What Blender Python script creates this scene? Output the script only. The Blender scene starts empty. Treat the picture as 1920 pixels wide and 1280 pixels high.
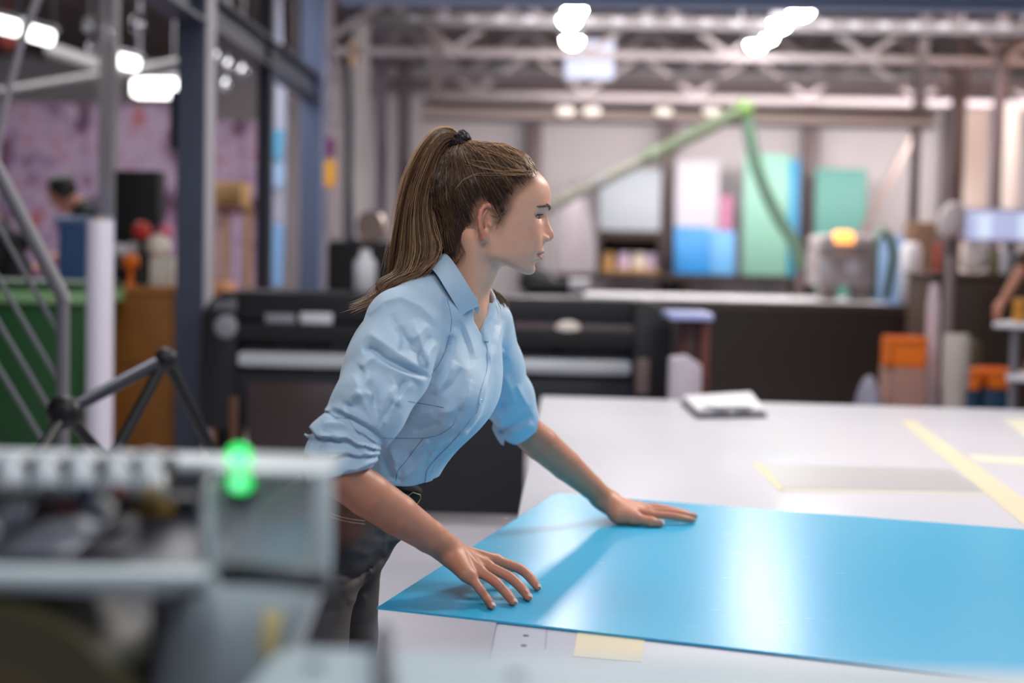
import bpy, bmesh, math, random
import numpy as np
from mathutils import Vector, Matrix, Quaternion
random.seed(7)
SC = bpy.context.scene
COL = SC.collection
PI = math.pi
# ------------------------------------------------------------------ camera
FPX = 2667.0
CAM_Z = 1.362
_Y = Vector((100, 150, -FPX)).normalized()
_v = Vector((1, -0.022, 0))
_Z = _v.cross(_Y).normalized()
_X = _Y.cross(_Z).normalized()
ROT = Matrix((_X, _Y, _Z))                    # camera-space -> world rotation (rows are world axes)
CAM = Vector((0, 0, CAM_Z))
def ray(px, py):
    return (ROT @ Vector(((px-960)/FPX, -(py-640)/FPX, -1.0)))
def W(px, py, Y):
    d = ray(px, py); return CAM + d*(Y/d.y)
def WZ(px, py, z):
    d = ray(px, py); return CAM + d*((z-CAM.z)/d.z)
RT = np.array(ROT.transposed())
def proj(P):                                   # world -> photo pixel
    c = RT @ (np.asarray(P, float)-np.array(CAM)).T
    return np.stack([960+FPX*c[0]/-c[2], 640-FPX*c[1]/-c[2]], -1)
cd = bpy.data.cameras.new('camera'); cam = bpy.data.objects.new('camera', cd); COL.objects.link(cam)
cam.matrix_world = Matrix.Translation(CAM) @ ROT.to_4x4()
cd.sensor_width = 36; cd.lens = 50.0; cd.clip_start = .05; cd.clip_end = 100
cd.dof.use_dof = True; cd.dof.focus_distance = 2.47; cd.dof.aperture_fstop = 1.8; cd.dof.aperture_blades = 0
SC.camera = cam
# ------------------------------------------------------------------ materials
def lin(c):
    f = lambda u: (u/12.92 if u <= .04045 else ((u+.055)/1.055)**2.4)
    return tuple(f(x/255.0) for x in c[:3])+(1.0,)
_M = {}
def mat(name, rgb, rough=.5, metal=0., noise=0., nscale=20., bump=0., bscale=200., emit=None, estr=0., trans=0., alpha=1., coat=0., spec=.5, sheen=0., sss=0., aniso=0., ior=1.45):
    if name in _M: return _M[name]
    m = bpy.data.materials.new(name); m.use_nodes = True
    nt = m.node_tree; b = nt.nodes['Principled BSDF']
    I = b.inputs
    I['Base Color'].default_value = lin(rgb); I['Roughness'].default_value = rough; I['Metallic'].default_value = metal
    I['Specular IOR Level'].default_value = spec; I['IOR'].default_value = ior
    if trans: I['Transmission Weight'].default_value = trans
    if alpha < 1: I['Alpha'].default_value = alpha
    if coat: I['Coat Weight'].default_value = coat; I['Coat Roughness'].default_value = .12
    if sheen: I['Sheen Weight'].default_value = sheen
    if sss:
        I['Subsurface Weight'].default_value = sss; I['Subsurface Radius'].default_value = (1, .35, .2); I['Subsurface Scale'].default_value = .006
    if aniso: I['Anisotropic'].default_value = aniso
    if emit: I['Emission Color'].default_value = lin(emit); I['Emission Strength'].default_value = estr
    if noise or bump:
        tc = nt.nodes.new('ShaderNodeTexCoord')
    if noise:
        n = nt.nodes.new('ShaderNodeTexNoise'); n.inputs['Scale'].default_value = nscale; n.inputs['Detail'].default_value = 4
        nt.links.new(tc.outputs['Object'], n.inputs['Vector'])
        r = nt.nodes.new('ShaderNodeMapRange'); r.inputs['From Min'].default_value = .3; r.inputs['From Max'].default_value = .7
        r.inputs['To Min'].default_value = 1-noise; r.inputs['To Max'].default_value = 1+noise*.5
        nt.links.new(n.outputs['Fac'], r.inputs['Value'])
        mx = nt.nodes.new('ShaderNodeVectorMath'); mx.operation = 'SCALE'
        mx.inputs[0].default_value = lin(rgb)[:3]
        nt.links.new(r.outputs['Result'], mx.inputs['Scale']); nt.links.new(mx.outputs['Vector'], I['Base Color'])
    if bump:
        n = nt.nodes.new('ShaderNodeTexNoise'); n.inputs['Scale'].default_value = bscale; n.inputs['Detail'].default_value = 3
        nt.links.new(tc.outputs['Object'], n.inputs['Vector'])
        bp = nt.nodes.new('ShaderNodeBump'); bp.inputs['Strength'].default_value = bump; bp.inputs['Distance'].default_value = .002
        nt.links.new(n.outputs['Fac'], bp.inputs['Height']); nt.links.new(bp.outputs['Normal'], I['Normal'])
    _M[name] = m
    return m
# ------------------------------------------------------------------ mesh builder
def V(*a): return Vector(a if len(a) > 1 else a[0])
class MB:
    def __init__(s): s.bm = bmesh.new()
    def _add(s, b2):
        me = bpy.data.meshes.new('t'); b2.to_mesh(me); b2.free(); s.bm.from_mesh(me); bpy.data.meshes.remove(me); return s
    def box(s, lo, hi, bev=0., mtx=None, seg=2):
        b = bmesh.new(); bmesh.ops.create_cube(b, size=1)
        lo = V(lo); hi = V(hi); c = (lo+hi)/2; d = hi-lo
        for v in b.verts: v.co = Vector((v.co.x*d.x, v.co.y*d.y, v.co.z*d.z))+c
        if bev: bmesh.ops.bevel(b, geom=list(b.edges), offset=min(bev, min(abs(x) for x in d)*.45), segments=seg, affect='EDGES', profile=.5)
        if mtx is not None: bmesh.ops.transform(b, matrix=mtx, verts=b.verts)
        return s._add(b)
    def bar(s, p0, p1, w, h, bev=0., up=(0, 0, 1)):
        p0 = V(p0); p1 = V(p1); d = p1-p0; L = d.length; y = d.normalized(); up = V(up)
        if abs(y.dot(up)) > .98: up = Vector((0, 1, 0))
        x = y.cross(up).normalized(); z = x.cross(y)
        m = Matrix((x, y, z)).transposed().to_4x4(); m.translation = (p0+p1)/2
        return s.box((-w/2, -L/2, -h/2), (w/2, L/2, h/2), bev, m)
    def tube(s, pts, r, n=12, cap=True):
        pts = [V(p) for p in pts]; rs = r if isinstance(r, (list, tuple)) else [r]*len(pts)
        bm = s.bm; rings = []; prev = None
        for i, p in enumerate(pts):
            a = pts[max(0, i-1)]; c = pts[min(len(pts)-1, i+1)]; t = (c-a).normalized()
            if prev is None:
                u = t.cross(Vector((0, 0, 1)));  u = u if u.length > .05 else t.cross(Vector((0, 1, 0)))
                u.normalize()
            else:
                u = (prev - t*prev.dot(t)).normalized()
            prev = u; w = t.cross(u)
            rings.append([bm.verts.new(p+(u*math.cos(2*PI*k/n)+w*math.sin(2*PI*k/n))*rs[i]) for k in range(n)])
        for a, b in zip(rings, rings[1:]):
            for k in range(n): bm.faces.new((a[k], a[(k+1) % n], b[(k+1) % n], b[k]))
        if cap:
            bm.faces.new(rings[0][::-1]); bm.faces.new(rings[-1])
        return s
    def lathe(s, prof, c=(0, 0, 0), axis=(0, 0, 1), n=24):
        q = Vector((0, 0, 1)).rotation_difference(V(axis).normalized()); c = V(c); bm = s.bm; rings = []
        for (r, z) in prof:
            rings.append([bm.verts.new(c+q @ Vector((max(r, 1e-4)*math.cos(2*PI*k/n), max(r, 1e-4)*math.sin(2*PI*k/n), z))) for k in range(n)])
        for a, b in zip(rings, rings[1:]):
            for k in range(n): bm.faces.new((a[k], a[(k+1) % n], b[(k+1) % n], b[k]))
        bm.faces.new(rings[0][::-1]); bm.faces.new(rings[-1]); return s
    def ball(s, c, r, sc=(1, 1, 1), u=20, v=12, rot=None):
        b = bmesh.new(); bmesh.ops.create_uvsphere(b, u_segments=u, v_segments=v, radius=r)
        for w in b.verts:
            w.co = Vector((w.co.x*sc[0], w.co.y*sc[1], w.co.z*sc[2]))
            if rot is not None: w.co = rot @ w.co
            w.co += V(c)
        return s._add(b)
    def prism(s, poly, ext, bev=0.):
        """poly: list of 3-D points of a planar outline; ext: extrusion vector"""
        b = bmesh.new(); ext = V(ext)
        a = [b.verts.new(V(p)) for p in poly]; c = [b.verts.new(V(p)+ext) for p in poly]; n = len(a)
        b.faces.new(a[::-1]); b.faces.new(c)
        for k in range(n): b.faces.new((a[k], a[(k+1) % n], c[(k+1) % n], c[k]))
        bmesh.ops.recalc_face_normals(b, faces=b.faces)
        if bev: bmesh.ops.bevel(b, geom=list(b.edges), offset=bev, segments=2, affect='EDGES', profile=.5)
        return s._add(b)
    def grid(s, rows):
        """rows: list of lists of points -> open sheet"""
        bm = s.bm; R = [[bm.verts.new(V(p)) for p in r] for r in rows]
        for a, b in zip(R, R[1:]):
            for k in range(len(a)-1): bm.faces.new((a[k], a[k+1], b[k+1], b[k]))
        return s
ORG = {}
def obj(name, mb, m, parent=None, smooth=True, mesh=None):
    me = mesh
    if me is None:
        me = bpy.data.meshes.new(name)
        bmesh.ops.recalc_face_normals(mb.bm, faces=mb.bm.faces)
        mb.bm.to_mesh(me); mb.bm.free()
    o = bpy.data.objects.new(name, me); COL.objects.link(o)
    if m is not None: me.materials.append(m)
    org = Vector((0, 0, 0))
    if parent is not None:
        org = ORG[parent.name]; o.parent = parent
    else:
        # put the object's origin at the middle of its base
        n = len(me.vertices)
        if n:
            co = np.empty(n*3, np.float32); me.vertices.foreach_get('co', co); co = co.reshape(-1, 3)
            lo, hi = co.min(0), co.max(0); org = Vector(((lo[0]+hi[0])/2, (lo[1]+hi[1])/2, lo[2])).copy()
            o.location = org
    if org.length > 0: me.transform(Matrix.Translation(-org))
    ORG[o.name] = org
    if smooth and len(me.polygons):
        me.polygons.foreach_set('use_smooth', [True]*len(me.polygons))
        if mb is not None:
            try: me.set_sharp_from_angle(angle=math.radians(38))
            except Exception: pass
    return o
def tag(o, label=None, cat=None, group=None, kind=None):
    if label: o['label'] = label
    if cat: o['category'] = cat
    if group: o['group'] = group
    if kind: o['kind'] = kind
    return o
def thing(name, label, cat, loc, group=None):
    o = bpy.data.objects.new(name, None); COL.objects.link(o); o.location = V(loc); o.empty_display_size = .05
    ORG[o.name] = V(loc).copy(); return tag(o, label, cat, group)
def struct(name, mb, m, smooth=True, label=None):
    o = obj(name, mb, m, None, smooth); o['kind'] = 'structure'
    if label: o['label'] = label
    return o
def dup(root, loc, rotz=0., label=None, group=None):
    r = root.copy(); COL.objects.link(r); r.location = V(loc); r.rotation_euler.z += rotz
    ORG[r.name] = V(loc).copy()
    if label: r['label'] = label
    if group: r['group'] = group
    for ch in list(root.children):
        c = ch.copy(); COL.objects.link(c); c.parent = r
        for g in ch.children:
            d = g.copy(); COL.objects.link(d); d.parent = c
    return r
# ================================================================== MATERIALS
m_floor = mat('floor_concrete', (206, 203, 214), .32, noise=.08, nscale=3)
m_ceil = mat('ceiling_sheet', (92, 82, 80), .7, noise=.1, nscale=6)
m_wall = mat('wall_paint', (192, 186, 190), .8, noise=.04, nscale=2)
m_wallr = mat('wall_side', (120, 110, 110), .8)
m_slate = mat('slate_steel', (62, 68, 84), .45, .0, noise=.08, nscale=9)
m_bluesteel = mat('blue_grey_steel', (92, 104, 134), .45)
m_brownsteel = mat('brown_grey_steel', (104, 90, 92), .5)
m_white = mat('white_paint', (224, 222, 228), .45)
m_truss = mat('truss_white', (158, 148, 152), .5)
m_black = mat('black_plastic', (26, 26, 30), .42)
m_black2 = mat('black_matte', (17, 18, 22), .7)
m_brownblk = mat('dark_brown_panel', (52, 41, 37), .55)
m_grey = mat('mid_grey', (128, 126, 134), .5)
m_lgrey = mat('light_grey', (190, 188, 196), .5)
m_chrome = mat('chrome', (205, 205, 212), .18, 1.)
m_blue = mat('blue_sheet', (40, 140, 214), .45)
m_sky = mat('sky_sheet', (96, 168, 224), .45)
m_mint = mat('mint_sheet', (132, 184, 168), .45)
m_teal = mat('teal_sheet', (82, 144, 136), .45)
m_cyan = mat('cyan_sheet', (40, 168, 208), .45)
m_green = mat('green_bin', (34, 78, 40), .45)
m_greenl = mat('green_rim', (126, 164, 116), .5)
m_wood = mat('wood_brown', (152, 94, 34), .5, noise=.12, nscale=7)
m_orange = mat('orange_plastic', (244, 122, 26), .5)
m_red = mat('red_plastic', (206, 52, 46), .4)
m_pink = mat('pink_card', (222, 120, 150), .5)
m_cream = mat('cream_card', (222, 214, 202), .6)
m_purple = mat('purple_card', (108, 40, 92), .6)
m_yellow = mat('yellow_card', (226, 160, 40), .6)
m_lilac = mat('lilac_card', (196, 178, 206), .6)
m_navy = mat('navy_cloth', (38, 46, 72), .8)
m_bluebin = mat('blue_box', (78, 112, 168), .5)
m_redbrown = mat('red_brown_wood', (104, 56, 48), .55)
m_tan = mat('tan_card', (176, 138, 92), .7)
m_skin_bg = mat('skin_background', (196, 134, 110), .55)
m_hair_bg = mat('hair_black', (18, 16, 17), .6)
m_glow_w = mat('lamp_white', (255, 255, 255), .5, emit=(255, 250, 244), estr=98)
m_glow_t = mat('tube_white', (255, 255, 255), .5, emit=(255, 253, 250), estr=4.5)
m_glow_o = mat('beacon_orange', (255, 170, 80), .4, emit=(255, 168, 84), estr=2.2)
m_screen = mat('screen_blue', (200, 205, 240), .3, emit=(196, 204, 244), estr=.55)
m_screen2 = mat('screen_band', (210, 225, 245), .3, emit=(214, 228, 246), estr=.75)
m_greenclear = mat('green_clear_tube', (150, 190, 120), .25, alpha=.75)
m_hose = mat('grey_green_hose', (84, 112, 96), .5)

# ================================================================== SETTING
RX0, RX1, RY0, RY1, RH = -9.5, 8.0, -5.0, 18.0, 3.78
struct('floor', MB().box((RX0, RY0, -.1), (RX1, RY1, 0)), m_floor)
struct('wall_back', MB().box((RX0, RY1, 0), (RX1, RY1+.15, RH)), m_wall)
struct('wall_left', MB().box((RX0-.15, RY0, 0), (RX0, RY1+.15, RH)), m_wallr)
struct('wall_right', MB().box((RX1, 6.5, 0), (RX1+.15, RY1+.15, RH)), m_wall)
# roof of folded sheet: a ribbed profile running front to back
cm = MB(); rows = []
xs = []
x = RX0
while x < RX1+.3:
    xs += [(x, 0), (x+.14, 0), (x+.18, .06), (x+.26, .06)]; x += .3
cm.grid([[(a, RY0, RH+b) for a, b in xs], [(a, RY1+.15, RH+b) for a, b in xs]])
cm.box((RX0-.15, RY0, RH+.08), (RX1, RY1+.15, RH+.16))
struct('ceiling', cm, m_ceil, smooth=False)
# back wall dividing posts and the light panels between them
for i, px in enumerate((1000, 1252, 1517, 1779)):
    p = W(px, 400, 17.8); w = .085
    struct('trim_%d' % (i+1), MB().box((p.x-w, 17.72, 0), (p.x+w, 17.98, RH-.15), .01), m_brownsteel)
p = W(1250, 160, 17.6)
struct('trim_5', MB().box((-2.4, 17.66, p.z-.07), (7.9, 17.98, p.z+.07)), m_brownsteel)

# ------------------------------------------------------------------ roof trusses (white lattice) and beams
def truss(Y, z0, z1, x0, x1, m, label, step=.62, w=.07):
    t = thing('roof_truss', label, 'roof truss', ((x0+x1)/2, Y, z0), 'roof trusses under the ceiling')
    obj('bottom_chord', MB().box((x0, Y-w/2, z0), (x1, Y+w/2, z0+w), .008), m, t)
    obj('top_chord', MB().box((x0, Y-w/2, z1-w), (x1, Y+w/2, z1), .008), m, t)
    k = 0; x = x0
    while x < x1-.05:
        a, b = (z0+w, z1-w) if k % 2 == 0 else (z1-w, z0+w)
        obj('web_bar', MB().bar((x, Y, a), (min(x+step, x1), Y, b), .05, .05), m, t)
        x += step; k += 1
    return t
truss(13.0, 3.19, RH-.02, -2.3, 6.9, m_truss, 'white roof truss, nearest of the lattice trusses below the ceiling')
truss(14.6, 3.19, RH-.02, -2.3, 7.2, m_truss, 'white roof truss, second from the front of the lattice trusses')
truss(16.2, 3.19, RH-.02, -2.3, 7.5, m_truss, 'white roof truss nearest the back wall')
def beam(name, px0, py0, px1, py1, Y, h, d, m, label, cat='beam'):
    a = W(px0, py0, Y); b = W(px1, py1, Y); z = (a.z+b.z)/2
    return tag(obj(name, MB().box((a.x, Y-d/2, z-h/2), (b.x, Y+d/2, z-h/2+h), .006), m), label, cat)
def ibeam(name, p0, p1, h, w, m, label, cat='beam', t=.02):
    p0 = V(p0); p1 = V(p1); up = Vector((0, 0, 1)); mb = MB()
    mb.bar(p0+up*(h/2), p1+up*(h/2), w, t); mb.bar(p0-up*(h/2), p1-up*(h/2), w, t); mb.bar(p0, p1, t*.8, h)
    return tag(obj(name, mb, m), label, cat)
a = W(640, -6, 9.3); b = W(1990, 12, 9.3)
ibeam('roof_beam', a, b, .07, .14, mat('beam_pale_blue', (140, 154, 186), .45), 'slate blue steel beam crossing the top edge of the photo')
# perforated cable tray hanging below the roof
a = W(700, 36, 11.9); b = W(1990, 62, 11.9)
t = thing('cable_tray', 'grey perforated cable tray hanging below the roof lamps', 'cable tray', (a+b)/2)
zc = (a.z+b.z)/2
obj('tray', MB().box((a.x, 11.8, zc-.05), (b.x, 12.0, zc-.04)).box((a.x, 11.79, zc-.05), (b.x, 11.8, zc+.05)).box((a.x, 12.0, zc-.05), (b.x, 12.01, zc+.05)), mat('tray_dark_grey', (84, 80, 84), .6), t)
k = a.x+.3
while k < b.x:
    obj('rung', MB().box((k, 11.78, zc-.015), (k+.09, 11.79, zc+.03)), m_grey, t); k += .24
for k in (a.x+.6, 1.4, 3.2, b.x-.3):
    obj('hanger_rod', MB().tube([(k, 11.9, zc), (k, 11.9, RH+.02)], .012), m_grey, t)
# crane girder in front of the back wall
a = W(792, 205, 12.6); b = W(1752, 225, 12.6); z = (a.z+b.z)/2
t = thing('crane_girder', 'long pale crane girder spanning the hall before the back wall', 'girder', ((a.x+b.x)/2, 12.6, z))
obj('web', MB().box((a.x, 12.55, z-.06), (b.x, 12.65, z+.06), .01), mat('girder_paint', (150, 134, 130), .5), t)
obj('flange', MB().box((a.x, 12.45, z+.06), (b.x, 12.75, z+.08), .008), m_brownsteel, t)
obj('flange', MB().box((a.x, 12.45, z-.08), (b.x, 12.75, z-.06), .008), m_brownsteel, t)
for px in (1060, 1110, 1245, 1335):
    q = W(px, 208, 12.5)
    obj('girder_glint', MB().ball((q.x, 12.52, q.z), .05, (1.7, .6, 1)), mat('glint_white', (235, 228, 220), .3, emit=(255, 240, 225), estr=.35), t)  # glowing balls stand in for blurred reflections on the girder
for x in (a.x+.12, b.x-.12):
    obj('hanger_bar', MB().box((x-.04, 12.56, z+.07), (x+.04, 12.64, RH+.02)), m_brownsteel, t)

# ------------------------------------------------------------------ roof lamps
def bay_lamp(x, y, z, label, r=.075):
    t = thing('spot_lamp', label, 'lamp', (x, y, z), 'bright round lamps under the roof')
    obj('shade', MB().lathe([(r*.5, r*1.2), (r*1.1, r*.2), (r*1.15, -r*.1), (r*1.05, -r*.1), (r*.9, r*.1), (r*.4, r*1.1)], (x, y, z)), m_grey, t)
    obj('bulb', MB().ball((x, y, z), r), m_glow_w, t)
    obj('suspension_rod', MB().tube([(x, y, z+r), (x, y, RH+.04)], .01), m_grey, t)
    return t
ZL = 3.30
def lampY(py): return (ZL-CAM_Z)*FPX/(490-py)
for px, py, lb in ((1078, 12, 'round roof lamp at the photo top, uppermost of the left column of lamps'),
                   (1068, 33, 'round roof lamp, middle of the left column of lamps'),
                   (1073, 72, 'round roof lamp, lowest of the left column of lamps above the woman'),
                   (1502, 12, 'largest round roof lamp, uppermost of the right cluster'),
                   (1463, 40, 'round roof lamp just under the uppermost of the right cluster'),
                   (1443, 68, 'small round roof lamp, third down in the right cluster'),
                   (1418, 80, 'round roof lamp, lowest and leftmost of the right cluster')):
    q = W(px, py, lampY(py)); bay_lamp(q.x, q.y, q.z, lb, .10 if px == 1502 else (.06 if px == 1443 else .085))

q = W(1105, 112, 13.8)
t = thing('panel_lamp', 'bluish white square panel lamp hanging below the left column of roof lamps', 'lamp', (q.x, 13.8, q.z))
obj('frame', MB().box((q.x-.25, 13.78, q.z-.2), (q.x+.25, 13.84, q.z+.2), .01), m_lgrey, t)
obj('diffuser', MB().box((q.x-.23, 13.765, q.z-.18), (q.x+.23, 13.78, q.z+.18), .004), mat('panel_glow', (215, 222, 245), .5, emit=(206, 214, 244), estr=.8), t)
for x in (-.2, .2): obj('suspension_rod', MB().tube([(q.x+x, 13.81, q.z+.19), (q.x+x, 13.81, RH+.04)], .008, 6), m_grey, t)

# ------------------------------------------------------------------ column row on the left, with its longitudinal beam
CX = -2.045
def column(Y, m, m2, label, w=.17):
    t = thing('steel_column', label, 'column', (CX, Y, 0), 'steel columns in a row on the left')
    mb = MB(); h = w/2; f = .016
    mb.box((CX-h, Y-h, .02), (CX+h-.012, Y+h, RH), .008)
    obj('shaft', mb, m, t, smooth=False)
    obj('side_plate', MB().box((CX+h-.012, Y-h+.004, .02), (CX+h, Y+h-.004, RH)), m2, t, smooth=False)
    obj('base_plate', MB().box((CX-.16, Y-.16, 0), (CX+.16, Y+.16, .02), .004), m, t)
    return t
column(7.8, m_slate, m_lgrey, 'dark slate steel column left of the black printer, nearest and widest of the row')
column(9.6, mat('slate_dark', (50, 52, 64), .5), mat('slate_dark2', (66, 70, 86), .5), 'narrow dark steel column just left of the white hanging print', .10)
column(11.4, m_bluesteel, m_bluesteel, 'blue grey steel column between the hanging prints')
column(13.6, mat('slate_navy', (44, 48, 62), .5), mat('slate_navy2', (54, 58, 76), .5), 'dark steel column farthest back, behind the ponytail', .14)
ibeam('crane_rail', (CX, -2, 2.70), (CX, 11.5, 2.70), .17, .16, m_slate, 'dark slate steel rail beam running back along the column row', 'beam')
for k, (Y, z) in enumerate(((7.1, 2.56), (8.5, 2.55), (8.9, 2.55), (10.4, 2.54))):
    pass

# lattice of pale pipes behind the columns (upper left)
for (x0, y0, x1, y1, Y, r, lb) in ((0, 178, 345, 120, 10.2, .05, 'pale ceiling pipe sloping up behind the fluorescent lamps'),
                                    (90, 92, 330, 172, 11.6, .06, 'grey ventilation duct slanting down below the twin fluorescent lamps')):
    tag(obj('ceiling_pipe', MB().tube([W(x0, y0, Y), W(x1, y1, Y)], r, 14), mat('pipe_grey_dull', (120, 116, 118), .6)), lb, 'pipe')
# left grey post behind the bench
q = W(203, 300, 9.4)
tag(obj('roof_post', MB().box((q.x-.055, 9.34, 0), (q.x+.055, 9.46, RH), .012), mat('post_grey', (166, 160, 164), .5)), 'pale grey square post rising behind the dark haired person', 'post')

# fluorescent lamps, left
def tube_lamp(c, L, yaw, label, w=.16, h=.07, tilt=0.):
    t = thing('fluorescent_lamp', label, 'lamp', c, 'fluorescent lamps at the upper left')
    mx = Matrix.Translation(V(c)) @ Matrix.Rotation(yaw, 4, 'Z') @ Matrix.Rotation(tilt, 4, 'Y')
    org = V(c)
    obj('housing', MB().box((-L/2, -w/2, h*.55), (L/2, w/2, h), .01, mx), m_lgrey, t)
    obj('diffuser', MB().box((-L/2+.01, -w/2+.01, -h*.6), (L/2-.01, w/2-.01, h*.55), .025, mx), m_glow_t, t)
    for s in (-1, 1):
        p = mx @ Vector((s*L*.35, 0, h)); obj('suspension_wire', MB().tube([p, (p.x, p.y, RH+.03)], .006, 6), m_grey, t)
    return t
for px, py, Y, L, tl, lb in ((10, 48, 9., .20, .22, 'fluorescent lamp cut by the left photo edge, first of the pair'),
                          (76, 66, 9., .19, .25, 'fluorescent lamp second from the left photo edge'),
                          (232, 115, 10., .24, .2, 'short fluorescent lamp right of the pale square post'),
                          (294, 165, 11., .38, .0, 'square fluorescent lamp half hidden by the widest steel column')):
    tube_lamp(W(px, py, Y), L, 0, lb, .10 if px < 290 else .18, .08 if px < 290 else .12, tl)
# small shiny fittings hanging along the rail
def fitting(px, py, Y, r, label):
    p = W(px, py, Y)
    t = thing('pendant_fitting', label, 'fitting', p, 'small shiny pendants on the upper left')
    obj('knob', MB().lathe([(r*.3, r*1.5), (r*.8, r*.8), (r, 0), (r*.8, -r*.9), (r*.2, -r*1.3)], p), m_chrome, t)
    obj('cord', MB().tube([p+V(0, 0, r*1.4), (p.x, p.y, RH+.03)], .006, 6), m_grey, t)
for px, py, Y, r, lb in ((167, 48, 8.6, .035, 'shiny metal pendant left of the steel rail, highest one'),
                         (258, 45, 8.8, .045, 'wide shiny pendant touching the underside of the rail'),
                         (205, 60, 9.0, .03, 'shiny pendant between two others above the pale post'),
                         (171, 92, 9.2, .03, 'lower shiny metal pendant above the white duct'),
                         (408, 112, 10.2, .035, 'bright pendant between first and second column'),
                         (430, 125, 10.5, .035, 'second bright pendant between first and second column'),
                         (456, 135, 10.8, .035, 'bright pendant just left of the second column'),
                         (424, 160, 11.2, .035, 'lowest bright pendant between first and second column'),
                         (552, 168, 11.3, .03, 'pale pendant between white hanging print and blue column')):
    fitting(px, py, Y, r, lb)

# ------------------------------------------------------------------ hanging prints between the columns
def hanging(name, pts, Y, wob, m, label, parts=(), cat='hanging print', grp=None):
    """pts: (px_left, px_right, py) rows from top to bottom: a soft sheet with waves in depth"""
    rows = []
    for i, (xa, xb, y) in enumerate(pts):
        a = W(xa, y, Y); b = W(xb, y, Y); r = []
        for k in range(9):
            f = k/8; p = a.lerp(b, f); p.y += wob*math.sin(f*9+i*.9); r.append(p)
        rows.append(r)
    mb = MB().grid(rows)
    bmesh.ops.solidify(mb.bm, geom=list(mb.bm.faces), thickness=.006)
    o = tag(obj(name, mb, m), label, cat, grp)
    return o
def patch(parent, name, pts, Y, wob, m, label=None):
    rows = []; f_ = []
    for p_, q_ in zip(pts, pts[1:]): f_ += [tuple(a_+(b_-a_)*t_/3 for a_, b_ in zip(p_, q_)) for t_ in range(3)]
    pts = f_+[pts[-1]]
    for i, (xa, xb, y) in enumerate(pts):
        a = W(xa, y, Y-.035); b = W(xb, y, Y-.035); rows.append([a.lerp(b, k/4) for k in range(5)])
    mb = MB().grid(rows)
    o = obj(name, mb, m, parent)
    if label: o['label'] = label
h1 = hanging('hanging_print', [(502, 527, -8), (500, 529, 60), (505, 532, 110), (497, 537, 150), (496, 538, 240), (496, 535, 320), (497, 534, 420), (498, 530, 535)], 11.7, .02, mat('print_white', (212, 214, 232), .5), 'tall white hanging print with blue lower part beside the narrow dark column')
patch(h1, 'printed_band', [(496, 534, 244), (496, 530, 270), (498, 530, 300)], 11.7, 0, mat('print_blue', (86, 168, 210), .5))
patch(h1, 'printed_band', [(498, 533, 305), (497, 533, 350)], 11.7, 0, mat('print_pale_blue', (168, 200, 238), .5))
patch(h1, 'printed_band', [(497, 533, 420), (498, 531, 470), (499, 530, 535)], 11.7, 0, mat('print_pale_blue2', (140, 186, 236), .5))
h2 = hanging('hanging_print', [(600, 626, -8), (592, 628, 80), (586, 632, 110), (588, 634, 180), (596, 634, 250), (594, 632, 300), (600, 630, 440)], 12.2, .02, mat('print_grey', (188, 178, 184), .5), 'grey hanging print with purple and yellow patches right of the blue column')
patch(h2, 'printed_band', [(588, 612, 85), (586, 614, 130), (590, 612, 160)], 12.2, 0, m_lilac)
patch(h2, 'printed_band', [(592, 606, 180), (593, 606, 222)], 12.2, 0, mat('print_mauve', (150, 84, 116), .6))
patch(h2, 'printed_band', [(602, 628, 258), (604, 628, 292)], 12.2, 0, m_purple)
patch(h2, 'printed_band', [(602, 629, 300), (604, 628, 350)], 12.2, 0, m_yellow)
h3 = hanging('hanging_print', [(662, 694, 42), (658, 694, 120), (662, 692, 220), (660, 696, 330), (664, 694, 446)], 13.0, .02, mat('print_cream', (216, 208, 208), .5), 'cream hanging print right of the farthest dark column')
patch(h3, 'printed_band', [(656, 668, 78), (657, 668, 122)], 13.0, 0, mat('print_tan', (206, 170, 128), .5))
h4 = hanging('hanging_print', [(704, 728, 60), (702, 726, 200), (704, 728, 300), (702, 726, 450)], 13.4, .02, mat('print_dusk', (150, 140, 152), .5), 'dull mauve hanging print just behind the ponytail')
h5 = hanging('hanging_print', [(742, 772, 90), (744, 770, 220), (742, 770, 330), (744, 772, 450)], 13.8, .02, mat('print_dusk2', (128, 118, 128), .5), 'grey hanging print above the hair at the ponytail tie')
# the rail they hang from
a = W(480, -8, 12); 
for o_, Y, px0, px1, lb in ((h1, 11.7, 495, 540, 'thin steel rail holding the white and blue print'), (h2, 12.2, 584, 640, 'thin steel rail holding the grey print with yellow patch')):
    a = W(px0, -10, Y); b = W(px1, -10, Y)
    tag(obj('hanging_rail', MB().tube([(a.x, Y, a.z), (b.x, Y, a.z)], .015).tube([(a.x+.05, Y, a.z), (a.x+.05, Y, RH+.02)], .008).tube([(b.x-.05, Y, a.z), (b.x-.05, Y, RH+.02)], .008), m_grey), lb, 'rail')
for Y, px0, px1, py, lb in ((13.0, 650, 702, 40, 'thin steel rail holding the cream print'), (13.4, 696, 734, 58, 'thin steel rail holding the mauve print'), (13.8, 736, 778, 88, 'thin steel rail holding the grey print above the hair')):
    a = W(px0, py, Y); b = W(px1, py, Y)
    tag(obj('hanging_rail', MB().tube([(a.x, Y, a.z), (b.x, Y, a.z)], .015).tube([(a.x+.05, Y, a.z), (a.x+.05, Y, RH+.02)], .008).tube([(b.x-.05, Y, a.z), (b.x-.05, Y, RH+.02)], .008), m_grey), lb, 'rail')

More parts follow.
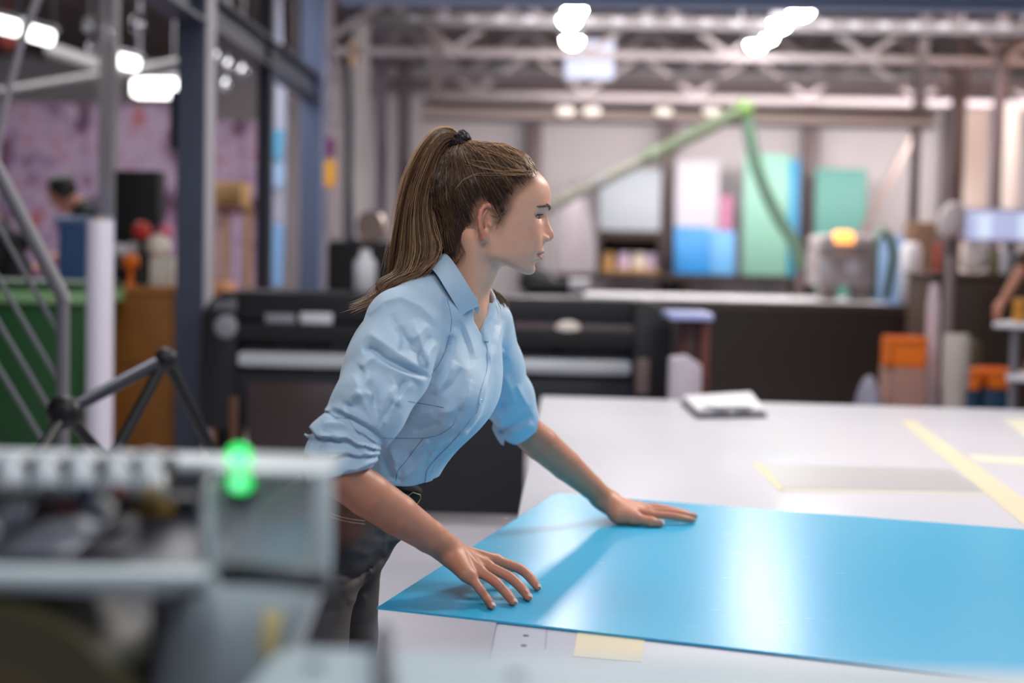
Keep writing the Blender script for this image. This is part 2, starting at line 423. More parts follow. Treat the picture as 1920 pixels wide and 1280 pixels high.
# ------------------------------------------------------------------ large printed mural, far left
def mural_mat():
    m = bpy.data.materials.new('mural_print'); m.use_nodes = True; nt = m.node_tree; b = nt.nodes['Principled BSDF']
    tc = nt.nodes.new('ShaderNodeTexCoord'); mp = nt.nodes.new('ShaderNodeMapping'); mp.inputs['Scale'].default_value = (1.6, 1, 1.1)
    n = nt.nodes.new('ShaderNodeTexNoise'); n.inputs['Scale'].default_value = 2.3; n.inputs['Detail'].default_value = 5; n.inputs['Roughness'].default_value = .65
    r = nt.nodes.new('ShaderNodeValToRGB'); e = r.color_ramp.elements
    e[0].position = .32; e[0].color = lin((46, 40, 70)); e[1].position = .72; e[1].color = lin((170, 62, 44))
    for pos, c in ((.40, (98, 52, 72)), (.45, (140, 112, 144)), (.53, (166, 144, 166)), (.585, (150, 110, 134)), (.64, (166, 68, 62))):
        k = e.new(pos); k.color = lin(c)
    nt.links.new(tc.outputs['Object'], mp.inputs['Vector']); nt.links.new(mp.outputs['Vector'], n.inputs['Vector'])
    nt.links.new(n.outputs['Fac'], r.inputs['Fac']); nt.links.new(r.outputs['Color'], b.inputs['Base Color']); b.inputs['Roughness'].default_value = .6
    return m
mu = mural_mat()
a = W(-60, 190, 13.5); b = W(340, 470, 13.5)
tag(obj('printed_mural', MB().box((a.x, 13.5, 0), (b.x, 13.56, a.z), .005), mu), 'large printed wall panel in pink and lilac behind the dark haired person', 'mural')
a = W(385, 225, 13.5); b = W(482, 420, 13.5)
tag(obj('printed_mural', MB().box((a.x, 13.5, 0), (b.x, 13.56, a.z), .005), mu), 'narrow printed wall panel in pink seen between the first two columns', 'mural')

# ------------------------------------------------------------------ dark screen behind the nearest column
q = W(361, 226, 9.0)
t = thing('television', 'dark flat television hanging behind the nearest column', 'television', (q.x, 9.0, q.z))
obj('panel', MB().box((q.x-.142, 8.98, q.z-.19), (q.x+.142, 9.02, q.z+.19), .01), mat('tv_dark', (22, 40, 42), .3), t)
obj('mount_pole', MB().tube([(q.x, 9.05, q.z), (q.x, 9.05, RH+.02)], .02), m_black, t)

# ------------------------------------------------------------------ left bench zone
a = W(214, 536, 8.0); b = W(345, 536, 8.0)
t = thing('wooden_cabinet', 'brown wooden cabinet standing left of the nearest steel column', 'cabinet', ((a.x+b.x)/2, 8.3, 0))
obj('body', MB().box((a.x-.12, 8.0, 0), (b.x, 8.7, a.z-.04), .006), m_wood, t)
obj('countertop', MB().box((a.x-.14, 7.985, a.z-.04), (b.x+.02, 8.72, a.z), .006), mat('counter_wood', (178, 116, 62), .5), t)
obj('drawer_seam', MB().box((a.x, 7.994, a.z*.62), (b.x, 8.0, a.z*.62+.006)), m_redbrown, t)
CZ = a.z
# things standing on the counter
def on_counter(name, px0, px1, py, Y, m, label, cat, shape='box', grp=None):
    a = W(px0, py, Y); b = W(px1, py, Y); c = (a.x+b.x)/2; w = b.x-a.x; h = max(a.z-CZ, .02)
    if shape == 'box': mb = MB().box((a.x, Y-w*.3, CZ), (b.x, Y+w*.3, CZ+h), .008)
    elif shape == 'ball': mb = MB().lathe([(w*.2, 0), (w*.45, h*.2), (w*.5, h*.5), (w*.45, h*.8), (w*.15, h)], (c, Y, CZ))
    else: mb = MB().lathe([(w*.42, 0), (w*.5, h*.1), (w*.5, h*.9), (w*.4, h)], (c, Y, CZ))
    return tag(obj(name, mb, m), label, cat, grp)
on_counter('machine_housing', 222, 304, 320, 8.6, m_black2, 'tall black machine housing on the wooden cabinet', 'machine')
on_counter('tub', 212, 262, 498, 8.26, m_black, 'low black tub at the left end of the cabinet top', 'tub')
on_counter('box', 284, 330, 482, 8.12, m_cream, 'wide cream carton on the cabinet top beside the column', 'box')
q = W(265, 432, 8.2)
def perched(name, px, py, Y, r, m, label, cat, base_m):
    p = W(px, py, Y)
    t = thing(name, label, cat, (p.x, Y, CZ))
    obj('top', MB().ball(p, r), m, t); obj('stem', MB().lathe([(r*.8, 0), (r*.5, .01), (r*.3, .03), (r*.3, max(p.z-CZ-r*.6, .04))], (p.x, Y, CZ)), base_m, t)
perched('bottle', 266, 432, 7.99+.2, .055, m_red, 'round red topped bottle before the black machine', 'bottle', m_black)
perched('bottle', 309, 434, 8.45, .05, m_pink, 'pink topped bottle beside the widest column', 'bottle', m_black)
perched('bottle', 225, 470, 8.44, .045, m_white, 'small white capped bottle right of the white roll', 'bottle', m_black)
perched('bottle', 296, 462, 8.29, .075, m_cream, 'large cream capped jar on the carton side of the cabinet', 'jar', m_lgrey)
perched('bottle', 245, 490, 8.08, .05, m_orange, 'small orange capped bottle at the cabinet front', 'bottle', m_orange)
on_counter('box', 240, 266, 454, 8.36, m_white, 'small white box behind the orange bottle', 'box')
# stacked brown cartons behind, between first and second column
a = W(392, 385, 10.6); b = W(470, 385, 10.6); zt = a.z
t = thing('shelf_rack', 'brown shelf rack with cartons seen between the first two columns', 'shelf', ((a.x+b.x)/2, 10.8, 0))
for x in (a.x, b.x-.05):
    for y in (10.6, 11.0): obj('post', MB().box((x, y, 0), (x+.05, y+.05, zt), .004), m_tan, t)
for z in (.3, .9, zt-.02): obj('shelf_board', MB().box((a.x, 10.6, z-.03), (b.x, 11.05, z), .004), m_redbrown, t)
a2 = W(398, 340, 10.7); b2 = W(455, 340, 10.7)
tag(obj('cardboard_box', MB().box((a2.x, 10.65, zt), (b2.x, 11.0, a2.z), .01), m_tan), 'brown cardboard box on top of the shelf rack', 'box')
q = W(393, 538, 8.15)
a = W(388, 528, 9.0)
tag(obj('carton', MB().box((a.x, 8.9, 0), (a.x+.15, 9.2, a.z), .02), mat('peach_card', (214, 150, 110), .6)), 'small peach coloured carton peeping over the printer corner', 'box')
# green wheeled bin
a = W(-80, 530, 7.3); b = W(158, 530, 7.3); zt = a.z
t = thing('wheelie_bin', 'dark green wheeled bin behind the grey stair rail', 'bin', ((a.x+b.x)/2, 7.6, 0))
ctr = [(a.x+.08, 7.35, .08), (b.x-.08, 7.35, .08), (b.x-.08, 7.78, .08), (a.x+.08, 7.78, .08)]
top = [(a.x, 7.28, zt-.1), (b.x, 7.28, zt-.1), (b.x, 7.88, zt-.1), (a.x, 7.88, zt-.1)]
mb = MB(); bm = mb.bm; lo = [bm.verts.new(p) for p in ctr]; hi = [bm.verts.new(p) for p in top]
bm.faces.new(lo[::-1]); bm.faces.new(hi)
for k in range(4): bm.faces.new((lo[k], lo[(k+1) % 4], hi[(k+1) % 4], hi[k]))
bmesh.ops.bevel(bm, geom=list(bm.edges), offset=.03, segments=2, affect='EDGES', profile=.5)
obj('body', mb, m_green, t)
obj('rim', MB().box((a.x-.03, 7.25, zt-.1), (b.x+.03, 7.91, zt-.03), .02), m_greenl, t)
obj('lid', MB().box((a.x-.02, 7.26, zt-.03), (b.x+.02, 7.90, zt+.02), .02), m_green, t)
for x in (a.x+.15, b.x-.15): obj('wheel', MB().lathe([(.04, -.03), (.1, -.025), (.1, .025), (.04, .03)], (x, 7.80, .1), (1, 0, 0)), m_black, t)
# blue box standing behind
a = W(122, 407, 8.9); b = W(212, 407, 8.9)
t = thing('container', 'blue plastic container before the dark haired person', 'container', ((a.x+b.x)/2, 9.0, 0))
obj('body', MB().box((a.x, 8.75, 0), (b.x, 9.2, a.z-.04), .03), m_bluebin, t)
obj('rim', MB().box((a.x-.02, 8.73, a.z-.05), (b.x+.02, 9.22, a.z), .02), mat('blue_rim', (120, 148, 196), .5), t)
# tall white roll
a = W(163, 412, 6.5); b = W(213, 412, 6.5); r = (b.x-a.x)/2
t = thing('material_roll', 'tall white roll of film standing upright left of the cabinet', 'roll', ((a.x+b.x)/2, 6.5, 0))
obj('film', MB().lathe([(r*.5, 0), (r, .0), (r, a.z), (r*.55, a.z), (r*.5, a.z-.02)], ((a.x+b.x)/2, 6.5, 0), n=32), mat('roll_white', (214, 208, 222), .4), t)
obj('core', MB().lathe([(r*.5, 0), (r*.5, a.z+.01), (r*.4, a.z+.01), (r*.38, .02)], ((a.x+b.x)/2, 6.5, 0)), m_tan, t)
# grey stair rail with parallel bars, at the left edge
SY = 4.6
m_rail = mat('rail_grey', (112, 110, 116), .45)
t = thing('stair_railing', 'grey metal stair railing with slanting bars at the left photo edge', 'railing', (W(118, 640, SY).x, SY, 0))
p0 = W(-160, 20, SY); p1 = W(116, 552, SY)
obj('handrail', MB().tube([p0, p1, p1+V(.01, 0, -.03)], .024, 14), m_rail, t)
q = W(118, 700, SY)
obj('newel_post', MB().tube([(q.x, SY, 0), (q.x, SY, p1.z+.0)], .021, 14), m_rail, t)
for ya, yb in ((430, 629), (533, 720), (617, 800), (706, 880)):
    obj('slanting_bar', MB().tube([W(-100, ya-176, SY), W(113, yb, SY)], .009, 8), m_rail, t)
q = W(-100, 300, SY)
obj('far_post', MB().tube([(q.x, SY, 0), (q.x, SY, W(-100, 140, SY).z)], .02, 12), m_rail, t)
tag(obj('hanging_cable', MB().tube([W(74, -12, 6.0), W(46, 60, 6.0), W(18, 160, 6.0), W(-4, 262, 6.0), (W(-4, 262, 6.0).x-.05, 6.0, 1.0), (W(-4, 262, 6.0).x-.05, 6.0, 0)], .016, 10), m_grey), 'thin grey cable hanging down at the upper left edge', 'cable')
q = W(14, 80, 9.2)
tag(obj('warning_lamp', MB().ball(q, .06).tube([q, (q.x, q.y, RH+.03)], .01), mat('dark_red', (110, 30, 22), .6)), 'small dark red lamp below the fluorescent pair', 'lamp')

# black tubular stand
TY = 3.9
t = thing('tubular_stand', 'black tubular stand with round clamp joints behind the foreground machine', 'stand', (W(200, 700, TY).x, TY+.1, 0))
J1 = W(121, 772, TY); J2 = W(311, 672, TY+.25)
obj('cross_tube', MB().tube([J1.lerp(J2, .12), J1.lerp(J2, .9)], .019, 16), mat('tube_dark', (70, 72, 82), .3, .6), t)
for J, r in ((J1, .05), (J2, .034)):
    o = obj('clamp_joint', MB().ball(J, r, (1, .8, 1), 20, 14), m_black, t)
    c = J+V(.0, -r*.72, 0)
    g = MB().lathe([(r*.5, 0), (r*.5, .006), (r*.3, .012), (r*.1, .012)], c, (0, -1, 0), 16)
    obj('clamp_knob', g, m_black2, o)
def leg_to_floor(p, px, py, Y):
    q = W(px, py, Y); d = q-p; s = (p.z)/(-d.z); return p+d*s
for J, px, py, Y in ((J1, 80, 840, TY-.12), (J1, 187, 850, TY+.12), (J2, 215, 850, TY+.1), (J2, 388, 826, TY+.4)):
    e = leg_to_floor(J, px, py, Y)
    if abs(e.y-TY) > 1.2: pass
    l = obj('leg', MB().tube([J, J.lerp(e, .985)], .017, 12), m_black, t)
    obj('foot_cap', MB().tube([J.lerp(e, .97), e+V(0, 0, .004)], .021, 12), m_black2, l)
# ------------------------------------------------------------------ wide roll printer
PY = 7.3
def X(px, Y=PY): return W(px, 600, Y).x
a = W(376, 548, PY); zt = W(800, 553, PY).z; xl = X(376); xr = X(1262)
t = thing('roll_printer', 'wide black roll printer with rounded ends standing behind the woman', 'printer', ((xl+xr)/2, PY+.3, 0))
def arch(xa, xb, z0, z1, r, n=8):
    pts = [(xa, z0)]
    for k in range(n+1):
        an = PI-(PI/2)*k/n; pts.append((xa+r+r*math.cos(an), z1-r+r*math.sin(an)))
    for k in range(n+1):
        an = PI/2-(PI/2)*k/n; pts.append((xb-r+r*math.cos(an), z1-r+r*math.sin(an)))
    pts.append((xb, z0)); return pts
zb = W(800, 752, PY).z; zi = W(800, 600, PY).z
for xa, xb, nm in ((xl, X(444), 'end_cabinet'), (X(1188), xr, 'end_cabinet')):
    left = nm and xa == xl
    r = .17; pts = []
    if left:
        pts = [(xa, .45)]+[(xa+r-r*math.cos(PI/2*k/8), zt-r+r*math.sin(PI/2*k/8)) for k in range(9)]+[(xb, zt), (xb, .45)]
    else:
        pts = [(xa, .45), (xa, zt)]+[(xb-r+r*math.sin(PI/2*k/8), zt-r+r*math.cos(PI/2*k/8)) for k in range(9)]+[(xb, .45)]
    obj('end_cabinet', MB().prism([(p[0], PY, p[1]) for p in pts], (0, .6, 0), .012), m_black, t)
obj('top_hood', MB().box((X(444), PY+.02, W(800, 606, PY).z), (X(1188), PY+.6, zt), .012), m_black, t)
obj('back_panel', MB().box((X(444), PY+.5, .5), (X(1188), PY+.58, zt-.08)), m_black2, t)
obj('window_rail', MB().box((X(444), PY+.0, W(800, 648, PY).z), (X(1188), PY+.08, W(800, 612, PY).z), .008), m_black2, t)
obj('platen_bar', MB().box((X(446), PY-.02, W(800, 695, PY).z), (X(1186), PY+.1, W(800, 668, PY).z), .02), mat('platen_white', (196, 200, 206), .25, .3), t)
obj('media_slot', MB().box((X(446), PY+.12, W(800, 668, PY).z), (X(1186), PY+.3, W(800, 660, PY).z)), m_grey, t)
obj('lower_cover', MB().box((X(444), PY+.0, .46), (X(1188), PY+.1, W(800, 704, PY).z), .015), mat('printer_dark_blue', (30, 33, 42), .5), t)
obj('end_badge', MB().box((X(398), PY-.006, W(398, 581, PY).z), (X(444), PY+.004, W(398, 562, PY).z), .004), mat('badge_grey', (92, 92, 100), .5), t)
obj('dial', MB().lathe([(.06, 0), (.06, .012), (.045, .02)], W(424, 612, PY), (0, -1, 0)), m_grey, t)
for x0, x1, y0, y1, m in ((496, 552, 588, 609, m_grey), (562, 622, 586, 608, m_lgrey), (1040, 1090, 602, 627, m_cream), (960, 1190, 605, 625, mat('hood_band', (92, 80, 84), .4))):
    c = W((x0+x1)/2, (y0+y1)/2, PY)
    obj('hood_sticker', MB().box((X(x0), PY+.012, W(x0, y1, PY).z), (X(x1), PY+.022, W(x0, y0, PY).z), .003), m, t) if m is not m_cream else \
        obj('hood_reflector', MB().ball((c.x, PY+.012, c.z), .045, (1.4, .3, .8)), m, t)
for x0, x1, y0, y1, m in ((560, 610, 632, 656, mat('carriage_magenta', (120, 50, 84), .5)), (610, 640, 632, 656, m_cream), (500, 545, 632, 658, m_grey), (1060, 1180, 650, 668, m_grey), (950, 1030, 645, 668, m_grey)):
    obj('ink_carriage', MB().box((X(x0), PY+.2, W(x0, y1, PY).z), (X(x1), PY+.42, W(x0, y0, PY).z), .008), m, t)
obj('control_panel', MB().box((X(1195), PY-.02, W(1195, 738, PY).z), (X(1220), PY+.01, W(1195, 672, PY).z), .006), mat('panel_taupe', (116, 100, 96), .5), t)
for x in (X(410), X(1220)):
    l = obj('leg', MB().box((x-.06, PY+.2, .06), (x+.06, PY+.4, .46), .01), m_black, t)
    obj('foot', MB().box((x-.07, PY-.05, 0.0), (x+.07, PY+.65, .06), .015), m_black, t)
# take-up media hanging under the printer (black sheet) and brown translucent guard
obj('media_curtain', MB().box((X(640), PY-.08, .05), (X(992), PY-.05, W(900, 705, PY).z), .01), mat('curtain_black', (28, 29, 36), .6), t)
obj('guard_sheet', MB().box((X(470), PY-.06, .1), (X(638), PY-.045, W(560, 715, PY).z), .004), mat('guard_brown', (58, 46, 46), .35), t)
obj('guard_post', MB().box((X(437), PY-.06, .1), (X(452), PY-.045, W(440, 740, PY).z), .004), mat('guard_bronze', (92, 62, 44), .4), t)

# ------------------------------------------------------------------ far flatbed machine (dark brown front, white bed)
FY = 10.4
def XF(px): return W(px, 560, FY).x
zt = W(1400, 566, FY).z; xl = XF(1085); xr = XF(1742)
t = thing('flatbed_cutter', 'long dark brown flatbed cutting machine with bright white bed', 'machine', ((xl+xr)/2, FY+.8, 0))
obj('body', MB().box((xl, FY, .02), (xr, FY+1.55, zt-.02), .02), m_brownblk, t)
obj('bed', MB().box((xl+.05, FY+.03, zt-.02), (XF(1665), FY+1.52, zt+.015), .01), m_white, t)
obj('side_rail', MB().box((xl, FY-.03, zt-.06), (xr, FY+.03, zt+.005), .01), mat('rail_brown', (92, 82, 78), .4, .4), t)
for x in (xl+.2, xr-.2):
    for y in (FY+.2, FY+1.4): obj('foot', MB().lathe([(.06, 0), (.06, .02)], (x, y, 0)), m_black, t)
FZT = zt-.02
# its gantry head
GY = FY+.35
g0 = W(1530, 545, GY); g1 = W(1640, 440, GY)
t = thing('gantry_head', 'grey cutting head with an orange beacon riding over the white bed', 'machine head', ((g0.x+g1.x)/2, GY, zt+.015))
obj('housing', MB().box((g0.x, GY-.05, W(1580, 536, GY).z), (g1.x, GY+.5, W(1580, 462, GY).z), .03), mat('gantry_grey', (160, 150, 150), .4), t)
obj('top_cover', MB().box((g0.x+.01, GY-.07, W(1580, 462, GY).z), (g1.x-.01, GY+.5, W(1580, 440, GY).z), .03), mat('gantry_light', (206, 196, 196), .4), t)
for px in (1548, 1602):
    c = W(px, 500, GY-.05); obj('spindle_window', MB().lathe([(.062, 0), (.062, .02), (.045, .03), (.0, .03)], (c.x, GY-.05, c.z), (0, -1, 0)), m_lgrey, t)
for px in (1556, 1616):
    c = W(px, 520, GY); obj('guide_post', MB().box((c.x-.06, GY, zt+.016), (c.x+.06, GY+.2, W(1580, 536, GY).z), .01), mat('gantry_mid', (134, 122, 120), .4), t)
c = W(1581, 446, GY-.02); obj('beacon', MB().lathe([(.085, -.04), (.09, .0), (.08, .035), (.05, .05)], (c.x, GY-.02, c.z)), m_glow_o, t)
# stacked items at the right of the bed
# ------------------------------------------------------------------ extraction arm, pale green
AY = 12.22
b0 = W(1395, 205, AY); a0 = W(1010, 398, AY)
t = thing('extraction_arm', 'pale green jointed extraction arm with grey hose above the far machine', 'extraction arm', (b0.x, AY, 0))
obj('arm_tube', MB().tube([a0, a0.lerp(b0, .5)], .052, 14), mat('arm_pale', (122, 122, 112), .4), t)
obj('arm_tube', MB().tube([a0.lerp(b0, .5), a0.lerp(b0, .98)], .06, 14), mat('arm_green', (92, 104, 84), .4), t)
obj('arm_sleeve', MB().tube([a0.lerp(b0, .28), a0.lerp(b0, .32)], .06, 14), m_grey, t)
obj('arm_sleeve', MB().tube([a0.lerp(b0, .55), a0.lerp(b0, .59)], .07, 14), mat('arm_grey_green', (112, 124, 104), .5), t)
obj('elbow', MB().ball(b0, .085, (1.1, .9, 1)), mat('elbow_green', (98, 128, 70), .45), t)
hp = [W(*p, AY) for p in ((1402, 222), (1408, 262), (1418, 312), (1438, 365), (1462, 412), (1490, 455), (1500, 505))]
obj('hose', MB().tube(hp, .055, 14), m_hose, t)
q = hp[-1]
obj('support_post', MB().tube([(q.x, AY, 0), (q.x, AY, q.z+.02)], .045, 14), m_brownsteel, t)
obj('base_plate', MB().lathe([(.15, 0), (.15, .02), (.05, .03)], (q.x, AY, 0)), m_brownsteel, t)
# second short hose arch right of the gantry head
hp = [W(*p, 11.2) for p in ((1600, 560), (1632, 455), (1648, 432), (1664, 448), (1672, 480), (1668, 512), (1660, 560))]
hp = [(p.x, 11.0+.03*i, p.z) for i, p in enumerate(hp)]
tag(obj('hose', MB().tube(hp[1:], .035, 12).tube([hp[1], (hp[1][0], hp[1][1], zt+.015)], .03, 12), m_hose), 'short dark green hose arching right of the gantry head', 'hose')
# slanting brace in front of the back wall
a = W(1718, 240, 16.2); b = W(1598, 470, 16.2)
tag(obj('slanting_brace', MB().bar(a, b+(b-a)*1.9 if False else W(1470, 716, 16.2), .16, .06, .005), mat('brace_taupe', (140, 124, 122), .5)), 'slanting taupe steel brace before the teal sheet', 'brace')
# ------------------------------------------------------------------ coloured sheets leaning on the back wall, on the long dark bench
BY = 16.8
zb = W(1300, 514, 16.4).z
a = W(1040, 514, 16.4); b = W(1535, 514, 16.4)
t = thing('long_bench', 'long dark workbench along the back wall below the coloured sheets', 'bench', ((a.x+b.x)/2, 16.8, 0))
obj('top', MB().box((a.x, 16.3, zb-.09), (b.x, 17.65, zb), .01), m_brownblk, t)
for x in (a.x+.1, (a.x+b.x)/2, b.x-.1):
    for y in (16.4, 17.5): obj('leg', MB().box((x-.05, y-.05, 0), (x+.05, y+.05, zb-.09), .005), m_brownblk, t)
obj('lower_shelf', MB().box((a.x+.05, 16.4, .4), (b.x-.05, 17.6, .45)), m_brownblk, t)
def lean(px0, px1, py0, Y, m, label, d=.12, th=.03, z0=None, grp='coloured sheets leaning at the back wall', name='plastic_sheet'):
    z0 = zb if z0 is None else z0
    a = W(px0, py0, Y+d); b = W(px1, py0, Y+d)
    return tag(obj(name, MB().prism([(a.x, Y, z0), (b.x, Y, z0), (b.x, Y+d, a.z), (a.x, Y+d, a.z)], (0, th, 0), .004), m), label, 'plastic sheet', grp)
lean(1265, 1330, 425, 17.0, m_blue, 'low bright blue sheet between two posts of the back wall')
lean(1328, 1378, 432, 17.1, m_sky, 'low pale blue sheet touching the mint sheet')
lean(1396, 1480, 288, 17.1, m_mint, 'tall mint green sheet behind the curved hose')
lean(1472, 1492, 298, 17.3, m_cyan, 'narrow cyan sheet at the right edge of the mint one')
lean(1480, 1500, 300, 17.44, m_sky, 'thin sky blue sheet tucked behind the cyan one', th=.02)
lean(1352, 1374, 366, 17.35, mat('pink_sheet', (206, 130, 168), .5), 'narrow pink sheet above the pale blue one')
lean(1268, 1350, 300, 17.42, mat('pale_lilac_sheet', (206, 204, 216), .5), 'pale lilac white sheet behind the bright blue one')
lean(1126, 1240, 318, 17.3, mat('grey_blue_sheet', (168, 176, 188), .45), 'grey blue sheet behind the shelf box right of the face')
a = W(1530, 514, 17.3)
lean(1530, 1626, 315, 17.3, m_teal, 'wide teal green sheet right of the mint one', z0=0.)
lean(1628, 1712, 440, 17.35, mat('dull_blue_sheet', (112, 146, 186), .5), 'dull blue low sheet behind the white canister', z0=0.)
q = W(1286, 408, 16.7)
# open shelf box on the bench
a = W(1122, 430, 16.5); b = W(1242, 430, 16.5)
t = thing('shelf_box', 'dark open shelf box with white goods on the long bench', 'shelf', ((a.x+b.x)/2, 16.7, zb))
obj('top_board', MB().box((a.x, 16.5, a.z-.11), (b.x, 17.0, a.z), .006), m_brownblk, t)
obj('bottom_board', MB().box((a.x, 16.5, zb), (b.x, 17.0, zb+.05), .006), m_tan, t)
for x in (a.x, b.x-.04): obj('side_board', MB().box((x, 16.5, zb), (x+.04, 17.0, a.z-.1), .006), m_brownblk, t)
obj('back_board', MB().box((a.x, 16.95, zb), (b.x, 17.0, a.z-.1)), m_brownblk, t)
for px, m, lb in ((1140, m_tan, 'tan roll at the left end inside the dark shelf box'), (1170, m_lilac, 'lilac roll second from left inside the dark shelf box'), (1198, m_cream, 'cream roll third from left inside the dark shelf box'), (1222, m_lilac, 'lilac roll at the right end inside the dark shelf box')):
    q = W(px, 480, 16.7)
    tag(obj('paper_roll', MB().lathe([(.03, 0), (.075, 0), (.075, .18), (.03, .18)], (q.x, 16.7, zb+.05)), m), lb, 'roll', 'rolls inside the dark shelf box')
# a white coat hanging right behind the face
a = W(1036, 360, 15.6); 
hangc = [(1062, 1084, 352), (1050, 1100, 380), (1042, 1112, 430), (1040, 1118, 470), (1042, 1116, 512)]
hanging('dust_sheet', hangc, 15.6, .03, mat('dust_sheet_white', (242, 236, 242), .7), 'white dust sheet hanging just right of the face', cat='cloth')
q = W(1073, 352, 15.6)
tag(obj('coat_stand', MB().tube([(q.x, 15.9, 0), (q.x, 15.9, q.z+.05)], .025).lathe([(.2, 0), (.2, .02), (.03, .04)], (q.x, 15.9, 0)).tube([(q.x, 15.9, q.z+.03), (q.x, 15.62, q.z+.03)], .015), m_brownsteel), 'thin stand carrying the white dust sheet', 'stand')
# white banner panels at the right wall
for (x0, x1, y0, Y, lb) in ((1812, 1852, 205, 13.0, 'tall pale banner panel left of the last post'), (1886, 1914, 195, 12.0, 'tall pale banner panel at the right photo edge')):
    a = W(x0, y0, Y); b = W(x1, y0, Y)
    t = thing('banner_panel', lb, 'banner', ((a.x+b.x)/2, Y, 0), 'pale banner panels at the right')
    obj('panel', MB().box((a.x, Y-.01, .05), (b.x, Y+.01, a.z), .004), mat('banner_pale', (226, 216, 212), .6), t)
    obj('foot', MB().box((a.x-.02, Y-.15, 0), (b.x+.02, Y+.15, .05), .01), m_grey, t)
for (px, Y, w, lb) in ((1794, 13.7, .12, 'brown grey steel post left of the pale banner panels'), (1870, 12.2, .09, 'brown grey steel post between the pale banner panels'), (1716, 14.2, .08, 'thin brown grey post right of the slanting brace')):
    q = W(px, 300, Y)
    tag(obj('steel_post', MB().box((q.x-w/2, Y-w/2, 0), (q.x+w/2, Y+w/2, RH), .008), m_brownsteel), lb, 'post')
# ------------------------------------------------------------------ right workstation
RYY = 8.6
def XR(px, Y=RYY): return W(px, 480, Y).x
# dark cabinet row
a = W(1690, 505, 9.2); b = W(1905, 505, 9.2)
zt2 = W(1800, 520, 9.2).z
t = thing('dark_workstation', 'dark brown workstation cabinet below the bright monitor', 'cabinet', ((a.x+b.x)/2, 9.5, 0))
obj('body', MB().box((W(1752, 500, 9.2).x, 9.2, .02), (b.x+.9, 9.9, zt2), .015), mat('station_brown', (76, 58, 48), .55), t)
obj('worktop', MB().box((W(1745, 500, 9.2).x, 9.16, zt2), (b.x+.92, 9.92, zt2+.03), .01), mat('station_top', (96, 76, 64), .5), t)
obj('door_panel', MB().box((W(1800, 500, 9.2).x, 9.19, .12), (W(1900, 500, 9.2).x, 9.2, zt2-.06), .004), mat('station_dark', (66, 50, 42), .55), t)
ztop = zt2+.03
# bright monitor
a = W(1812, 395, 9.4); b = W(1990, 452, 9.4)
t = thing('monitor', 'bright bluish computer monitor at the right photo edge', 'monitor', ((a.x+b.x)/2, 9.4, ztop))
fr = obj('frame', MB().box((a.x-.02, 9.4, b.z-.02), (b.x+.02, 9.45, a.z+.02), .012), m_lilac, t)
obj('screen', MB().box((a.x, 9.392, b.z), (b.x, 9.4, a.z), .003), m_screen, t)
for k in (.12, .55):
    obj('screen_window', MB().box((a.x+(b.x-a.x)*k, 9.388, b.z+.01), (a.x+(b.x-a.x)*(k+.14), 9.392, a.z-.02)), m_screen2, t)
obj('stand_neck', MB().box(((a.x+b.x)/2-.04, 9.44, ztop+.01), ((a.x+b.x)/2+.04, 9.48, b.z+.05), .006), m_grey, t)
obj('stand_foot', MB().box(((a.x+b.x)/2-.15, 9.32, ztop), ((a.x+b.x)/2+.15, 9.6, ztop+.015), .006), m_grey, t)
def standing(name, px0, px1, py, Y, z0, m, label, cat, shape='box', grp=None, dpt=None, top=.85):
    a = W(px0, py, Y); b = W(px1, py, Y); c = (a.x+b.x)/2; w = b.x-a.x; h = a.z-z0; d = dpt or w*.6
    if shape == 'box': mb = MB().box((a.x, Y, z0), (b.x, Y+d, z0+h), min(.02, w*.2))
    elif shape == 'cup': mb = MB().lathe([(w*.3, 0), (w*.36, h*.02), (w*.42, h*.7), (w*.5, h*.74), (w*.5, h*.98), (w*.44, h), (w*.4, h*.9)], (c, Y, z0))
    else: mb = MB().lathe([(w*.46, 0), (w*.5, h*.03), (w*.5, h*top), (w*.3, h*(top+.1)), (w*.28, h)], (c, Y, z0))
    return tag(obj(name, mb, m), label, cat, grp)
# desk lamp with white shade
q = W(1784, 412, 9.3)
t = thing('desk_lamp', 'white rounded desk lamp shade left of the bright monitor', 'lamp', (q.x, 9.4, ztop))
rot = Matrix.Rotation(.3, 3, 'Y')
obj('lamp_shade', MB().ball(q, .105, (.8, .8, 1.15), rot=rot), mat('shade_white', (226, 212, 214), .5), t)
obj('pole', MB().tube([(q.x+.02, 9.42, ztop+.02), (q.x+.04, 9.42, q.z-.16), q+V(.02, .03, -.08)], .014), m_navy, t)
obj('base', MB().lathe([(.06, 0), (.06, .02), (.02, .035)], (q.x+.03, 9.42, ztop)), m_navy, t)
mb = MB(); c0 = W(1822, 492, 9.3)
rr = random.Random(3); b_ = bmesh.new(); bmesh.ops.create_icosphere(b_, subdivisions=3, radius=1)
for v in b_.verts:
    n = 1+.14*math.sin(v.co.x*5+1)*math.sin(v.co.y*4)+.12*math.sin(v.co.z*6+v.co.x*3)
    v.co = Vector((v.co.x*.085*n, v.co.y*.08*n, max(v.co.z, -.75)*.1*n*(1-.3*v.co.x)))+Vector((c0.x+.03, 9.30, ztop+.1))
mb._add(b_)
tag(obj('cleaning_cloth', mb, mat('cloth_white', (228, 216, 212), .8)), 'crumpled white cloth on the workstation below the monitor', 'cloth')
standing('canister', 1690, 1728, 462, 10.9, FZT, m_white, 'white canister standing right of the gantry head', 'canister', 'bottle', top=.97)
standing('carton', 1712, 1758, 415, 11.4, 0, mat('carton_brown', (112, 84, 66), .6), 'tall brown carton behind the white canister', 'carton', dpt=.3)
standing('bottle', 1752, 1768, 452, 9.35, ztop, mat('red_soft', (196, 92, 74), .5), 'small red bottle left of the white lamp', 'bottle', 'bottle') 
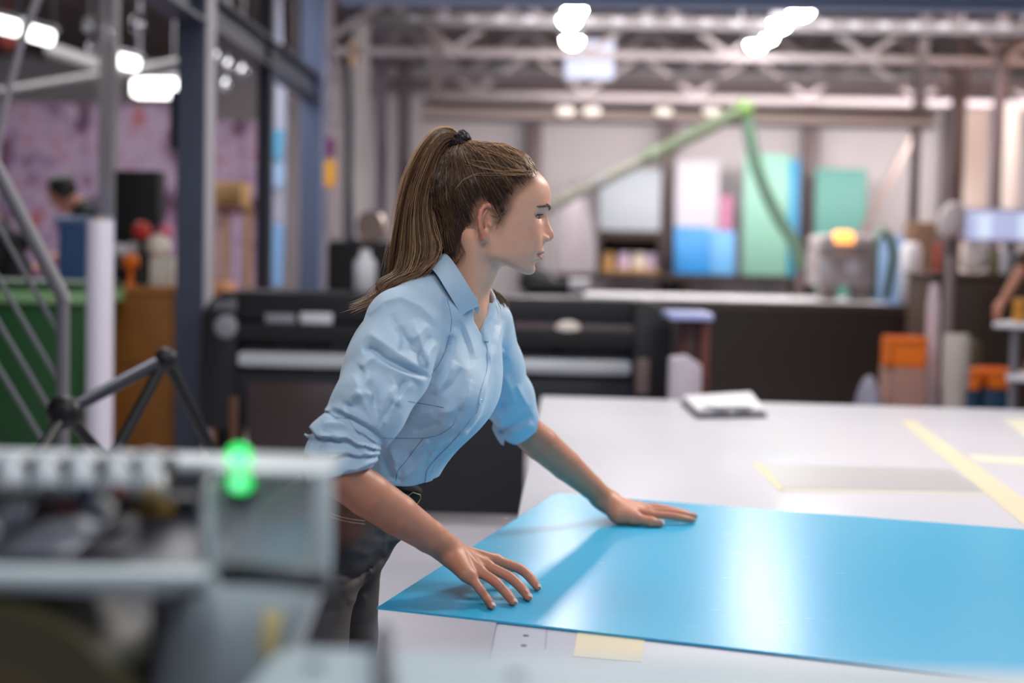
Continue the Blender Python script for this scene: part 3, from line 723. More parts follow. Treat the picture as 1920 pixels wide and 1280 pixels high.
standing('spray_bottle', 1874, 1894, 462, 9.22, ztop, m_white, 'small white bottle under the bright monitor', 'bottle', 'bottle')
standing('jar', 1858, 1872, 468, 9.24, ztop, mat('olive_jar', (120, 116, 62), .5), 'olive jar right of the white cloth below the monitor', 'jar', 'bottle')
standing('cardboard_tube', 1738, 1764, 566, 8.2, 0, mat('tube_pinkwhite', (214, 196, 202), .5), 'tall upright white tube right of the dark machine front', 'tube', 'bottle', top=.99)
standing('pipe', 1772, 1790, 512, 8.8, 0, mat('pipe_grey', (150, 136, 136), .4), 'upright grey pipe behind the white tube', 'pipe', 'bottle', top=.98)
standing('waste_basket', 1770, 1820, 625, 7.6, 0, mat('basket_cream', (196, 184, 174), .6), 'cream waste basket with folded rim right of the white tube', 'waste basket', 'cup')
# low orange crates
def crate(px0, px1, py0, py1, Y, m, label):
    a = W(px0, py0, Y); b = W(px1, py1, Y); w = b.x-a.x; z0, z1 = b.z, a.z; d = max(w*.7, .25); th = .015
    t = thing('plastic_crate', label, 'crate', ((a.x+b.x)/2, Y+d/2, z0), 'orange crates at the right')
    mb = MB().box((a.x, Y, z0), (b.x, Y+d, z0+th)).box((a.x, Y, z0), (b.x, Y+th, z1)).box((a.x, Y+d-th, z0), (b.x, Y+d, z1)).box((a.x, Y, z0), (a.x+th, Y+d, z1)).box((b.x-th, Y, z0), (b.x, Y+d, z1))
    obj('tub', mb, m, t)
    obj('rim', MB().box((a.x-.012, Y-.012, z1-.03), (b.x+.012, Y+.004, z1), .006), m, t)
    return t, z0
cy = 8.0
t, z0 = crate(1672, 1736, 632, 690, cy, m_orange, 'orange crate left of the upright white tube, on a pink carton')
a = W(1655, 690, cy); b = W(1738, 690, cy)
tag(obj('carton', MB().box((a.x+.06, cy-.02, 0), (b.x, cy+.35, z0), .01), mat('carton_pink', (170, 128, 116), .7)), 'pinkish carton under the left orange crate', 'carton')
tag(obj('bag', MB().ball((a.x-.07, cy+.0, z0*.47), z0*.5, (.22, .4, .94)), mat('bag_lilac', (150, 148, 166), .6)), 'pale grey lilac bag leaning on the pinkish carton', 'bag')
t, z0 = crate(1804, 1838, 692, 730, cy, m_orange, 'small orange crate on the left blue tub')
t, z1 = crate(1851, 1900, 692, 730, cy, m_orange, 'wider orange crate on the right blue tub')
for px0, px1, zz, lb in ((1806, 1838, z0, 'dark blue tub under the small orange crate'), (1846, 1898, z1, 'dark blue tub under the wider orange crate')):
    a = W(px0, 735, cy); b = W(px1, 735, cy)
    tag(obj('tub', MB().box((a.x, cy+.005, 0), (b.x, cy+.24, zz), .02), mat('tub_blue', (34, 66, 92), .5)), lb, 'tub', 'blue tubs at the right')
standing('sack', 1812, 1842, 640, 8.5, 0, mat('bag_olive', (96, 84, 64), .7), 'olive brown sack behind the small orange crate', 'sack', dpt=.2)
# white side table at right edge, two tiers
a = W(1856, 596, 7.6); b = W(1990, 640, 7.2)
t = thing('tiered_trolley', 'white two tier trolley cut by the right photo edge', 'trolley', (a.x+.5, 7.5, 0))
zA = W(1890, 606, 7.4).z; zB = W(1905, 706, 7.4).z
obj('shelf', MB().prism([W(1856, 606, 7.5)*V(1, 1, 0).length*0 if False else V(a.x, 7.55, zA-.03), V(a.x+.9, 7.0, zA-.03), V(a.x+1.1, 7.6, zA-.03), V(a.x+.2, 7.9, zA-.03)], (0, 0, .03), .008), m_white, t)
xb = W(1886, 706, 7.5).x
obj('shelf', MB().prism([V(xb, 7.5, zB-.03), V(xb+.8, 6.98, zB-.03), V(xb+1.0, 7.6, zB-.03), V(xb+.15, 7.85, zB-.03)], (0, 0, .03), .008), m_white, t)
for px, Y in ((1902, 7.55), (2010, 7.45), (1990, 7.2)):
    x = W(px, 650, Y).x; obj('leg', MB().tube([(x, Y, 0), (x, Y, zA-.02)], .022), m_grey, t)
tag(obj('tray', MB().box((xb+.10, 7.30, zB), (xb+.4, 7.47, zB+.06), .02), mat('tray_peach', (206, 160, 130), .6)), 'peach coloured tray on the lower trolley shelf', 'tray')
x = W(1905, 575, 7.6).x
tag(obj('jar', MB().lathe([(.03, 0), (.035, .01), (.035, .07), (.02, .075)], (x+.02, 7.6, zA)).lathe([(.03, .075), (.036, .08), (.036, .12), (.02, .125)], (x+.02, 7.6, zA)), mat('amber', (206, 140, 52), .5)), 'amber jar on the upper trolley shelf', 'jar')
# small blue topped side table and red brown post beside printer
a = W(1243, 578, 6.75); b = W(1338, 605, 6.75); zt3 = W(1290, 592, 6.8).z
t = thing('side_table', 'small red brown side table with pale blue top right of the printer', 'side table', ((a.x+b.x)/2, 7.0, 0))
x0 = W(1248, 590, 7.0).x+.12; 
obj('table_top', MB().prism([W(1262, 610, 6.55)*1.0, V(0, 0, 0)] and [V(W(1258, 606, 6.7).x, 6.75, zt3-.02), V(W(1340, 606, 6.7).x, 6.75, zt3-.02), V(W(1318, 575, 7.2).x, 7.2, zt3-.02), V(W(1240, 575, 7.2).x, 7.2, zt3-.02)], (0, 0, .035), .008), mat('top_blue', (172, 182, 232), .3), t)
xa = W(1284, 650, 6.85).x; xb = W(1330, 650, 6.85).x
obj('column_panel', MB().box((xa, 6.85, .02), (xb-.04, 6.9, zt3-.02), .004), mat('red_brown_dark', (70, 42, 40), .5), t)
obj('leg', MB().box((xb-.045, 6.82, 0), (xb, 6.88, zt3-.02), .004), m_redbrown, t)
obj('leg', MB().box((xa-.0, 7.1, 0), (xa+.045, 7.15, zt3-.02), .004), m_redbrown, t)
tag(obj('paper_bag', MB().prism([V(W(1255, 740, 6.6).x, 6.6, 0), V(W(1320, 740, 6.6).x, 6.6, 0), V(W(1316, 690, 6.6).x, 6.6, W(1300, 685, 6.6).z), V(W(1290, 672, 6.6).x, 6.6, W(1290, 668, 6.6).z), V(W(1258, 674, 6.6).x, 6.6, W(1258, 672, 6.6).z)], (0, .16, 0), .01), mat('bag_pale', (188, 178, 190), .6)), 'pale lilac paper bag before the small side table', 'bag')
# clutter on top of printer / behind woman
zp = W(800, 553, PY).z
q = W(640, 470, 9.0)
t = thing('equipment_case', 'black equipment case behind the printer at the ponytail', 'case', (W(680, 500, 9.0).x, 9.2, 0))
obj('body', MB().box((W(612, 500, 9.).x, 9.0, .1), (W(740, 500, 9.).x, 9.5, W(680, 452, 9.).z), .03), m_black2, t)
for px in (625, 725): obj('wheel', MB().lathe([(.05, -.02), (.05, .02)], (W(px, 500, 9.).x, 9.25, .05), (1, 0, 0)), m_black, t)
q = W(684, 448, 8.9)
tag(obj('reel', MB().lathe([(.05, -.03), (.1, -.025), (.1, .025), (.05, .03)], (q.x, 9.2, W(680, 452, 9.).z+.1), (.4, 1, 0)), mat('reel_pale', (210, 190, 180), .25, .6)), 'shiny pale reel standing on the black equipment case', 'reel')
tag(obj('flask', MB().lathe([(.05, 0), (.06, .02), (.06, .16), (.03, .2), (.03, .23)], (W(684, 520, 7.6).x, 7.6, zp)), m_lgrey), 'pale flask standing on the printer top left of the ponytail', 'flask')
t = thing('feeder_machine', 'dark rounded feeder behind the chin on the far machine end', 'machine', (W(1010, 520, 10.5).x, 10.5, 0))
obj('body', MB().box((W(985, 520, 10.5).x, 10.4, 0), (W(1080, 520, 10.5).x, 10.9, W(1000, 525, 10.5).z), .04), m_black2, t)
obj('dome', MB().ball((W(1005, 510, 10.5).x, 10.6, W(1000, 528, 10.5).z), .13, (1, 1, .8)), m_black2, t)
obj('pale_roller', MB().tube([(W(1068, 540, 10.5).x, 10.42, W(1068, 540, 10.5).z+.02), (W(1105, 540, 10.5).x, 10.42, W(1068, 540, 10.5).z+.02)], .05), m_lgrey, t)
# ================================================================== WHITE FLATBED TABLE
TZ = .795
PZ = .800
FL = WZ(1015, 742, TZ); FR = WZ(1920, 768, TZ); NL = WZ(921, 1210, TZ)
ex = (FR-FL).normalized(); FRx = FL+ex*3.3
ey = (NL-FL).normalized(); NLx = FL+ey*4.55; NRx = NLx+ex*3.3
t = thing('flatbed_table', 'large white flatbed work table under the blue sheet', 'table', ((FL+NRx)/2)*1.0)
t.location.z = 0; ORG[t.name] = t.location.copy()
m_bed = mat('bed_white', (196, 196, 206), .42, noise=.025, nscale=2.5, coat=.2)
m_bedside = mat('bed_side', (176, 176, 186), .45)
def flat(P): return [V(p.x, p.y, p.z) for p in P]
dn = V(0, 0, -1)
obj('table_top', MB().prism([p+dn*.035 for p in (NLx, NRx, FRx, FL)], (0, 0, .035), .006), m_bed, t)
ins = lambda P, k: [p+(sum(P, Vector())/4-p).normalized()*k for p in P]
Q = ins([NLx, NRx, FRx, FL], .05)
obj('apron', MB().prism([V(p.x, p.y, TZ-.2) for p in Q], (0, 0, .165), .004), m_bedside, t)
for p in ins([NLx, NRx, FRx, FL], .22):
    l = obj('leg', MB().box((p.x-.06, p.y-.06, .03), (p.x+.06, p.y+.06, TZ-.2), .008), m_bedside, t)
    obj('foot', MB().lathe([(.07, 0), (.07, .02), (.03, .03)], (p.x, p.y, 0)), m_black, t)
# edge plate with holes at the near left
def onT(px, py, dz=0): return WZ(px, py, TZ)+V(0, 0, dz)
for px, py in ((989, 1173), (986, 1191.5), (982, 1210)):
    obj('hole', MB().lathe([(.0045, 0), (.0045, .0006), (.002, .0008)], onT(px, py)), mat('hole_dark', (70, 70, 80), .5), t)
obj('edge_seam', MB().prism([onT(1026, 1160), onT(1029, 1160), onT(1024, 1216), onT(1021, 1216)], (0, 0, .0006)), mat('seam_grey', (150, 150, 165), .5), t)
for px, py in ((948, 970), (1040, 906), (1122, 872)):
    obj('scuff_mark', MB().lathe([(.006, 0), (.004, .0006), (.001, .0007)], onT(px, py)), mat('scuff', (150, 150, 160), .6), t)
def strip(name, pts, m, label, cat, z=.0008, grp=None):
    return tag(obj(name, MB().prism([onT(*p, .0002) for p in pts], (0, 0, z)), m), label, cat, grp)
m_tape = mat('tape_beige', (206, 196, 168), .5)
strip('adhesive_tape', [(1686, 789), (1716, 790), (1990, 985), (1920, 985)], m_tape, 'long beige adhesive tape running back on the right of the white table', 'tape')
strip('adhesive_tape', [(1880, 785), (1990, 785), (1990, 825), (1925, 822)], mat('tape_pale', (208, 203, 184), .5), 'pale cream tape at the far right corner of the white table', 'tape')
strip('adhesive_tape', [(1812, 852), (1985, 862), (1990, 876), (1832, 866)], mat('tape_pale', (208, 203, 184), .5), 'narrow pale cream tape crossing the long beige one', 'tape')
strip('film_sheet', [(1430, 869), (1783, 880), (1846, 922), (1470, 915)], mat('film_grey', (172, 173, 176), .35), 'grey translucent film strip lying on the white table', 'film')
strip('adhesive_tape', [(1408, 868), (1430, 868), (1470, 916), (1462, 922)], m_tape, 'short cream tape along the left end of the grey film strip', 'tape')
strip('adhesive_tape', [(1462, 917), (1846, 923.5), (1850, 927), (1466, 921.5)], mat('tape_pale', (208, 203, 184), .5), 'thin cream tape along the near edge of the grey film strip', 'tape')
strip('adhesive_tape', [(1086, 1166), (1212, 1180), (1203, 1240), (1075, 1230)], mat('tape_yellow', (212, 200, 170), .5), 'yellowed tape patch at the near edge of the white table below the blue sheet', 'tape')
# notebook-like stack with dark board at the far edge
pts = [(1276, 757), (1412, 749), (1438, 783), (1306, 785)]
t = thing('clipboard', 'white papers on a dark clipboard at the far edge of the white table', 'clipboard', (onT(1276, 757)+onT(1438, 783))/2)
P = [onT(*p, .0003) for p in pts]
obj('board', MB().prism(P, (0, 0, .012), .002), mat('board_dark', (58, 58, 66), .5), t)
c = sum(P, Vector())/4
obj('paper_stack', MB().prism([c+(p-c)*.93+V(0, .02, .012) for p in P], (0, 0, .022), .002), m_white, t)
for k in (.3, .62):
    q = P[3].lerp(P[2], k)+V(0, .05, .034); obj('paper_clip', MB().box(q-V(.05, .02, 0), q+V(.05, .02, .006), .003), m_grey, t)
# ================================================================== BLUE SHEET
A = WZ(707, 1137, PZ); B = WZ(1042, 924, PZ); C0 = WZ(1920, 992, PZ); D0 = WZ(1700, 1251, PZ)
dF = (D0-A).normalized(); dB = (C0-B).normalized()
LEN = 2.44
Dp = A+dF*LEN; Cp = B+dB*LEN
m_sheet = bpy.data.materials.new('blue_sheet_gloss'); m_sheet.use_nodes = True
nt = m_sheet.node_tree; b = nt.nodes['Principled BSDF']; I = b.inputs
I['Base Color'].default_value = lin((58, 178, 224)); I['Roughness'].default_value = .30; I['Specular IOR Level'].default_value = .6
tc = nt.nodes.new('ShaderNodeTexCoord'); mp = nt.nodes.new('ShaderNodeMapping'); mp.inputs['Scale'].default_value = (6, 120, 1); mp.inputs['Rotation'].default_value = (0, 0, -.36)
n = nt.nodes.new('ShaderNodeTexNoise'); n.inputs['Scale'].default_value = 3; n.inputs['Detail'].default_value = 4
nt.links.new(tc.outputs['Object'], mp.inputs['Vector']); nt.links.new(mp.outputs['Vector'], n.inputs['Vector'])
r = nt.nodes.new('ShaderNodeMapRange'); r.inputs['To Min'].default_value = .23; r.inputs['To Max'].default_value = .29
nt.links.new(n.outputs['Fac'], r.inputs['Value']); nt.links.new(r.outputs['Result'], I['Roughness'])
bp = nt.nodes.new('ShaderNodeBump'); bp.inputs['Strength'].default_value = .02; bp.inputs['Distance'].default_value = .001
nt.links.new(n.outputs['Fac'], bp.inputs['Height']); nt.links.new(bp.outputs['Normal'], I['Normal'])
NU, NV = 90, 24
def sheet_pt(u, v):
    p = A.lerp(B, v).lerp(Dp.lerp(Cp, v), u)
    # bent line from the near edge (px 1012,1153) to beyond the far hand (px 1152,985)
    return p
ca = WZ(1010, 1155, PZ); cb = WZ(1160, 980, PZ); cn = (cb-ca).normalized(); cnx = Vector((-cn.y, cn.x, 0))   # points left
rows_t = []; rows_b = []
for j in range(NV+1):
    rt, rb = [], []
    for i in range(NU+1):
        u = (i/NU)**1.6; p = sheet_pt(u, j/NV)
        d = max(0, (p-ca).dot(cnx)); z = -.010*max(0, d-.0)*(min(d, .08)/.08) * 0.35
        p = p+V(0, 0, z); rt.append(p); rb.append(p-V(0, 0, .0035))
    rows_t.append(rt); rows_b.append(rb)
mb = MB(); bm = mb.bm
T = [[bm.verts.new(p) for p in r] for r in rows_t]; Bv = [[bm.verts.new(p) for p in r] for r in rows_b]
for j in range(NV):
    for i in range(NU):
        bm.faces.new((T[j][i], T[j][i+1], T[j+1][i+1], T[j+1][i])); bm.faces.new((Bv[j][i], Bv[j+1][i], Bv[j+1][i+1], Bv[j][i+1]))
for i in range(NU):
    bm.faces.new((T[0][i], Bv[0][i], Bv[0][i+1], T[0][i+1])); bm.faces.new((T[NV][i], T[NV][i+1], Bv[NV][i+1], Bv[NV][i]))
for j in range(NV):
    bm.faces.new((T[j][0], T[j+1][0], Bv[j+1][0], Bv[j][0])); bm.faces.new((T[j][NU], Bv[j][NU], Bv[j+1][NU], T[j+1][NU]))
tag(obj('plastic_sheet', mb, m_sheet), 'glossy sky blue plastic sheet on the white table under the hands', 'plastic sheet')
# ================================================================== FOREGROUND MACHINE (out of focus, lower left)
m_fw = mat('machine_white', (206, 212, 214), .35)
m_fw2 = mat('machine_green_white', (184, 196, 198), .4)
m_acr = mat('acrylic_clear', (225, 232, 235), .08, alpha=.28)
G = 1.12
def WG(px, py, Y=G): return W(px, py, Y)
def pr(pts, Y, d, bev=.004): return MB().prism([W(x, y, Y) for x, y in pts], (0, d, 0), bev)
t = thing('foreground_machine', 'white machine with row of white rollers and clear cover at the lower left', 'machine', (W(300, 1100, G).x, G, 0))
# top rail behind the rollers
obj('top_rail', pr([(-120, 853), (598, 868), (598, 892), (-120, 880)], G+.02, .05), m_fw, t)
# row of rollers
m_rol = mat('roller_white', (176, 182, 186), .3)
caps = [(120, 116, 108), (88, 84, 88), (52, 62, 92), (150, 92, 84), (206, 172, 110)]
for i, px in enumerate((20, 86, 152, 220, 280)):
    c0 = W(px, 866, G-.01); c1 = W(px+4, 922, G-.055)
    ax = (c1-c0); L = ax.length
    r = obj('roller', MB().lathe([(.006, 0), (.0108, .001), (.0112, L*.25), (.0095, L*.3), (.0115, L*.4), (.0115, L*.85), (.008, L)], c0, ax, 20), m_rol, t)
    obj('roller_cap', MB().lathe([(.0065, L*.98), (.0065, L*1.03), (.003, L*1.05)], c0, ax, 16), mat('cap_%d' % i, caps[i], .5), r)
for px in (53, 119, 186, 250, 312):
    c = W(px, 872, G-.02); obj('divider', MB().box(c-V(.0032, .01, .012), c+V(.0032, .02, .006), .002), m_black, t)
obj('roller_bar', pr([(-120, 922), (372, 930), (372, 962), (-120, 958)], G-.02, .06, .006), m_black, t)
# dark feed bed with sloping plates
obj('feed_bed', MB().prism([W(-140, 955, G+.0), W(378, 955, G+.0), W(382, 1066, G-.14), W(-140, 1066, G-.14)], (0, .0, -.02), .002), mat('bed_dark', (62, 62, 70), .35), t)
for k, (xa, xb, m) in enumerate(((60, 190, mat('plate_grey', (104, 104, 114), .3, .3)), (190, 290, mat('plate_dark', (30, 30, 36), .4)), (-90, 20, mat('plate_mid', (80, 80, 88), .35, .2)))):
    obj('feed_plate', MB().prism([W(xa+70, 958, G-.005)+V(0, 0, .003), W(xb+60, 958, G-.005)+V(0, 0, .003), W(xb-60, 1058, G-.125)+V(0, 0, .004), W(xa-60, 1058, G-.125)+V(0, 0, .004)], (0, 0, .004), .001), m, t)
q = W(190, 962, G-.03); obj('guide_wheel', MB().lathe([(.004, -.004), (.012, -.004), (.012, .004), (.004, .004)], q, (.3, 1, .1)), m_fw, t)
q = W(290, 955, G-.035); obj('yellow_latch', MB().box(q-V(.014, .004, .008), q+V(.014, .004, .008), .003), mat('latch_yellow', (150, 116, 34), .5), t)
q = W(118, 953, G-.035); obj('red_latch', MB().box(q-V(.01, .003, .003), q+V(.01, .003, .003), .002), mat('latch_red', (120, 30, 40), .5), t)
for px in (10, 30, 48):
    q = W(px, 966, G-.04); obj('silver_spring', MB().lathe([(.004, -.012), (.007, -.006), (.007, .006), (.004, .012)], q, (.25, 0, 1)), m_chrome, t)
# lower front lip and clear drum cover
obj('front_lip', pr([(-140, 1068), (392, 1072), (386, 1108), (300, 1122), (-140, 1112)], G-.15, .03, .008), m_fw2, t)
obj('side_strut', pr([(378, 905), (400, 905), (396, 1075), (376, 1075)], G-.06, .03, .004), m_fw, t)
# right hand clear box
obj('corner_post', pr([(586, 884), (614, 886), (612, 1078), (586, 1076)], G-.07, .03, .004), m_fw2, t)
obj('box_top', pr([(392, 876), (612, 884), (612, 894), (392, 888)], G-.07, .09, .002), m_fw, t)
obj('clear_panel', pr([(398, 890), (588, 893), (588, 1072), (398, 1070)], G-.055, .004, .0), m_acr, t)
obj('slanted_gusset', pr([(400, 1085), (420, 1010), (520, 912), (584, 905), (586, 1072), (500, 1074), (470, 1062)], G-.03, .01, .003), mat('gusset_pale', (214, 208, 208), .3), t)
obj('blue_reflection', pr([(492, 980), (580, 978), (574, 1040), (530, 1056), (486, 1048)], G-.036, .003, .001), mat('reflection_blue', (150, 204, 232), .4), t)  # pale blue patch painted as a reflection of the sheet in the clear panel
obj('dark_bracket', pr([(392, 910), (470, 905), (500, 920), (432, 1000), (402, 1020)], G-.025, .006, .002), mat('bracket_brown', (118, 104, 98), .5), t)
# main side body
obj('side_body', pr([(330, 1120), (420, 1085), (598, 1090), (560, 1180), (505, 1330), (250, 1330), (300, 1200)], G-.10, .10, .014), m_fw2, t)
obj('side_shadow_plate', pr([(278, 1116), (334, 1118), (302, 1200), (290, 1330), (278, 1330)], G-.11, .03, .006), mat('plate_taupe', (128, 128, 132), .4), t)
h = obj('handle', MB().tube([W(424, 1078, G-.12), W(440, 1076, G-.15), W(520, 1080, G-.16), W(600, 1090, G-.15), W(612, 1094, G-.11)], .0075, 12), m_black, t)
obj('yellow_label', pr([(493, 1148), (528, 1148), (520, 1232), (490, 1230)], G-.103, .003, .0005), mat('label_yellow', (222, 204, 140), .5), t)
obj('pedestal', MB().box((W(-140, 1200, G).x, G-.05, .02), (W(480, 1200, G).x, G+.09, W(200, 1112, G).z-.02), .01), mat('pedestal_dark', (44, 44, 50), .5), t)
obj('base_foot', MB().box((W(-140, 1200, G).x-.02, G-.12, 0), (W(480, 1200, G).x+.02, G+.12, .03), .008), m_black, t)
# green media roll behind a clear cover
rc = W(-40, 1436, G-.155); 
r_out = (W(264, 1436, G-.155)-rc).length
t2 = thing('media_roll', 'big dark green roll with brown core at the lower left corner', 'roll', rc-V(0, 0, r_out))
obj('roll_body', MB().lathe([(r_out*.62, 0), (r_out*.99, 0), (r_out, .004), (r_out, .09), (r_out*.62, .09)], rc, (0, 1, 0), 64), mat('roll_green', (40, 56, 36), .35), t2)
obj('core_ring', MB().lathe([(r_out*.5, -.002), (r_out*.62, -.004), (r_out*.64, .0), (r_out*.64, .09), (r_out*.5, .09)], rc, (0, 1, 0), 64), mat('core_brown', (92, 66, 42), .4), t2)
obj('outer_ring', MB().lathe([(r_out*.96, -.003), (r_out*1.01, -.003), (r_out*1.01, .09), (r_out*.96, .09)], rc, (0, 1, 0), 64), mat('ring_brown', (70, 66, 44), .4), t2)
obj('hub', MB().lathe([(.01, .0), (r_out*.5, .0), (r_out*.5, .09), (.01, .09)], rc, (0, 1, 0), 48), mat('hub_dark', (40, 40, 42), .4), t2)
# status light: green lens above, a second glowing green ball below
q1 = W(448, 857, G-.055); q2 = W(450, 902, G-.055)
t3 = thing('status_light', 'glowing green status light on the corner of the foreground machine', 'indicator light', (q1.x, q1.y, q2.z-.014))
m_led = mat('led_green', (30, 230, 110), .3, emit=(0, 240, 96), estr=1.5)
m_led2 = mat('led_core', (170, 255, 200), .3, emit=(150, 255, 205), estr=1.4)
for q, r, k in ((q1, .0092, 'upper_lens'), (q2, .0086, 'lower_ball')):
    o = obj(k, MB().ball(q, r, (1, .7, 1)), m_led, t3)
    obj('bright_core', MB().ball(q+V(0, -r*.55, -r*.1), r*.52, (1, .6, 1)), m_led2, o)
obj('socket', MB().box(q2+V(-.008, -.002, -.018), q2+V(.008, .012, -.008), .003), m_black, t3)
# long pale beam across the bottom
BYb = .98
p0 = W(552, 1208, BYb); p1 = W(1960, 1262, BYb)
zt = (p0.z*1.0)
t = thing('foreground_beam', 'long pale grey machine beam across the bottom of the photo', 'beam', ((p0.x+p1.x)/2, .9, 0))
tp = MB().prism([p0, p1+V(.3, 0, 0), p1+V(.3, -.2, 0), V(p0.x-.0, .78, p0.z), V(p0.x-.012, .80, p0.z), V(p0.x-.012, .96, p0.z)], (0, 0, -.07), .006)
obj('beam_body', tp, mat('beam_grey', (170, 184, 190), .42), t)
def onbeam(px, py):
    d = ray(px, py); n = (p1-p0).cross(V(0, 1, 0)); s = (p0-CAM).dot(n)/d.dot(n); return CAM+d*s
for px, py in ((588, 1253), (968, 1269)):
    c = onbeam(px, py); obj('screw', MB().lathe([(.006, -.004), (.006, .0015), (.003, .002)], c, (0, 0, 1), 16), mat('screw_dark', (62, 66, 74), .4, .5), t)
for x in (p0.x+.1, p1.x+.1): obj('support', MB().box((x-.04, .82, 0), (x+.04, .94, p0.z-.055), .006), m_fw2, t)
tag(obj('power_cable', MB().tube([W(722, 1128, BYb+.02)-V(0, 0, .0), W(722, 1128, BYb+.02)+V(0, -.002, .0), W(720, 1185, BYb+.008), onbeam(718, 1214)+V(0, -.004, .0075), onbeam(719, 1250)+V(0, 0, .0075), onbeam(722, 1310)+V(0, 0, .0075), onbeam(722, 1330)+V(0, -.02, -.04), onbeam(722, 1330)+V(0, -.03, -.4)][2:], .0062, 12), mat('cable_dark', (58, 58, 72), .5)), 'dark cable laid over the pale foreground beam', 'cable')
# ================================================================== SIGNED-DISTANCE MODELLING (for bodies and cloth)
def smin(a, b, k):
    if k <= 0: return np.minimum(a, b)
    h = np.maximum(k-np.abs(a-b), 0)/k
    return np.minimum(a, b)-h*h*k*.25
def smax(a, b, k): return -smin(-a, -b, k)
def npv(p): return np.array(p, float)
def rcone(p, a, b, r1, r2, sq=None):
    """capsule with linearly varying radius; sq=(axis, factor) flattens it along a direction"""
    ba = b-a; pa = p-a
    L2 = float(ba@ba); h = np.clip((pa@ba)/max(L2, 1e-12), 0, 1)
    d = pa-h[:, None]*ba
    if sq is not None:
        ax, f = sq; c = d@ax; d = d+(c*(f-1))[:, None]*ax
    return np.sqrt((d*d).sum(1))-(r1+(r2-r1)*h)
def ellip(p, c, r):
    q = (p-c)/r; k0 = np.sqrt((q*q).sum(1))+1e-9; q2 = q/r; k1 = np.sqrt((q2*q2).sum(1))+1e-9
    return k0*(k0-1)/k1
class Sdf:
    def __init__(s): s.P = []
    def add(s, f, c, R, k=0., op='u'): s.P.append((f, npv(c), R, k, op)); return s
    def cone(s, a, b, r1, r2, k=.01, sq=None):
        a = npv(a); b = npv(b); return s.add(lambda p: rcone(p, a, b, r1, r2, sq), (a+b)/2, np.linalg.norm(a-b)/2+max(r1, r2)*1.1, k)
    def chain(s, pts, rs, k=.01, sq=None):
        for i in range(len(pts)-1): s.cone(pts[i], pts[i+1], rs[i], rs[i+1], k, sq)
        return s
    def ball(s, c, r, k=.01, op='u'):
        c = npv(c); return s.add(lambda p: np.sqrt(((p-c)**2).sum(1))-r, c, r, k, op)
    def cut(s, f, k=.0): return s.add(f, (0, 0, 0), 1e9, k, 'i')          # intersect with f
    def sub(s, f, k=.0): return s.add(lambda p: -f(p), (0, 0, 0), 1e9, k, 'i')
    def prims(s, c, br): return [q for q in s.P if q[4] != 'u' or np.linalg.norm(q[1]-c)-q[2] < br+.035]
    def ev(s, p, prims=None):
        d = np.full(len(p), .5)
        for f, c, R, k, op in (s.P if prims is None else prims):
            v = f(p)
            if op == 'u': d = smin(d, v, k)
            else: d = smax(d, v, k)
        return d
def surface_nets(sdf, lo, hi, h, post=None, block=22):
    lo = npv(lo); hi = npv(hi); n = np.ceil((hi-lo)/h).astype(int)+1; nb = np.ceil(n/block).astype(int)
    ax = np.arange(block+1); gx, gy, gz = np.meshgrid(ax, ax, ax, indexing='ij'); G = np.stack([gx, gy, gz], -1).reshape(-1, 3)
    S = np.int64(1 << 20); keys_all = []; pos_all = []; quads = []
    br = block*h*.5*1.7321
    def key(I): return (I[..., 0].astype(np.int64)*S+I[..., 1])*S+I[..., 2]
    for bi in range(nb[0]):
        for bj in range(nb[1]):
            for bk in range(nb[2]):
                o = np.array([bi, bj, bk])*block; c = lo+(o+block/2)*h
                pr_ = sdf.prims(c, br)
                if not any(q[4] == 'u' for q in pr_): continue
                dc = sdf.ev(c[None], pr_)[0]
                if abs(dc) > br*1.6+.006: continue
                I = G+o; P = lo+I*h; d = sdf.ev(P, pr_)
                if post is not None: d = post(P, d)
                D = d.reshape(block+1, block+1, block+1)
                neg = D < 0
                if neg.all() or not neg.any(): continue
                # cells with a sign change
                cs = np.zeros((block,)*3, int)
                for a in (0, 1):
                    for b in (0, 1):
                        for e in (0, 1): cs += neg[a:a+block, b:b+block, e:e+block]
                cells = np.argwhere((cs > 0) & (cs < 8))
                if len(cells):
                    acc = np.zeros((len(cells), 3)); cnt = np.zeros(len(cells))
                    cor = [(a, b, e) for a in (0, 1) for b in (0, 1) for e in (0, 1)]
                    val = {q: D[cells[:, 0]+q[0], cells[:, 1]+q[1], cells[:, 2]+q[2]] for q in cor}
                    for q in cor:
                        for axis in range(3):
                            if q[axis] == 0:
                                r = list(q); r[axis] = 1; r = tuple(r); v0, v1 = val[q], val[r]
                                m = (v0 < 0) != (v1 < 0); t = np.where(m, v0/(v0-v1+1e-20), 0)
                                pt = np.tile(np.array(q, float), (len(cells), 1)); pt[:, axis] += t
                                acc += pt*m[:, None]; cnt += m
                    pos_all.append(lo+(cells+o+acc/cnt[:, None])*h); keys_all.append(key(cells+o))
                for axis in range(3):
                    A = [slice(0, block)]*3; Bs = [slice(0, block)]*3; Bs[axis] = slice(1, block+1)
                    n0 = neg[tuple(A)]; n1 = neg[tuple(Bs)]; E = np.argwhere(n0 != n1)
                    if not len(E): continue
                    flip = n0[E[:, 0], E[:, 1], E[:, 2]]; E = E+o
                    u = np.zeros(3, int); w = np.zeros(3, int); u[(axis+1) % 3] = 1; w[(axis+2) % 3] = 1
                    q = np.stack([key(E-u-w), key(E-w), key(E), key(E-u)], 1)
                    q[~flip] = q[~flip][:, ::-1]; quads.append(q)
    K = np.concatenate(keys_all); Pm = np.concatenate(pos_all); Q = np.concatenate(quads)
    order = np.argsort(K); K = K[order]; Pm = Pm[order]
    idx = np.searchsorted(K, Q); idx = np.clip(idx, 0, len(K)-1); ok = (K[idx] == Q).all(1)
    return Pm, idx[ok]
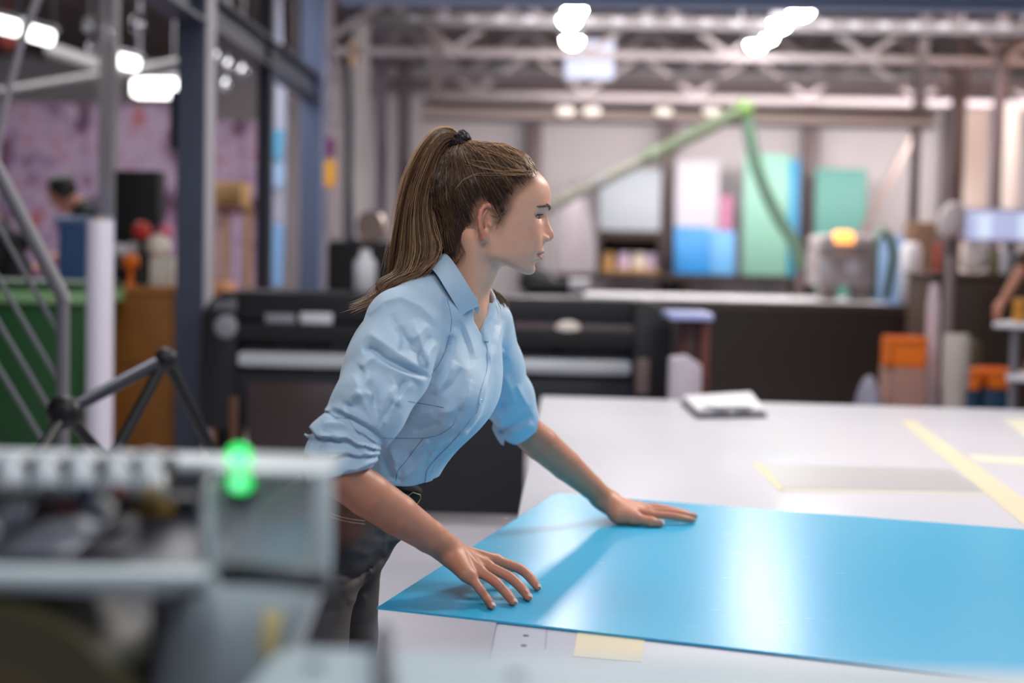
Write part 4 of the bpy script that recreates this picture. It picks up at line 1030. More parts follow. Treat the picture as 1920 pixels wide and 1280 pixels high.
def smooth_pts(P, Q, it=2, lam=.5):
    for _ in range(it):
        acc = np.zeros_like(P); cnt = np.zeros(len(P))
        for k in range(4):
            a = Q[:, k]; b = Q[:, (k+1) % 4]
            np.add.at(acc, a, P[b]); np.add.at(cnt, a, 1); np.add.at(acc, b, P[a]); np.add.at(cnt, b, 1)
        m = cnt > 0; P[m] = P[m]*(1-lam)+lam*acc[m]/cnt[m][:, None]
    return P
def np_mesh(name, P, Q):
    me = bpy.data.meshes.new(name); n = len(P); f = len(Q); k = Q.shape[1]
    me.vertices.add(n); me.vertices.foreach_set('co', np.asarray(P, np.float32).ravel())
    me.loops.add(f*k); me.loops.foreach_set('vertex_index', np.asarray(Q, np.int32).ravel())
    me.polygons.add(f); me.polygons.foreach_set('loop_start', np.arange(f, dtype=np.int32)*k)
    me.update(calc_edges=True); me.validate(); return me
def keep_largest(P, Q, frac=.02):
    """drop stray islands"""
    n = len(P); lab = np.arange(n)
    while True:
        m = lab[Q].min(1); new = lab.copy()
        for k in range(Q.shape[1]): np.minimum.at(new, Q[:, k], m)
        new = new[new]
        if (new == lab).all(): break
        lab = new
    u, c = np.unique(lab, return_counts=True); good = u[c > frac*n]
    fm = np.isin(lab[Q[:, 0]], good); Q = Q[fm]; used = np.unique(Q); mp = np.full(n, -1); mp[used] = np.arange(len(used))
    return P[used], mp[Q]
def A3(v): return np.array(v, float)
def Wn(px, py, Y): return A3(W(px, py, Y))
def axes(yaw, pitch, roll=0.):
    cy, sy = math.cos(yaw), math.sin(yaw); f = A3((cy, sy, 0)); l = A3((-sy, cy, 0)); u = A3((0, 0, 1))
    f2 = f*math.cos(pitch)-u*math.sin(pitch); u2 = u*math.cos(pitch)+f*math.sin(pitch)
    return f2, l*math.cos(roll)+u2*math.sin(roll), u2*math.cos(roll)-l*math.sin(roll)
def interp(x, xs, ys):
    """monotone-ish smooth interpolation (Catmull-Rom on uneven knots), arrays allowed"""
    xs = A3(xs); ys = A3(ys); i = np.clip(np.searchsorted(xs, x)-1, 0, len(xs)-2)
    m = np.gradient(ys, xs); h = xs[i+1]-xs[i]; t = np.clip((x-xs[i])/h, 0, 1)
    return (2*t**3-3*t**2+1)*ys[i]+(t**3-2*t**2+t)*h*m[i]+(-2*t**3+3*t**2)*ys[i+1]+(t**3-t**2)*h*m[i+1]
def sstep(a, b, x):
    t = np.clip((x-a)/(b-a), 0, 1); return t*t*(3-2*t)
# ================================================================== THE WOMAN: head
HO = Wn(907, 420, 2.49); HF, HL, HU = axes(math.radians(8), math.radians(8))
HM = np.stack([HF, HL, HU])                     # world->local rows
def to_head(p): return (p-HO) @ HM.T
def from_head(q): return HO+A3(q) @ HM
HZ = [-.088, -.0795, -.0737, -.0636, -.055, -.0477, -.0366, -.026, -.0151, -.005, .0065, .02, .030, .0382, .0486, .0582, .0728, .0907, .106]
HP = [.083, .0905, .0985, .1022, .1012, .1045, .1080, .1088, .1078, .1050, .1020, .1010, .1012, .1022, .1051, .1060, .103, .0952, .083]
HW = [.012, .022, .033, .043, .0495, .053, .057, .060, .0625, .0645, .0660, .0665, .0662, .0655, .066, .066, .064, .058, .05]
NZ = [-.020, -.0165, -.0140, -.0105, -.0049, .0011, .0061, .0135, .0237, .0382, .046]
NH = [0, .001, .0050, .0120, .0195, .0218, .0203, .0142, .0062, .0004, 0]
def head_local(q):
    x, y, z = q[:, 0], q[:, 1], q[:, 2]; ay = np.abs(y)
    feat = np.zeros(len(q))
    N = np.where((z > NZ[0]) & (z < NZ[-1]), interp(z, NZ, NH), 0)
    sg = np.interp(z, [-.016, -.006, .004, .012, .024, .04], [.0085, .0098, .0098, .0075, .0062, .0080])
    feat += N*np.exp(-(ay/sg)**2.3)
    feat += .0085*np.exp(-((ay-.0125)/.0050)**2-((z+.0075)/.0062)**2)                     # wings of the nose
    feat += .0016*np.exp(-((ay-.004)/.003)**2-((z+.02)/.006)**2)
    lipw = np.clip(1-(ay/.0255)**2, 0, 1)
    feat += .0048*lipw**.8*np.exp(-((z+.0305+.10*ay)/.0048)**2)                                    # upper lip
    feat += .0062*np.clip(1-(ay/.023)**2, 0, 1)**.8*np.exp(-((z+.0445-.06*ay)/.0052)**2)                # lower lip
    feat -= .0048*np.clip(1-(ay/.0275)**2, 0, 1)**.4*np.exp(-((z+.0372-.03*ay)/.0017)**2)                 # mouth line
    feat -= .0035*np.exp(-((ay-.027)/.004)**2-((z+.038)/.005)**2)                          # mouth corner
    feat -= .0025*np.exp(-(ay/.018)**2-((z+.054)/.004)**2)
    feat -= .0125*np.exp(-((ay-.030)/.0150)**2-((z-.0275)/.0085)**2)                       # eye socket
    feat += .0030*np.exp(-((ay-.028)/.017)**2-((z-.0455)/.006)**2)                       # brow
    feat += .0030*np.exp(-((ay-.040)/.014)**2-((z+.002)/.014)**2)                        # cheek
    msk = sstep(.03, .06, x); x2 = x-feat*msk
    q2 = np.stack([x2, y, z], 1)
    d = ellip(q2, A3((.004, 0, .048)), A3((.0995, .0745, .084)))
    P0 = interp(z, HZ, HP); w = interp(z, HZ, HW); xc = .018
    dx = x2-xc; a = np.where(dx > 0, np.maximum(P0-xc, .01), .075); w = np.maximum(w, .01)
    n = 2.25; g = (np.abs(dx/a)**n+(ay/w)**n+1e-12)**(1/n)
    f = (g-1)*np.minimum(a, w)*.92
    f = smax(f, z-.098, .02)
    zl = -.0805+np.clip(.094-x, 0, .12)*.40-.004*sstep(.02, .05, ay)
    f = smax(f, (zl-z)*.93, .012)
    d = smin(d, f, .018)
    # eyelids and their opening
    ex, ey, ez = .0790, .0310, .0275
    ee = np.sqrt((x-ex)**2+(ay-ey)**2+(z-ez)**2)
    lid = ee-.0134
    op = .0036*np.sqrt(np.clip(1-((ay-ey-.001)/.0142)**2, 0, 1))-np.abs(z-ez-.0002+.05*(ay-ey))
    lid = np.where(x > ex-.002, np.maximum(lid, np.minimum(op, .003)), lid)
    d = smin(d, lid, .0035)
    op2 = .0038*np.sqrt(np.clip(1-((ay-ey-.0015)/.0160)**2, 0, 1))-np.abs(z-ez+.0004+.05*(ay-ey))
    d = np.maximum(d, np.where((x > .066) & (ee < .026), np.minimum(op2, ee-.0119), -1))
    # nostrils
    ns = np.sqrt(((x-.1165)/1.4)**2+((ay-.0062)/.9)**2+((z+.0128)/.8)**2)-.0036
    d = smax(d, -ns, .002)
    # ear
    e0 = A3((.0005, .0700, .0010)); c25, s25 = math.cos(math.radians(30)), math.sin(math.radians(30))
    px_, py_, pz_ = x-e0[0], ay-e0[1], z-e0[2]
    ea = px_*c25-py_*s25; ec = px_*s25+py_*c25; tl = math.radians(8)
    a2 = ea*math.cos(tl)+pz_*math.sin(tl); b2 = pz_*math.cos(tl)-ea*math.sin(tl)
    E = np.stack([a2, b2, ec], 1)
    near = (np.abs(E) < .06).all(1)
    if near.any():
        e = E[near]
        hel = [(.005, .006, .001), (.007, .016, .0015), (.004, .0245, .003), (-.003, .0295, .004), (-.012, .0280, .0055), (-.0195, .0195, .0065), (-.0215, .007, .0068), (-.019, -.007, .0058), (-.013, -.0175, .004), (-.007, -.0245, .0025), (-.002, -.0265, .001)]
        rr = [.0026, .0032, .0034, .0035, .0036, .0036, .0036, .0036, .0038, .0048, .0044]
        v = np.full(len(e), .3)
        for i in range(len(hel)-1): v = smin(v, rcone(e, A3(hel[i]), A3(hel[i+1]), rr[i], rr[i+1]), .003)
        v = smin(v, ellip(e, A3((-.007, .001, -.001)), A3((.0135, .0265, .0028))), .004)
        v = smin(v, ellip(e, A3((-.004, -.0235, .001)), A3((.0085, .0085, .0042))), .004)
        ah = [(-.006, .020, .003), (-.0135, .011, .0042), (-.0150, .0, .0042), (-.0115, -.011, .0034)]
        for i in range(3): v = smin(v, rcone(e, A3(ah[i]), A3(ah[i+1]), .0026, .0026), .003)
        v = smax(v, -ellip(e, A3((-.0050, -.003, .0030)), A3((.0078, .0115, .0068))), .002)
        v = smin(v, np.sqrt(((e-A3((.0035, -.004, .003)))**2).sum(1))-.0042, .003)
        dd = d[near]; d[near] = smin(dd, v, .004)
    return d
body = Sdf()
body.add(lambda p: head_local(to_head(p)), from_head((.01, 0, .03)), .15, .0)
# neck
NB = Wn(836, 605, 2.52)
body.cone(Wn(895, 455, 2.49), Wn(855, 562, 2.505), .0525, .0485, .022)
body.cone(Wn(855, 562, 2.505), NB, .0485, .056, .01)
body.cone(Wn(884, 445, 2.435), Wn(884, 575, 2.475), .012, .009, .02)      # sternomastoid
# shoulders, chest core (hidden by the shirt)
RS = Wn(757, 612, 2.36); LS = Wn(905, 612, 2.71)
CH = Wn(805, 690, 2.52); WA = Wn(690, 905, 2.5)
body.cone(NB, RS, .05, .045, .03).cone(NB, LS, .05, .045, .03).cone(NB, CH, .072, .078, .04).cone(CH, WA, .075, .052, .04)
body.cone(Wn(864, 610, 2.52), Wn(872, 690, 2.52), .028, .02, .03)
# right arm
RE = Wn(632, 887, 2.20); RW = Wn(850, 1036, 2.355)
fa = RW-RE
body.cone(RS, RE, .043, .036, .02)
rA = [RE, RE+fa*.25, RE+fa*.5, RE+fa*.78, RE+fa*.96]
body.chain(rA, [.0345, .0362, .0335, .0272, .0240], .004)
# right hand
def hand(S, wrist, arm_dir, mcps, fingers, radii, thumb, thumb_r, upv, wr=.0215, k=.008):
    """mcps: 4 knuckles; fingers: per finger [PIP, DIP, TIP]; radii: per finger"""
    w = A3(wrist)
    S.cone(w-arm_dir*.02, w+arm_dir*.012, wr*1.05, wr*.98, .014, (upv, 1.25))
    mid = sum(mcps)/4
    for m, r in zip(mcps, radii):
        base = w+arm_dir*.014+(m-mid)*.42
        S.cone(base, m, .0125, r*1.22, .012, (upv, 1.12))
    for i in range(3):                                            # web of the palm between the metacarpals
        a = mcps[i]*.5+mcps[i+1]*.5; b = w+arm_dir*.02
        S.cone(b+(a-b)*.2-upv*.003, b+(a-b)*.86-upv*.004, .013, .0085, .01)
    for m, f, r in zip(mcps, fingers, radii):
        K = np.array([m-(A3(f[0])-m)*.25, m]+[A3(x) for x in f])
        tt = np.linspace(1, 4, 16); C_ = np.stack([interp(tt, np.arange(5), K[:, k]) for k in range(3)], 1)
        rv = r*np.interp(tt, [1, 1.35, 1.75, 2, 2.3, 2.7, 3, 3.3, 4], [1.20, 1.10, 1.03, 1.06, 1.01, .96, .97, .94, .80])
        for i in range(15): S.cone(C_[i], C_[i+1], rv[i], rv[i+1], .0025)
        S.ball(m+upv*.0006, r*1.16, .008)
        S.cone(w+arm_dir*.012+upv*(wr*.62)+(m-mid)*.25, m+upv*r*.80, .0028, .0030, .007)
    t = [A3(x) for x in thumb]
    S.cone(w+arm_dir*.012, t[1], .013, thumb_r*1.45, .014)
    S.cone(t[0], t[1], thumb_r*1.4, thumb_r*1.25, .012)
    S.cone(t[1], t[2], thumb_r*1.18, thumb_r*1.02, .006); S.ball(t[2], thumb_r*1.06, .005)
    S.cone(t[2], t[3], thumb_r*1.04, thumb_r*.78, .004)
    return mid
up = A3((0, 0, 1))
TIPZ = .8065
rm = [Wn(929, 1050, 2.42), Wn(912, 1061, 2.372), Wn(898, 1071, 2.335), Wn(885, 1084, 2.302)]
rf = [[Wn(974, 1066, 2.425), Wn(996, 1085, 2.42), A3(WZ(1008, 1101, TIPZ))],
      [Wn(954, 1081, 2.362), Wn(980, 1105, 2.352), A3(WZ(991, 1120, TIPZ))],
      [Wn(928, 1090, 2.318), Wn(951, 1114, 2.310), A3(WZ(963, 1129, TIPZ))],
      [Wn(898, 1102, 2.288), Wn(914, 1124, 2.284), A3(WZ(923, 1136.5, TIPZ-.0006))]]
rr_ = [.0078, .0081, .0077, .0067]
rdir = (sum(rm)/4-RW); rdir /= np.linalg.norm(rdir)
rup = np.cross(rdir, A3((0, 1, 0))); rup = -rup if rup[2] < 0 else rup; rup /= np.linalg.norm(rup)
rth = [RW+rdir*.02+A3((0, .016, -.01)), Wn(905, 1050, 2.44)+A3((0, 0, -.012)), A3(WZ(948, 1062, .818)), A3(WZ(968, 1066, .8085))]
hand(body, RW, rdir, rm, rf, rr_, rth, .0086, rup)
body.cone(Wn(848, 1046, 2.335), Wn(872, 1075, 2.30), .0165, .0125, .014)       # ball of the little finger
# left arm
LE = Wn(978, 800, 2.93); LW = Wn(1140, 940, 3.075)
fl = LW-LE
body.cone(LS, LE, .043, .036, .02)
body.chain([LE, LE+fl*.22, LE+fl*.5, LE+fl*.8, LE+fl*.97], [.0345, .036, .0325, .0255, .0225], .004)
lm = [Wn(1217, 964, 3.06), Wn(1214, 958, 3.105), Wn(1207, 952, 3.15), Wn(1198, 948, 3.185)]
lf = [[Wn(1256, 967, 3.06), Wn(1281, 971.5, 3.06), A3(WZ(1299, 975, .8075))],
      [Wn(1258, 960, 3.105), Wn(1285, 964.5, 3.105), A3(WZ(1303, 968, .8075))],
      [Wn(1246, 954, 3.15), Wn(1270, 958, 3.152), A3(WZ(1288, 961.5, .8072))],
      [Wn(1228, 949, 3.19), Wn(1250, 952.5, 3.195), A3(WZ(1264, 955, .8070))]]
ldir = (sum(lm)/4-LW); ldir /= np.linalg.norm(ldir)
lup = np.cross(ldir, A3((0, 1, 0))); lup = -lup if lup[2] < 0 else lup; lup /= np.linalg.norm(lup)
lth = [Wn(1160, 960, 3.05), Wn(1189, 971, 3.03), A3(WZ(1221, 978.5, .811)), A3(WZ(1239, 981, .8085))]
hand(body, LW, ldir, lm, lf, [.0074, .0077, .0073, .0064], lth, .0102, lup)
body.cone(LW, A3(WZ(1160, 968, .818)), .02, .017, .02)             # heel of the hand on the sheet
# keep everything above the sheet
def above_sheet(p):
    d = .8006-p[:, 2]; far = np.where((p[:, 0] > -.34) & (p[:, 1] > 2.15), d, -1.); return far
body.cut(lambda p: above_sheet(p), .002)
import time as _t; _t0 = _t.time()
allp = np.array([RE, LE, HO, RS, LS, WA]+[f[2] for f in rf]+[f[2] for f in lf])
P, Q = surface_nets(body, allp.min(0)-.17, allp.max(0)+.17, .0018)
P, Q = keep_largest(P, Q); P = smooth_pts(P, Q, 2, .45)
print('body', len(P), _t.time()-_t0)
# skin: base colour varies over the body (lips, ruddier ears, cheeks and fingers)
m_skin = bpy.data.materials.new('skin'); m_skin.use_nodes = True
nt = m_skin.node_tree; b = nt.nodes['Principled BSDF']; I = b.inputs
I['Roughness'].default_value = .47; I['Subsurface Weight'].default_value = .18; I['Subsurface Radius'].default_value = (1, .32, .18); I['Subsurface Scale'].default_value = .005
I['Specular IOR Level'].default_value = .4
at = nt.nodes.new('ShaderNodeAttribute'); at.attribute_name = 'tone'
tc = nt.nodes.new('ShaderNodeTexCoord'); n = nt.nodes.new('ShaderNodeTexNoise'); n.inputs['Scale'].default_value = 38; n.inputs['Detail'].default_value = 5
nt.links.new(tc.outputs['Object'], n.inputs['Vector'])
r = nt.nodes.new('ShaderNodeMapRange'); r.inputs['From Min'].default_value = .3; r.inputs['From Max'].default_value = .7; r.inputs['To Min'].default_value = .93; r.inputs['To Max'].default_value = 1.05
nt.links.new(n.outputs['Fac'], r.inputs['Value'])
mx = nt.nodes.new('ShaderNodeVectorMath'); mx.operation = 'SCALE'; nt.links.new(at.outputs['Color'], mx.inputs[0]); nt.links.new(r.outputs['Result'], mx.inputs['Scale'])
nt.links.new(mx.outputs['Vector'], I['Base Color'])
n2 = nt.nodes.new('ShaderNodeTexNoise'); n2.inputs['Scale'].default_value = 420; nt.links.new(tc.outputs['Object'], n2.inputs['Vector'])
bp = nt.nodes.new('ShaderNodeBump'); bp.inputs['Strength'].default_value = .10; bp.inputs['Distance'].default_value = .0006
nt.links.new(n2.outputs['Fac'], bp.inputs['Height']); nt.links.new(bp.outputs['Normal'], I['Normal'])
q = to_head(P); ay = np.abs(q[:, 1])
skin = A3(lin((232, 172, 142))[:3]); ruddy = A3(lin((214, 132, 108))[:3]); lip = A3(lin((186, 98, 98))[:3]); arm = A3(lin((198, 134, 106))[:3])
col = np.tile(skin, (len(P), 1))
def mixc(c, w): 
    global col
    w = np.clip(w, 0, 1)[:, None]; col = col*(1-w)+c*w
inhead = (np.linalg.norm(q-A3((.01, 0, .03)), axis=1) < .16)
mixc(arm, np.where(inhead & (q[:, 2] > -.1), 0, sstep(.25, .40, np.linalg.norm(P-HO, axis=1))))
lipz = np.clip(1-(ay/.0245)**2, 0, 1)**.5
lw = sstep(.0, 1, np.exp(-(((q[:, 2]+.0375-.02*ay)/(.0098*np.maximum(lipz, .05)))**4)))*(ay < .0255)*(q[:, 0] > .075)*inhead
mixc(lip, lw*.9)
mixc(ruddy, inhead*.8*sstep(.070, .077, ay)*sstep(1.25, .8, ((q[:, 0]+.012)/.024)**2+((q[:, 2]-.001)/.036)**2))
mixc(ruddy, inhead*.35*np.exp(-((ay-.042)/.02)**2-((q[:, 2]+.004)/.02)**2)*(q[:, 0] > .03))
mixc(ruddy, inhead*.40*np.exp(-(ay/.014)**2-((q[:, 2]-.0)/.012)**2)*(q[:, 0] > .1))
tips = np.array([f[2] for f in rf+lf]+[f[0] for f in rf+lf]+[rth[3], lth[3]])
dist = np.min(np.linalg.norm(P[:, None, :]-tips[None], axis=2), axis=1) if len(P) < 400000 else np.ones(len(P))
mixc(A3(lin((206, 118, 100))[:3]), .55*np.exp(-(dist/.014)**2))
me = np_mesh('person', P, Q)
ca = me.color_attributes.new('tone', 'FLOAT_COLOR', 'POINT'); ca.data.foreach_set('color', np.concatenate([col, np.ones((len(col), 1))], 1).astype(np.float32).ravel())
HOOKCOL = col
person = obj('person', None, m_skin, None, True, me)
tag(person, 'woman in pale blue shirt and grey jeans leaning over the blue sheet, long ponytail', 'person')
# ------------------------------------------------------------------ eyes, brows, lashes, nails, hair (children of the woman)
def hl(px, py, yy):
    """photo pixel on the plane y=yy of the head frame -> head coordinates"""
    d = A3(ray(px, py)); c = A3(CAM); s = ((HO+HL*yy-c)@HL)/(d@HL); return to_head((c+d*s)[None])[0]
def march(f, px, py, y0, y1, n=400):
    """first surface point of f along the sight line between depths y0 and y1"""
    ys = np.linspace(y0, y1, n); d = A3(ray(px, py)); Pp = A3(CAM)+d[None]*(ys/d[1])[:, None]; v = f(Pp)
    i = np.argmax(v < 0)
    return Pp[i] if (v < 0).any() else None
m_eye = mat('eye_white', (168, 156, 152), .25); m_iris = mat('iris_grey_blue', (74, 84, 92), .2); m_pupil = mat('pupil', (10, 9, 10), .1); m_lash = mat('lash_dark', (34, 24, 22), .6)
for s in (-1, 1):
    c = A3((.0790, s*.0310, .0275)); look = A3((.90, -.40, -.13)); look /= np.linalg.norm(look)
    e = obj('eyeball', MB().ball(from_head(c), .0121, u=32, v=20), m_eye, person)
    ld = (look @ HM)
    ci = from_head(c+look*.0090)
    obj('iris', MB().lathe([(.0001, .0029), (.0034, .0026), (.0064, .0010), (.0066, -.0004), (.0055, -.0014)], ci, ld, 28), m_iris, e)
    obj('pupil', MB().lathe([(.0001, .0032), (.0018, .00315), (.0022, .0026), (.001, .002)], ci, ld, 20), m_pupil, e)
    # upper lash line and lashes
    mb = MB(); rnd = random.Random(5)
    n = 26; base = []
    for i in range(n+1):
        t = i/n; yy = .0310+.0015+(-.0150+.0300*t); h = .0032*math.sqrt(max(0, 1-((yy-.0325)/.0160)**2))
        zz = .0275-.0004-.05*(yy-.031)+h; rr = .0127; dx = math.sqrt(max(rr**2-(yy-.031)**2-(zz-.0275)**2, 1e-6))
        base.append(A3((.0790+dx, s*yy, zz)))
    mb.tube([from_head(p) for p in base], [.0005]+[.0009]*(n-1)+[.0006], 6)
    for i in range(2, n):
        p = base[i]; o = p-A3((.079, s*.031, .0275)); o /= np.linalg.norm(o); o[1] += s*.25
        L = .0052+.0025*(i/n)
        mb.tube([from_head(p), from_head(p+o*L*.5+A3((0, 0, -.0004))), from_head(p+o*L+A3((0, 0, .0012)))], [.00035, .0003, .0001], 4)
    obj('eyelashes', mb, m_lash, person)
    # lower lash line, thinner
    mb = MB(); lo_ = []
    for i in range(n+1):
        t = i/n; yy = .0325+(-.0150+.0300*t); h = .0032*math.sqrt(max(0, 1-((yy-.0325)/.0160)**2)); zz = .0275-.0004-.05*(yy-.031)-h
        dx = math.sqrt(max(.0126**2-(yy-.031)**2-(zz-.0275)**2, 1e-6)); lo_.append(from_head(A3((.0790+dx, s*yy, zz))))
    obj('lower_lashes', mb.tube(lo_, .0004, 6), m_lash, person)
# eyebrows: tapered strips lying on the brow
def on_head(y, z, off=.0006):
    xs = np.linspace(.13, .02, 500); v = head_local(np.stack([xs, np.full(500, y), np.full(500, z)], 1)); i = np.argmax(v < off); return A3((xs[i], y, z))
m_brow = mat('brow_brown', (126, 92, 72), .7)
for s in (-1, 1):
    mb = MB(); rnd = random.Random(11)
    for i in range(170):
        t = rnd.random(); yy = .0195+t*.031; zc = .0428+.0060*math.sin(min(t*1.35, 1)*PI*.58)-.0120*max(0, t-.5)**1.0
        hw = .0028*(1-t*.72)*(1 if t > .06 else t/.06); zz = zc+rnd.uniform(-1, 1)*hw
        p0 = on_head(s*yy, zz); y1 = yy+.0055; p1 = on_head(s*y1, zz+(.0022 if t < .6 else -.0012)*(1-t)+rnd.uniform(-.0006, .0006), .0012)
        mb.tube([from_head(p0), from_head((p0+p1)/2+A3((.0004, 0, 0))), from_head(p1)], [.0005, .0005, .00015], 4)
    obj('eyebrow', mb, m_brow, person)
# finger nails
m_nail = mat('nail_pink', (232, 186, 176), .22, coat=.4); m_nailtip = mat('nail_white', (244, 238, 232), .25)
def nail(dip, tip, r, upv, w=.86):
    t = tip-dip; L = np.linalg.norm(t); t /= L; u = upv-t*(upv@t); u /= np.linalg.norm(u); b_ = np.cross(t, u)
    rows = []; rows2 = []
    for i in range(9):
        f = i/8; x = L*.42+f*(L*.58+r*.72); rr = r*(.945-.135*min(x/L, 1))+.0009; wd = w*(1.0 if f > .25 else math.sqrt(f/.25)*.75+.25)*(1 if f < .8 else 1-(f-.8)*.9)
        row = []
        for k in range(9):
            a = (k/8-.5)*1.75*wd; lift = rr*(1.0+.03*math.sin(f*PI)) if x <= L else rr*(1.0-.42*((x-L)/(r*.72))**1.8)
            row.append(dip+t*x+u*math.cos(a)*lift+b_*math.sin(a)*rr*1.0)
        rows.append(row)
    mb = MB().grid(rows[:7]); bmesh.ops.solidify(mb.bm, geom=list(mb.bm.faces), thickness=-.0007)
    o = obj('fingernail', mb, m_nail, person)
    mb = MB().grid(rows[6:]); bmesh.ops.solidify(mb.bm, geom=list(mb.bm.faces), thickness=-.0008)
    obj('nail_tip', mb, m_nailtip, o)
for f, r in zip(rf, rr_): nail(f[1], f[2], r, rup)
for f, r in zip(lf, [.0074, .0077, .0073, .0064]): nail(f[1], f[2], r, up)
nail(rth[2], rth[3], .0082, A3((0, .3, .95)))
nail(lth[2], lth[3], .0098, A3((-.1, -.62, .78)))

# ------------------------------------------------------------------ hair
def hair_mat():
    m = bpy.data.materials.new('hair_brown'); m.use_nodes = True; nt = m.node_tree; b = nt.nodes['Principled BSDF']
    at = nt.nodes.new('ShaderNodeAttribute'); at.attribute_name = 'tone'; nt.links.new(at.outputs['Color'], b.inputs['Base Color'])
    b.inputs['Roughness'].default_value = .40; b.inputs['Specular IOR Level'].default_value = .35
    return m
m_hair = hair_mat()
HC_D = A3(lin((52, 36, 28))[:3]); HC_M = A3(lin((118, 84, 58))[:3]); HC_L = A3(lin((200, 160, 120))[:3])
TIE = hl(862, 264, 0)
# hairline outline in side view (head x,z), seen on the right side of the head
hp_px = [(1016, 318), (1004, 332), (985, 348), (968, 362), (958, 376), (954, 392), (946, 404), (938, 418), (931, 416), (926, 402), (917, 390), (908, 381), (898, 388), (892, 402), (888, 420), (882, 446), (872, 468), (858, 496)]
hp = np.array([hl(px, py, 0 if i == 0 else (-.03 if i < 2 else -.062))[[0, 2]] for i, (px, py) in enumerate(hp_px)])
hp[0] = (.0815, .1065)
HPOLY = np.vstack([hp, [(-.045, -.075), (-.13, -.06), (-.14, .06), (-.11, .16), (.0, .18), (.07, .16), (.088, .125)]])
def poly_sd(x, z, PL):
    """signed distance to a closed outline, positive inside"""
    n = len(PL); d2 = np.full(len(x), 1e9); ins = np.zeros(len(x), bool)
    for i in range(n):
        a = PL[i]; b = PL[(i+1) % n]; e = b-a; wx = x-a[0]; wz = z-a[1]; t = np.clip((wx*e[0]+wz*e[1])/(e@e), 0, 1)
        d2 = np.minimum(d2, (wx-e[0]*t)**2+(wz-e[1]*t)**2)
        c1 = (a[1] <= z) & (b[1] > z) & (e[0]*(z-a[1])-(x-a[0])*e[1] < 0); c2 = (a[1] > z) & (b[1] <= z) & (e[0]*(z-a[1])-(x-a[0])*e[1] > 0)
        ins ^= (c1 | c2)
    d = np.sqrt(d2); return np.where(ins, d, -d)
def skull_local(q):
    """head without the ears: cranium plus upper face"""
    x, y, z = q[:, 0], q[:, 1], q[:, 2]
    d = ellip(q, A3((.004, 0, .048)), A3((.0995, .0745, .084)))
    ay = np.abs(y); P0 = interp(z, HZ, HP); w = np.maximum(interp(z, HZ, HW), .01); xc = .018; dx = x-xc; a = np.where(dx > 0, np.maximum(P0-xc, .01), .075)
    f = ((np.abs(dx/a)**2.25+(ay/w)**2.25+1e-12)**(1/2.25)-1)*np.minimum(a, w)*.92
    f = smax(f, z-.098, .02)
    d = smin(d, f, .018)
    w_ = from_head(q)
    nk = rcone(w_, Wn(895, 455, 2.49), Wn(855, 562, 2.505), .0525, .0485)
    return smin(d, nk, .026)
def hair_thick(q):
    s = poly_sd(q[:, 0], q[:, 2], HPOLY)
    th = .0001+.0098*sstep(-.002, .042, s)
    r = np.linalg.norm(q-TIE, axis=1); th = th+.010*np.exp(-(r/.024)**2)
    # combed grooves running to the hair tie
    ang = np.arctan2(q[:, 2]-TIE[2]+.02, q[:, 0]-TIE[0])+q[:, 1]*6
    th = th+.0011*np.sin(ang*34+np.sin(r*60)*1.2)*sstep(.0, .02, s)+.0007*np.sin(ang*83+r*40)*sstep(.0, .02, s)
    return th, s
cap = Sdf()
def capf(p):
    q = to_head(p); th, s = hair_thick(q); return smax(skull_local(q)-th, -s*.8, .002)
cap.add(capf, from_head((0, 0, .05)), .17)
Pc, Qc = surface_nets(cap, HO-A3((.15, .11, .13)), HO+A3((.14, .11, .19)), .0022)
Pc, Qc = keep_largest(Pc, Qc, .05)
rng = np.random.default_rng(4)
# strands: thin three-sided tubes following the combed flow
def strand_mesh(paths, radii, cols):
    """paths: list of (n,3); all n equal"""
    n = len(paths[0]); M = len(paths); A = np.array(paths); T = np.gradient(A, axis=1); T /= np.linalg.norm(T, axis=2, keepdims=True)+1e-9
    ref = np.array([.3, -.9, .3]); U = np.cross(T, ref); U /= np.linalg.norm(U, axis=2, keepdims=True)+1e-9; Wv = np.cross(T, U)
    prof = np.array([.55]+[1.]*(n-4)+[.85, .55, .12]) if n > 5 else np.ones(n)
    R = np.array(radii)[:, None]*prof[None]
    ring = [A+(U*math.cos(a)+Wv*math.sin(a))*R[..., None] for a in (0, 2.0944, 4.18879)]
    Vt = np.stack(ring, 2).reshape(-1, 3)                     # M,n,3 -> flat
    i = np.arange(M)[:, None, None]*n*3+np.arange(n-1)[None, :, None]*3; k = np.arange(3)[None, None, :]; k2 = (k+1) % 3
    F = np.stack([i+k, i+k2, i+3+k2, i+3+k], -1).reshape(-1, 4)
    C = np.repeat(np.array(cols), n*3, axis=0)
    return Vt, F, C
def flow_paths(start, n, step, lift, jitter):
    """walk from start points towards the tie over the scalp"""
    q = start.copy(); out = [q.copy()]; N = len(q)
    for k in range(n-1):
        d = TIE-q; L = np.linalg.norm(d, axis=1, keepdims=True); d = d/np.maximum(L, 1e-4)
        e = 1e-3; g = np.stack([skull_local(q+A3(v)*e)-skull_local(q-A3(v)*e) for v in ((1, 0, 0), (0, 1, 0), (0, 0, 1))], 1); g /= np.linalg.norm(g, axis=1, keepdims=True)+1e-9
        d = d-g*(d*g).sum(1, keepdims=True)*np.minimum(1, L/.05)
        d += jitter*np.sin(k*.55+np.arange(N)[:, None]*A3((1.3, 2.1, .7)))
        d /= np.linalg.norm(d, axis=1, keepdims=True)+1e-9
        q = q+d*np.minimum(step, L*.5)
        th, s = hair_thick(q); v = skull_local(q); tgt = th+lift
        q = q+g*(tgt-v)[:, None]*np.minimum(1, L/.03)
        out.append(q.copy())
    return np.stack(out, 1)
vq = to_head(Pc); th, s = hair_thick(vq); outer = (skull_local(vq) > th*.6) & (s > .0004)
cand = vq[outer]; cs = s[outer]
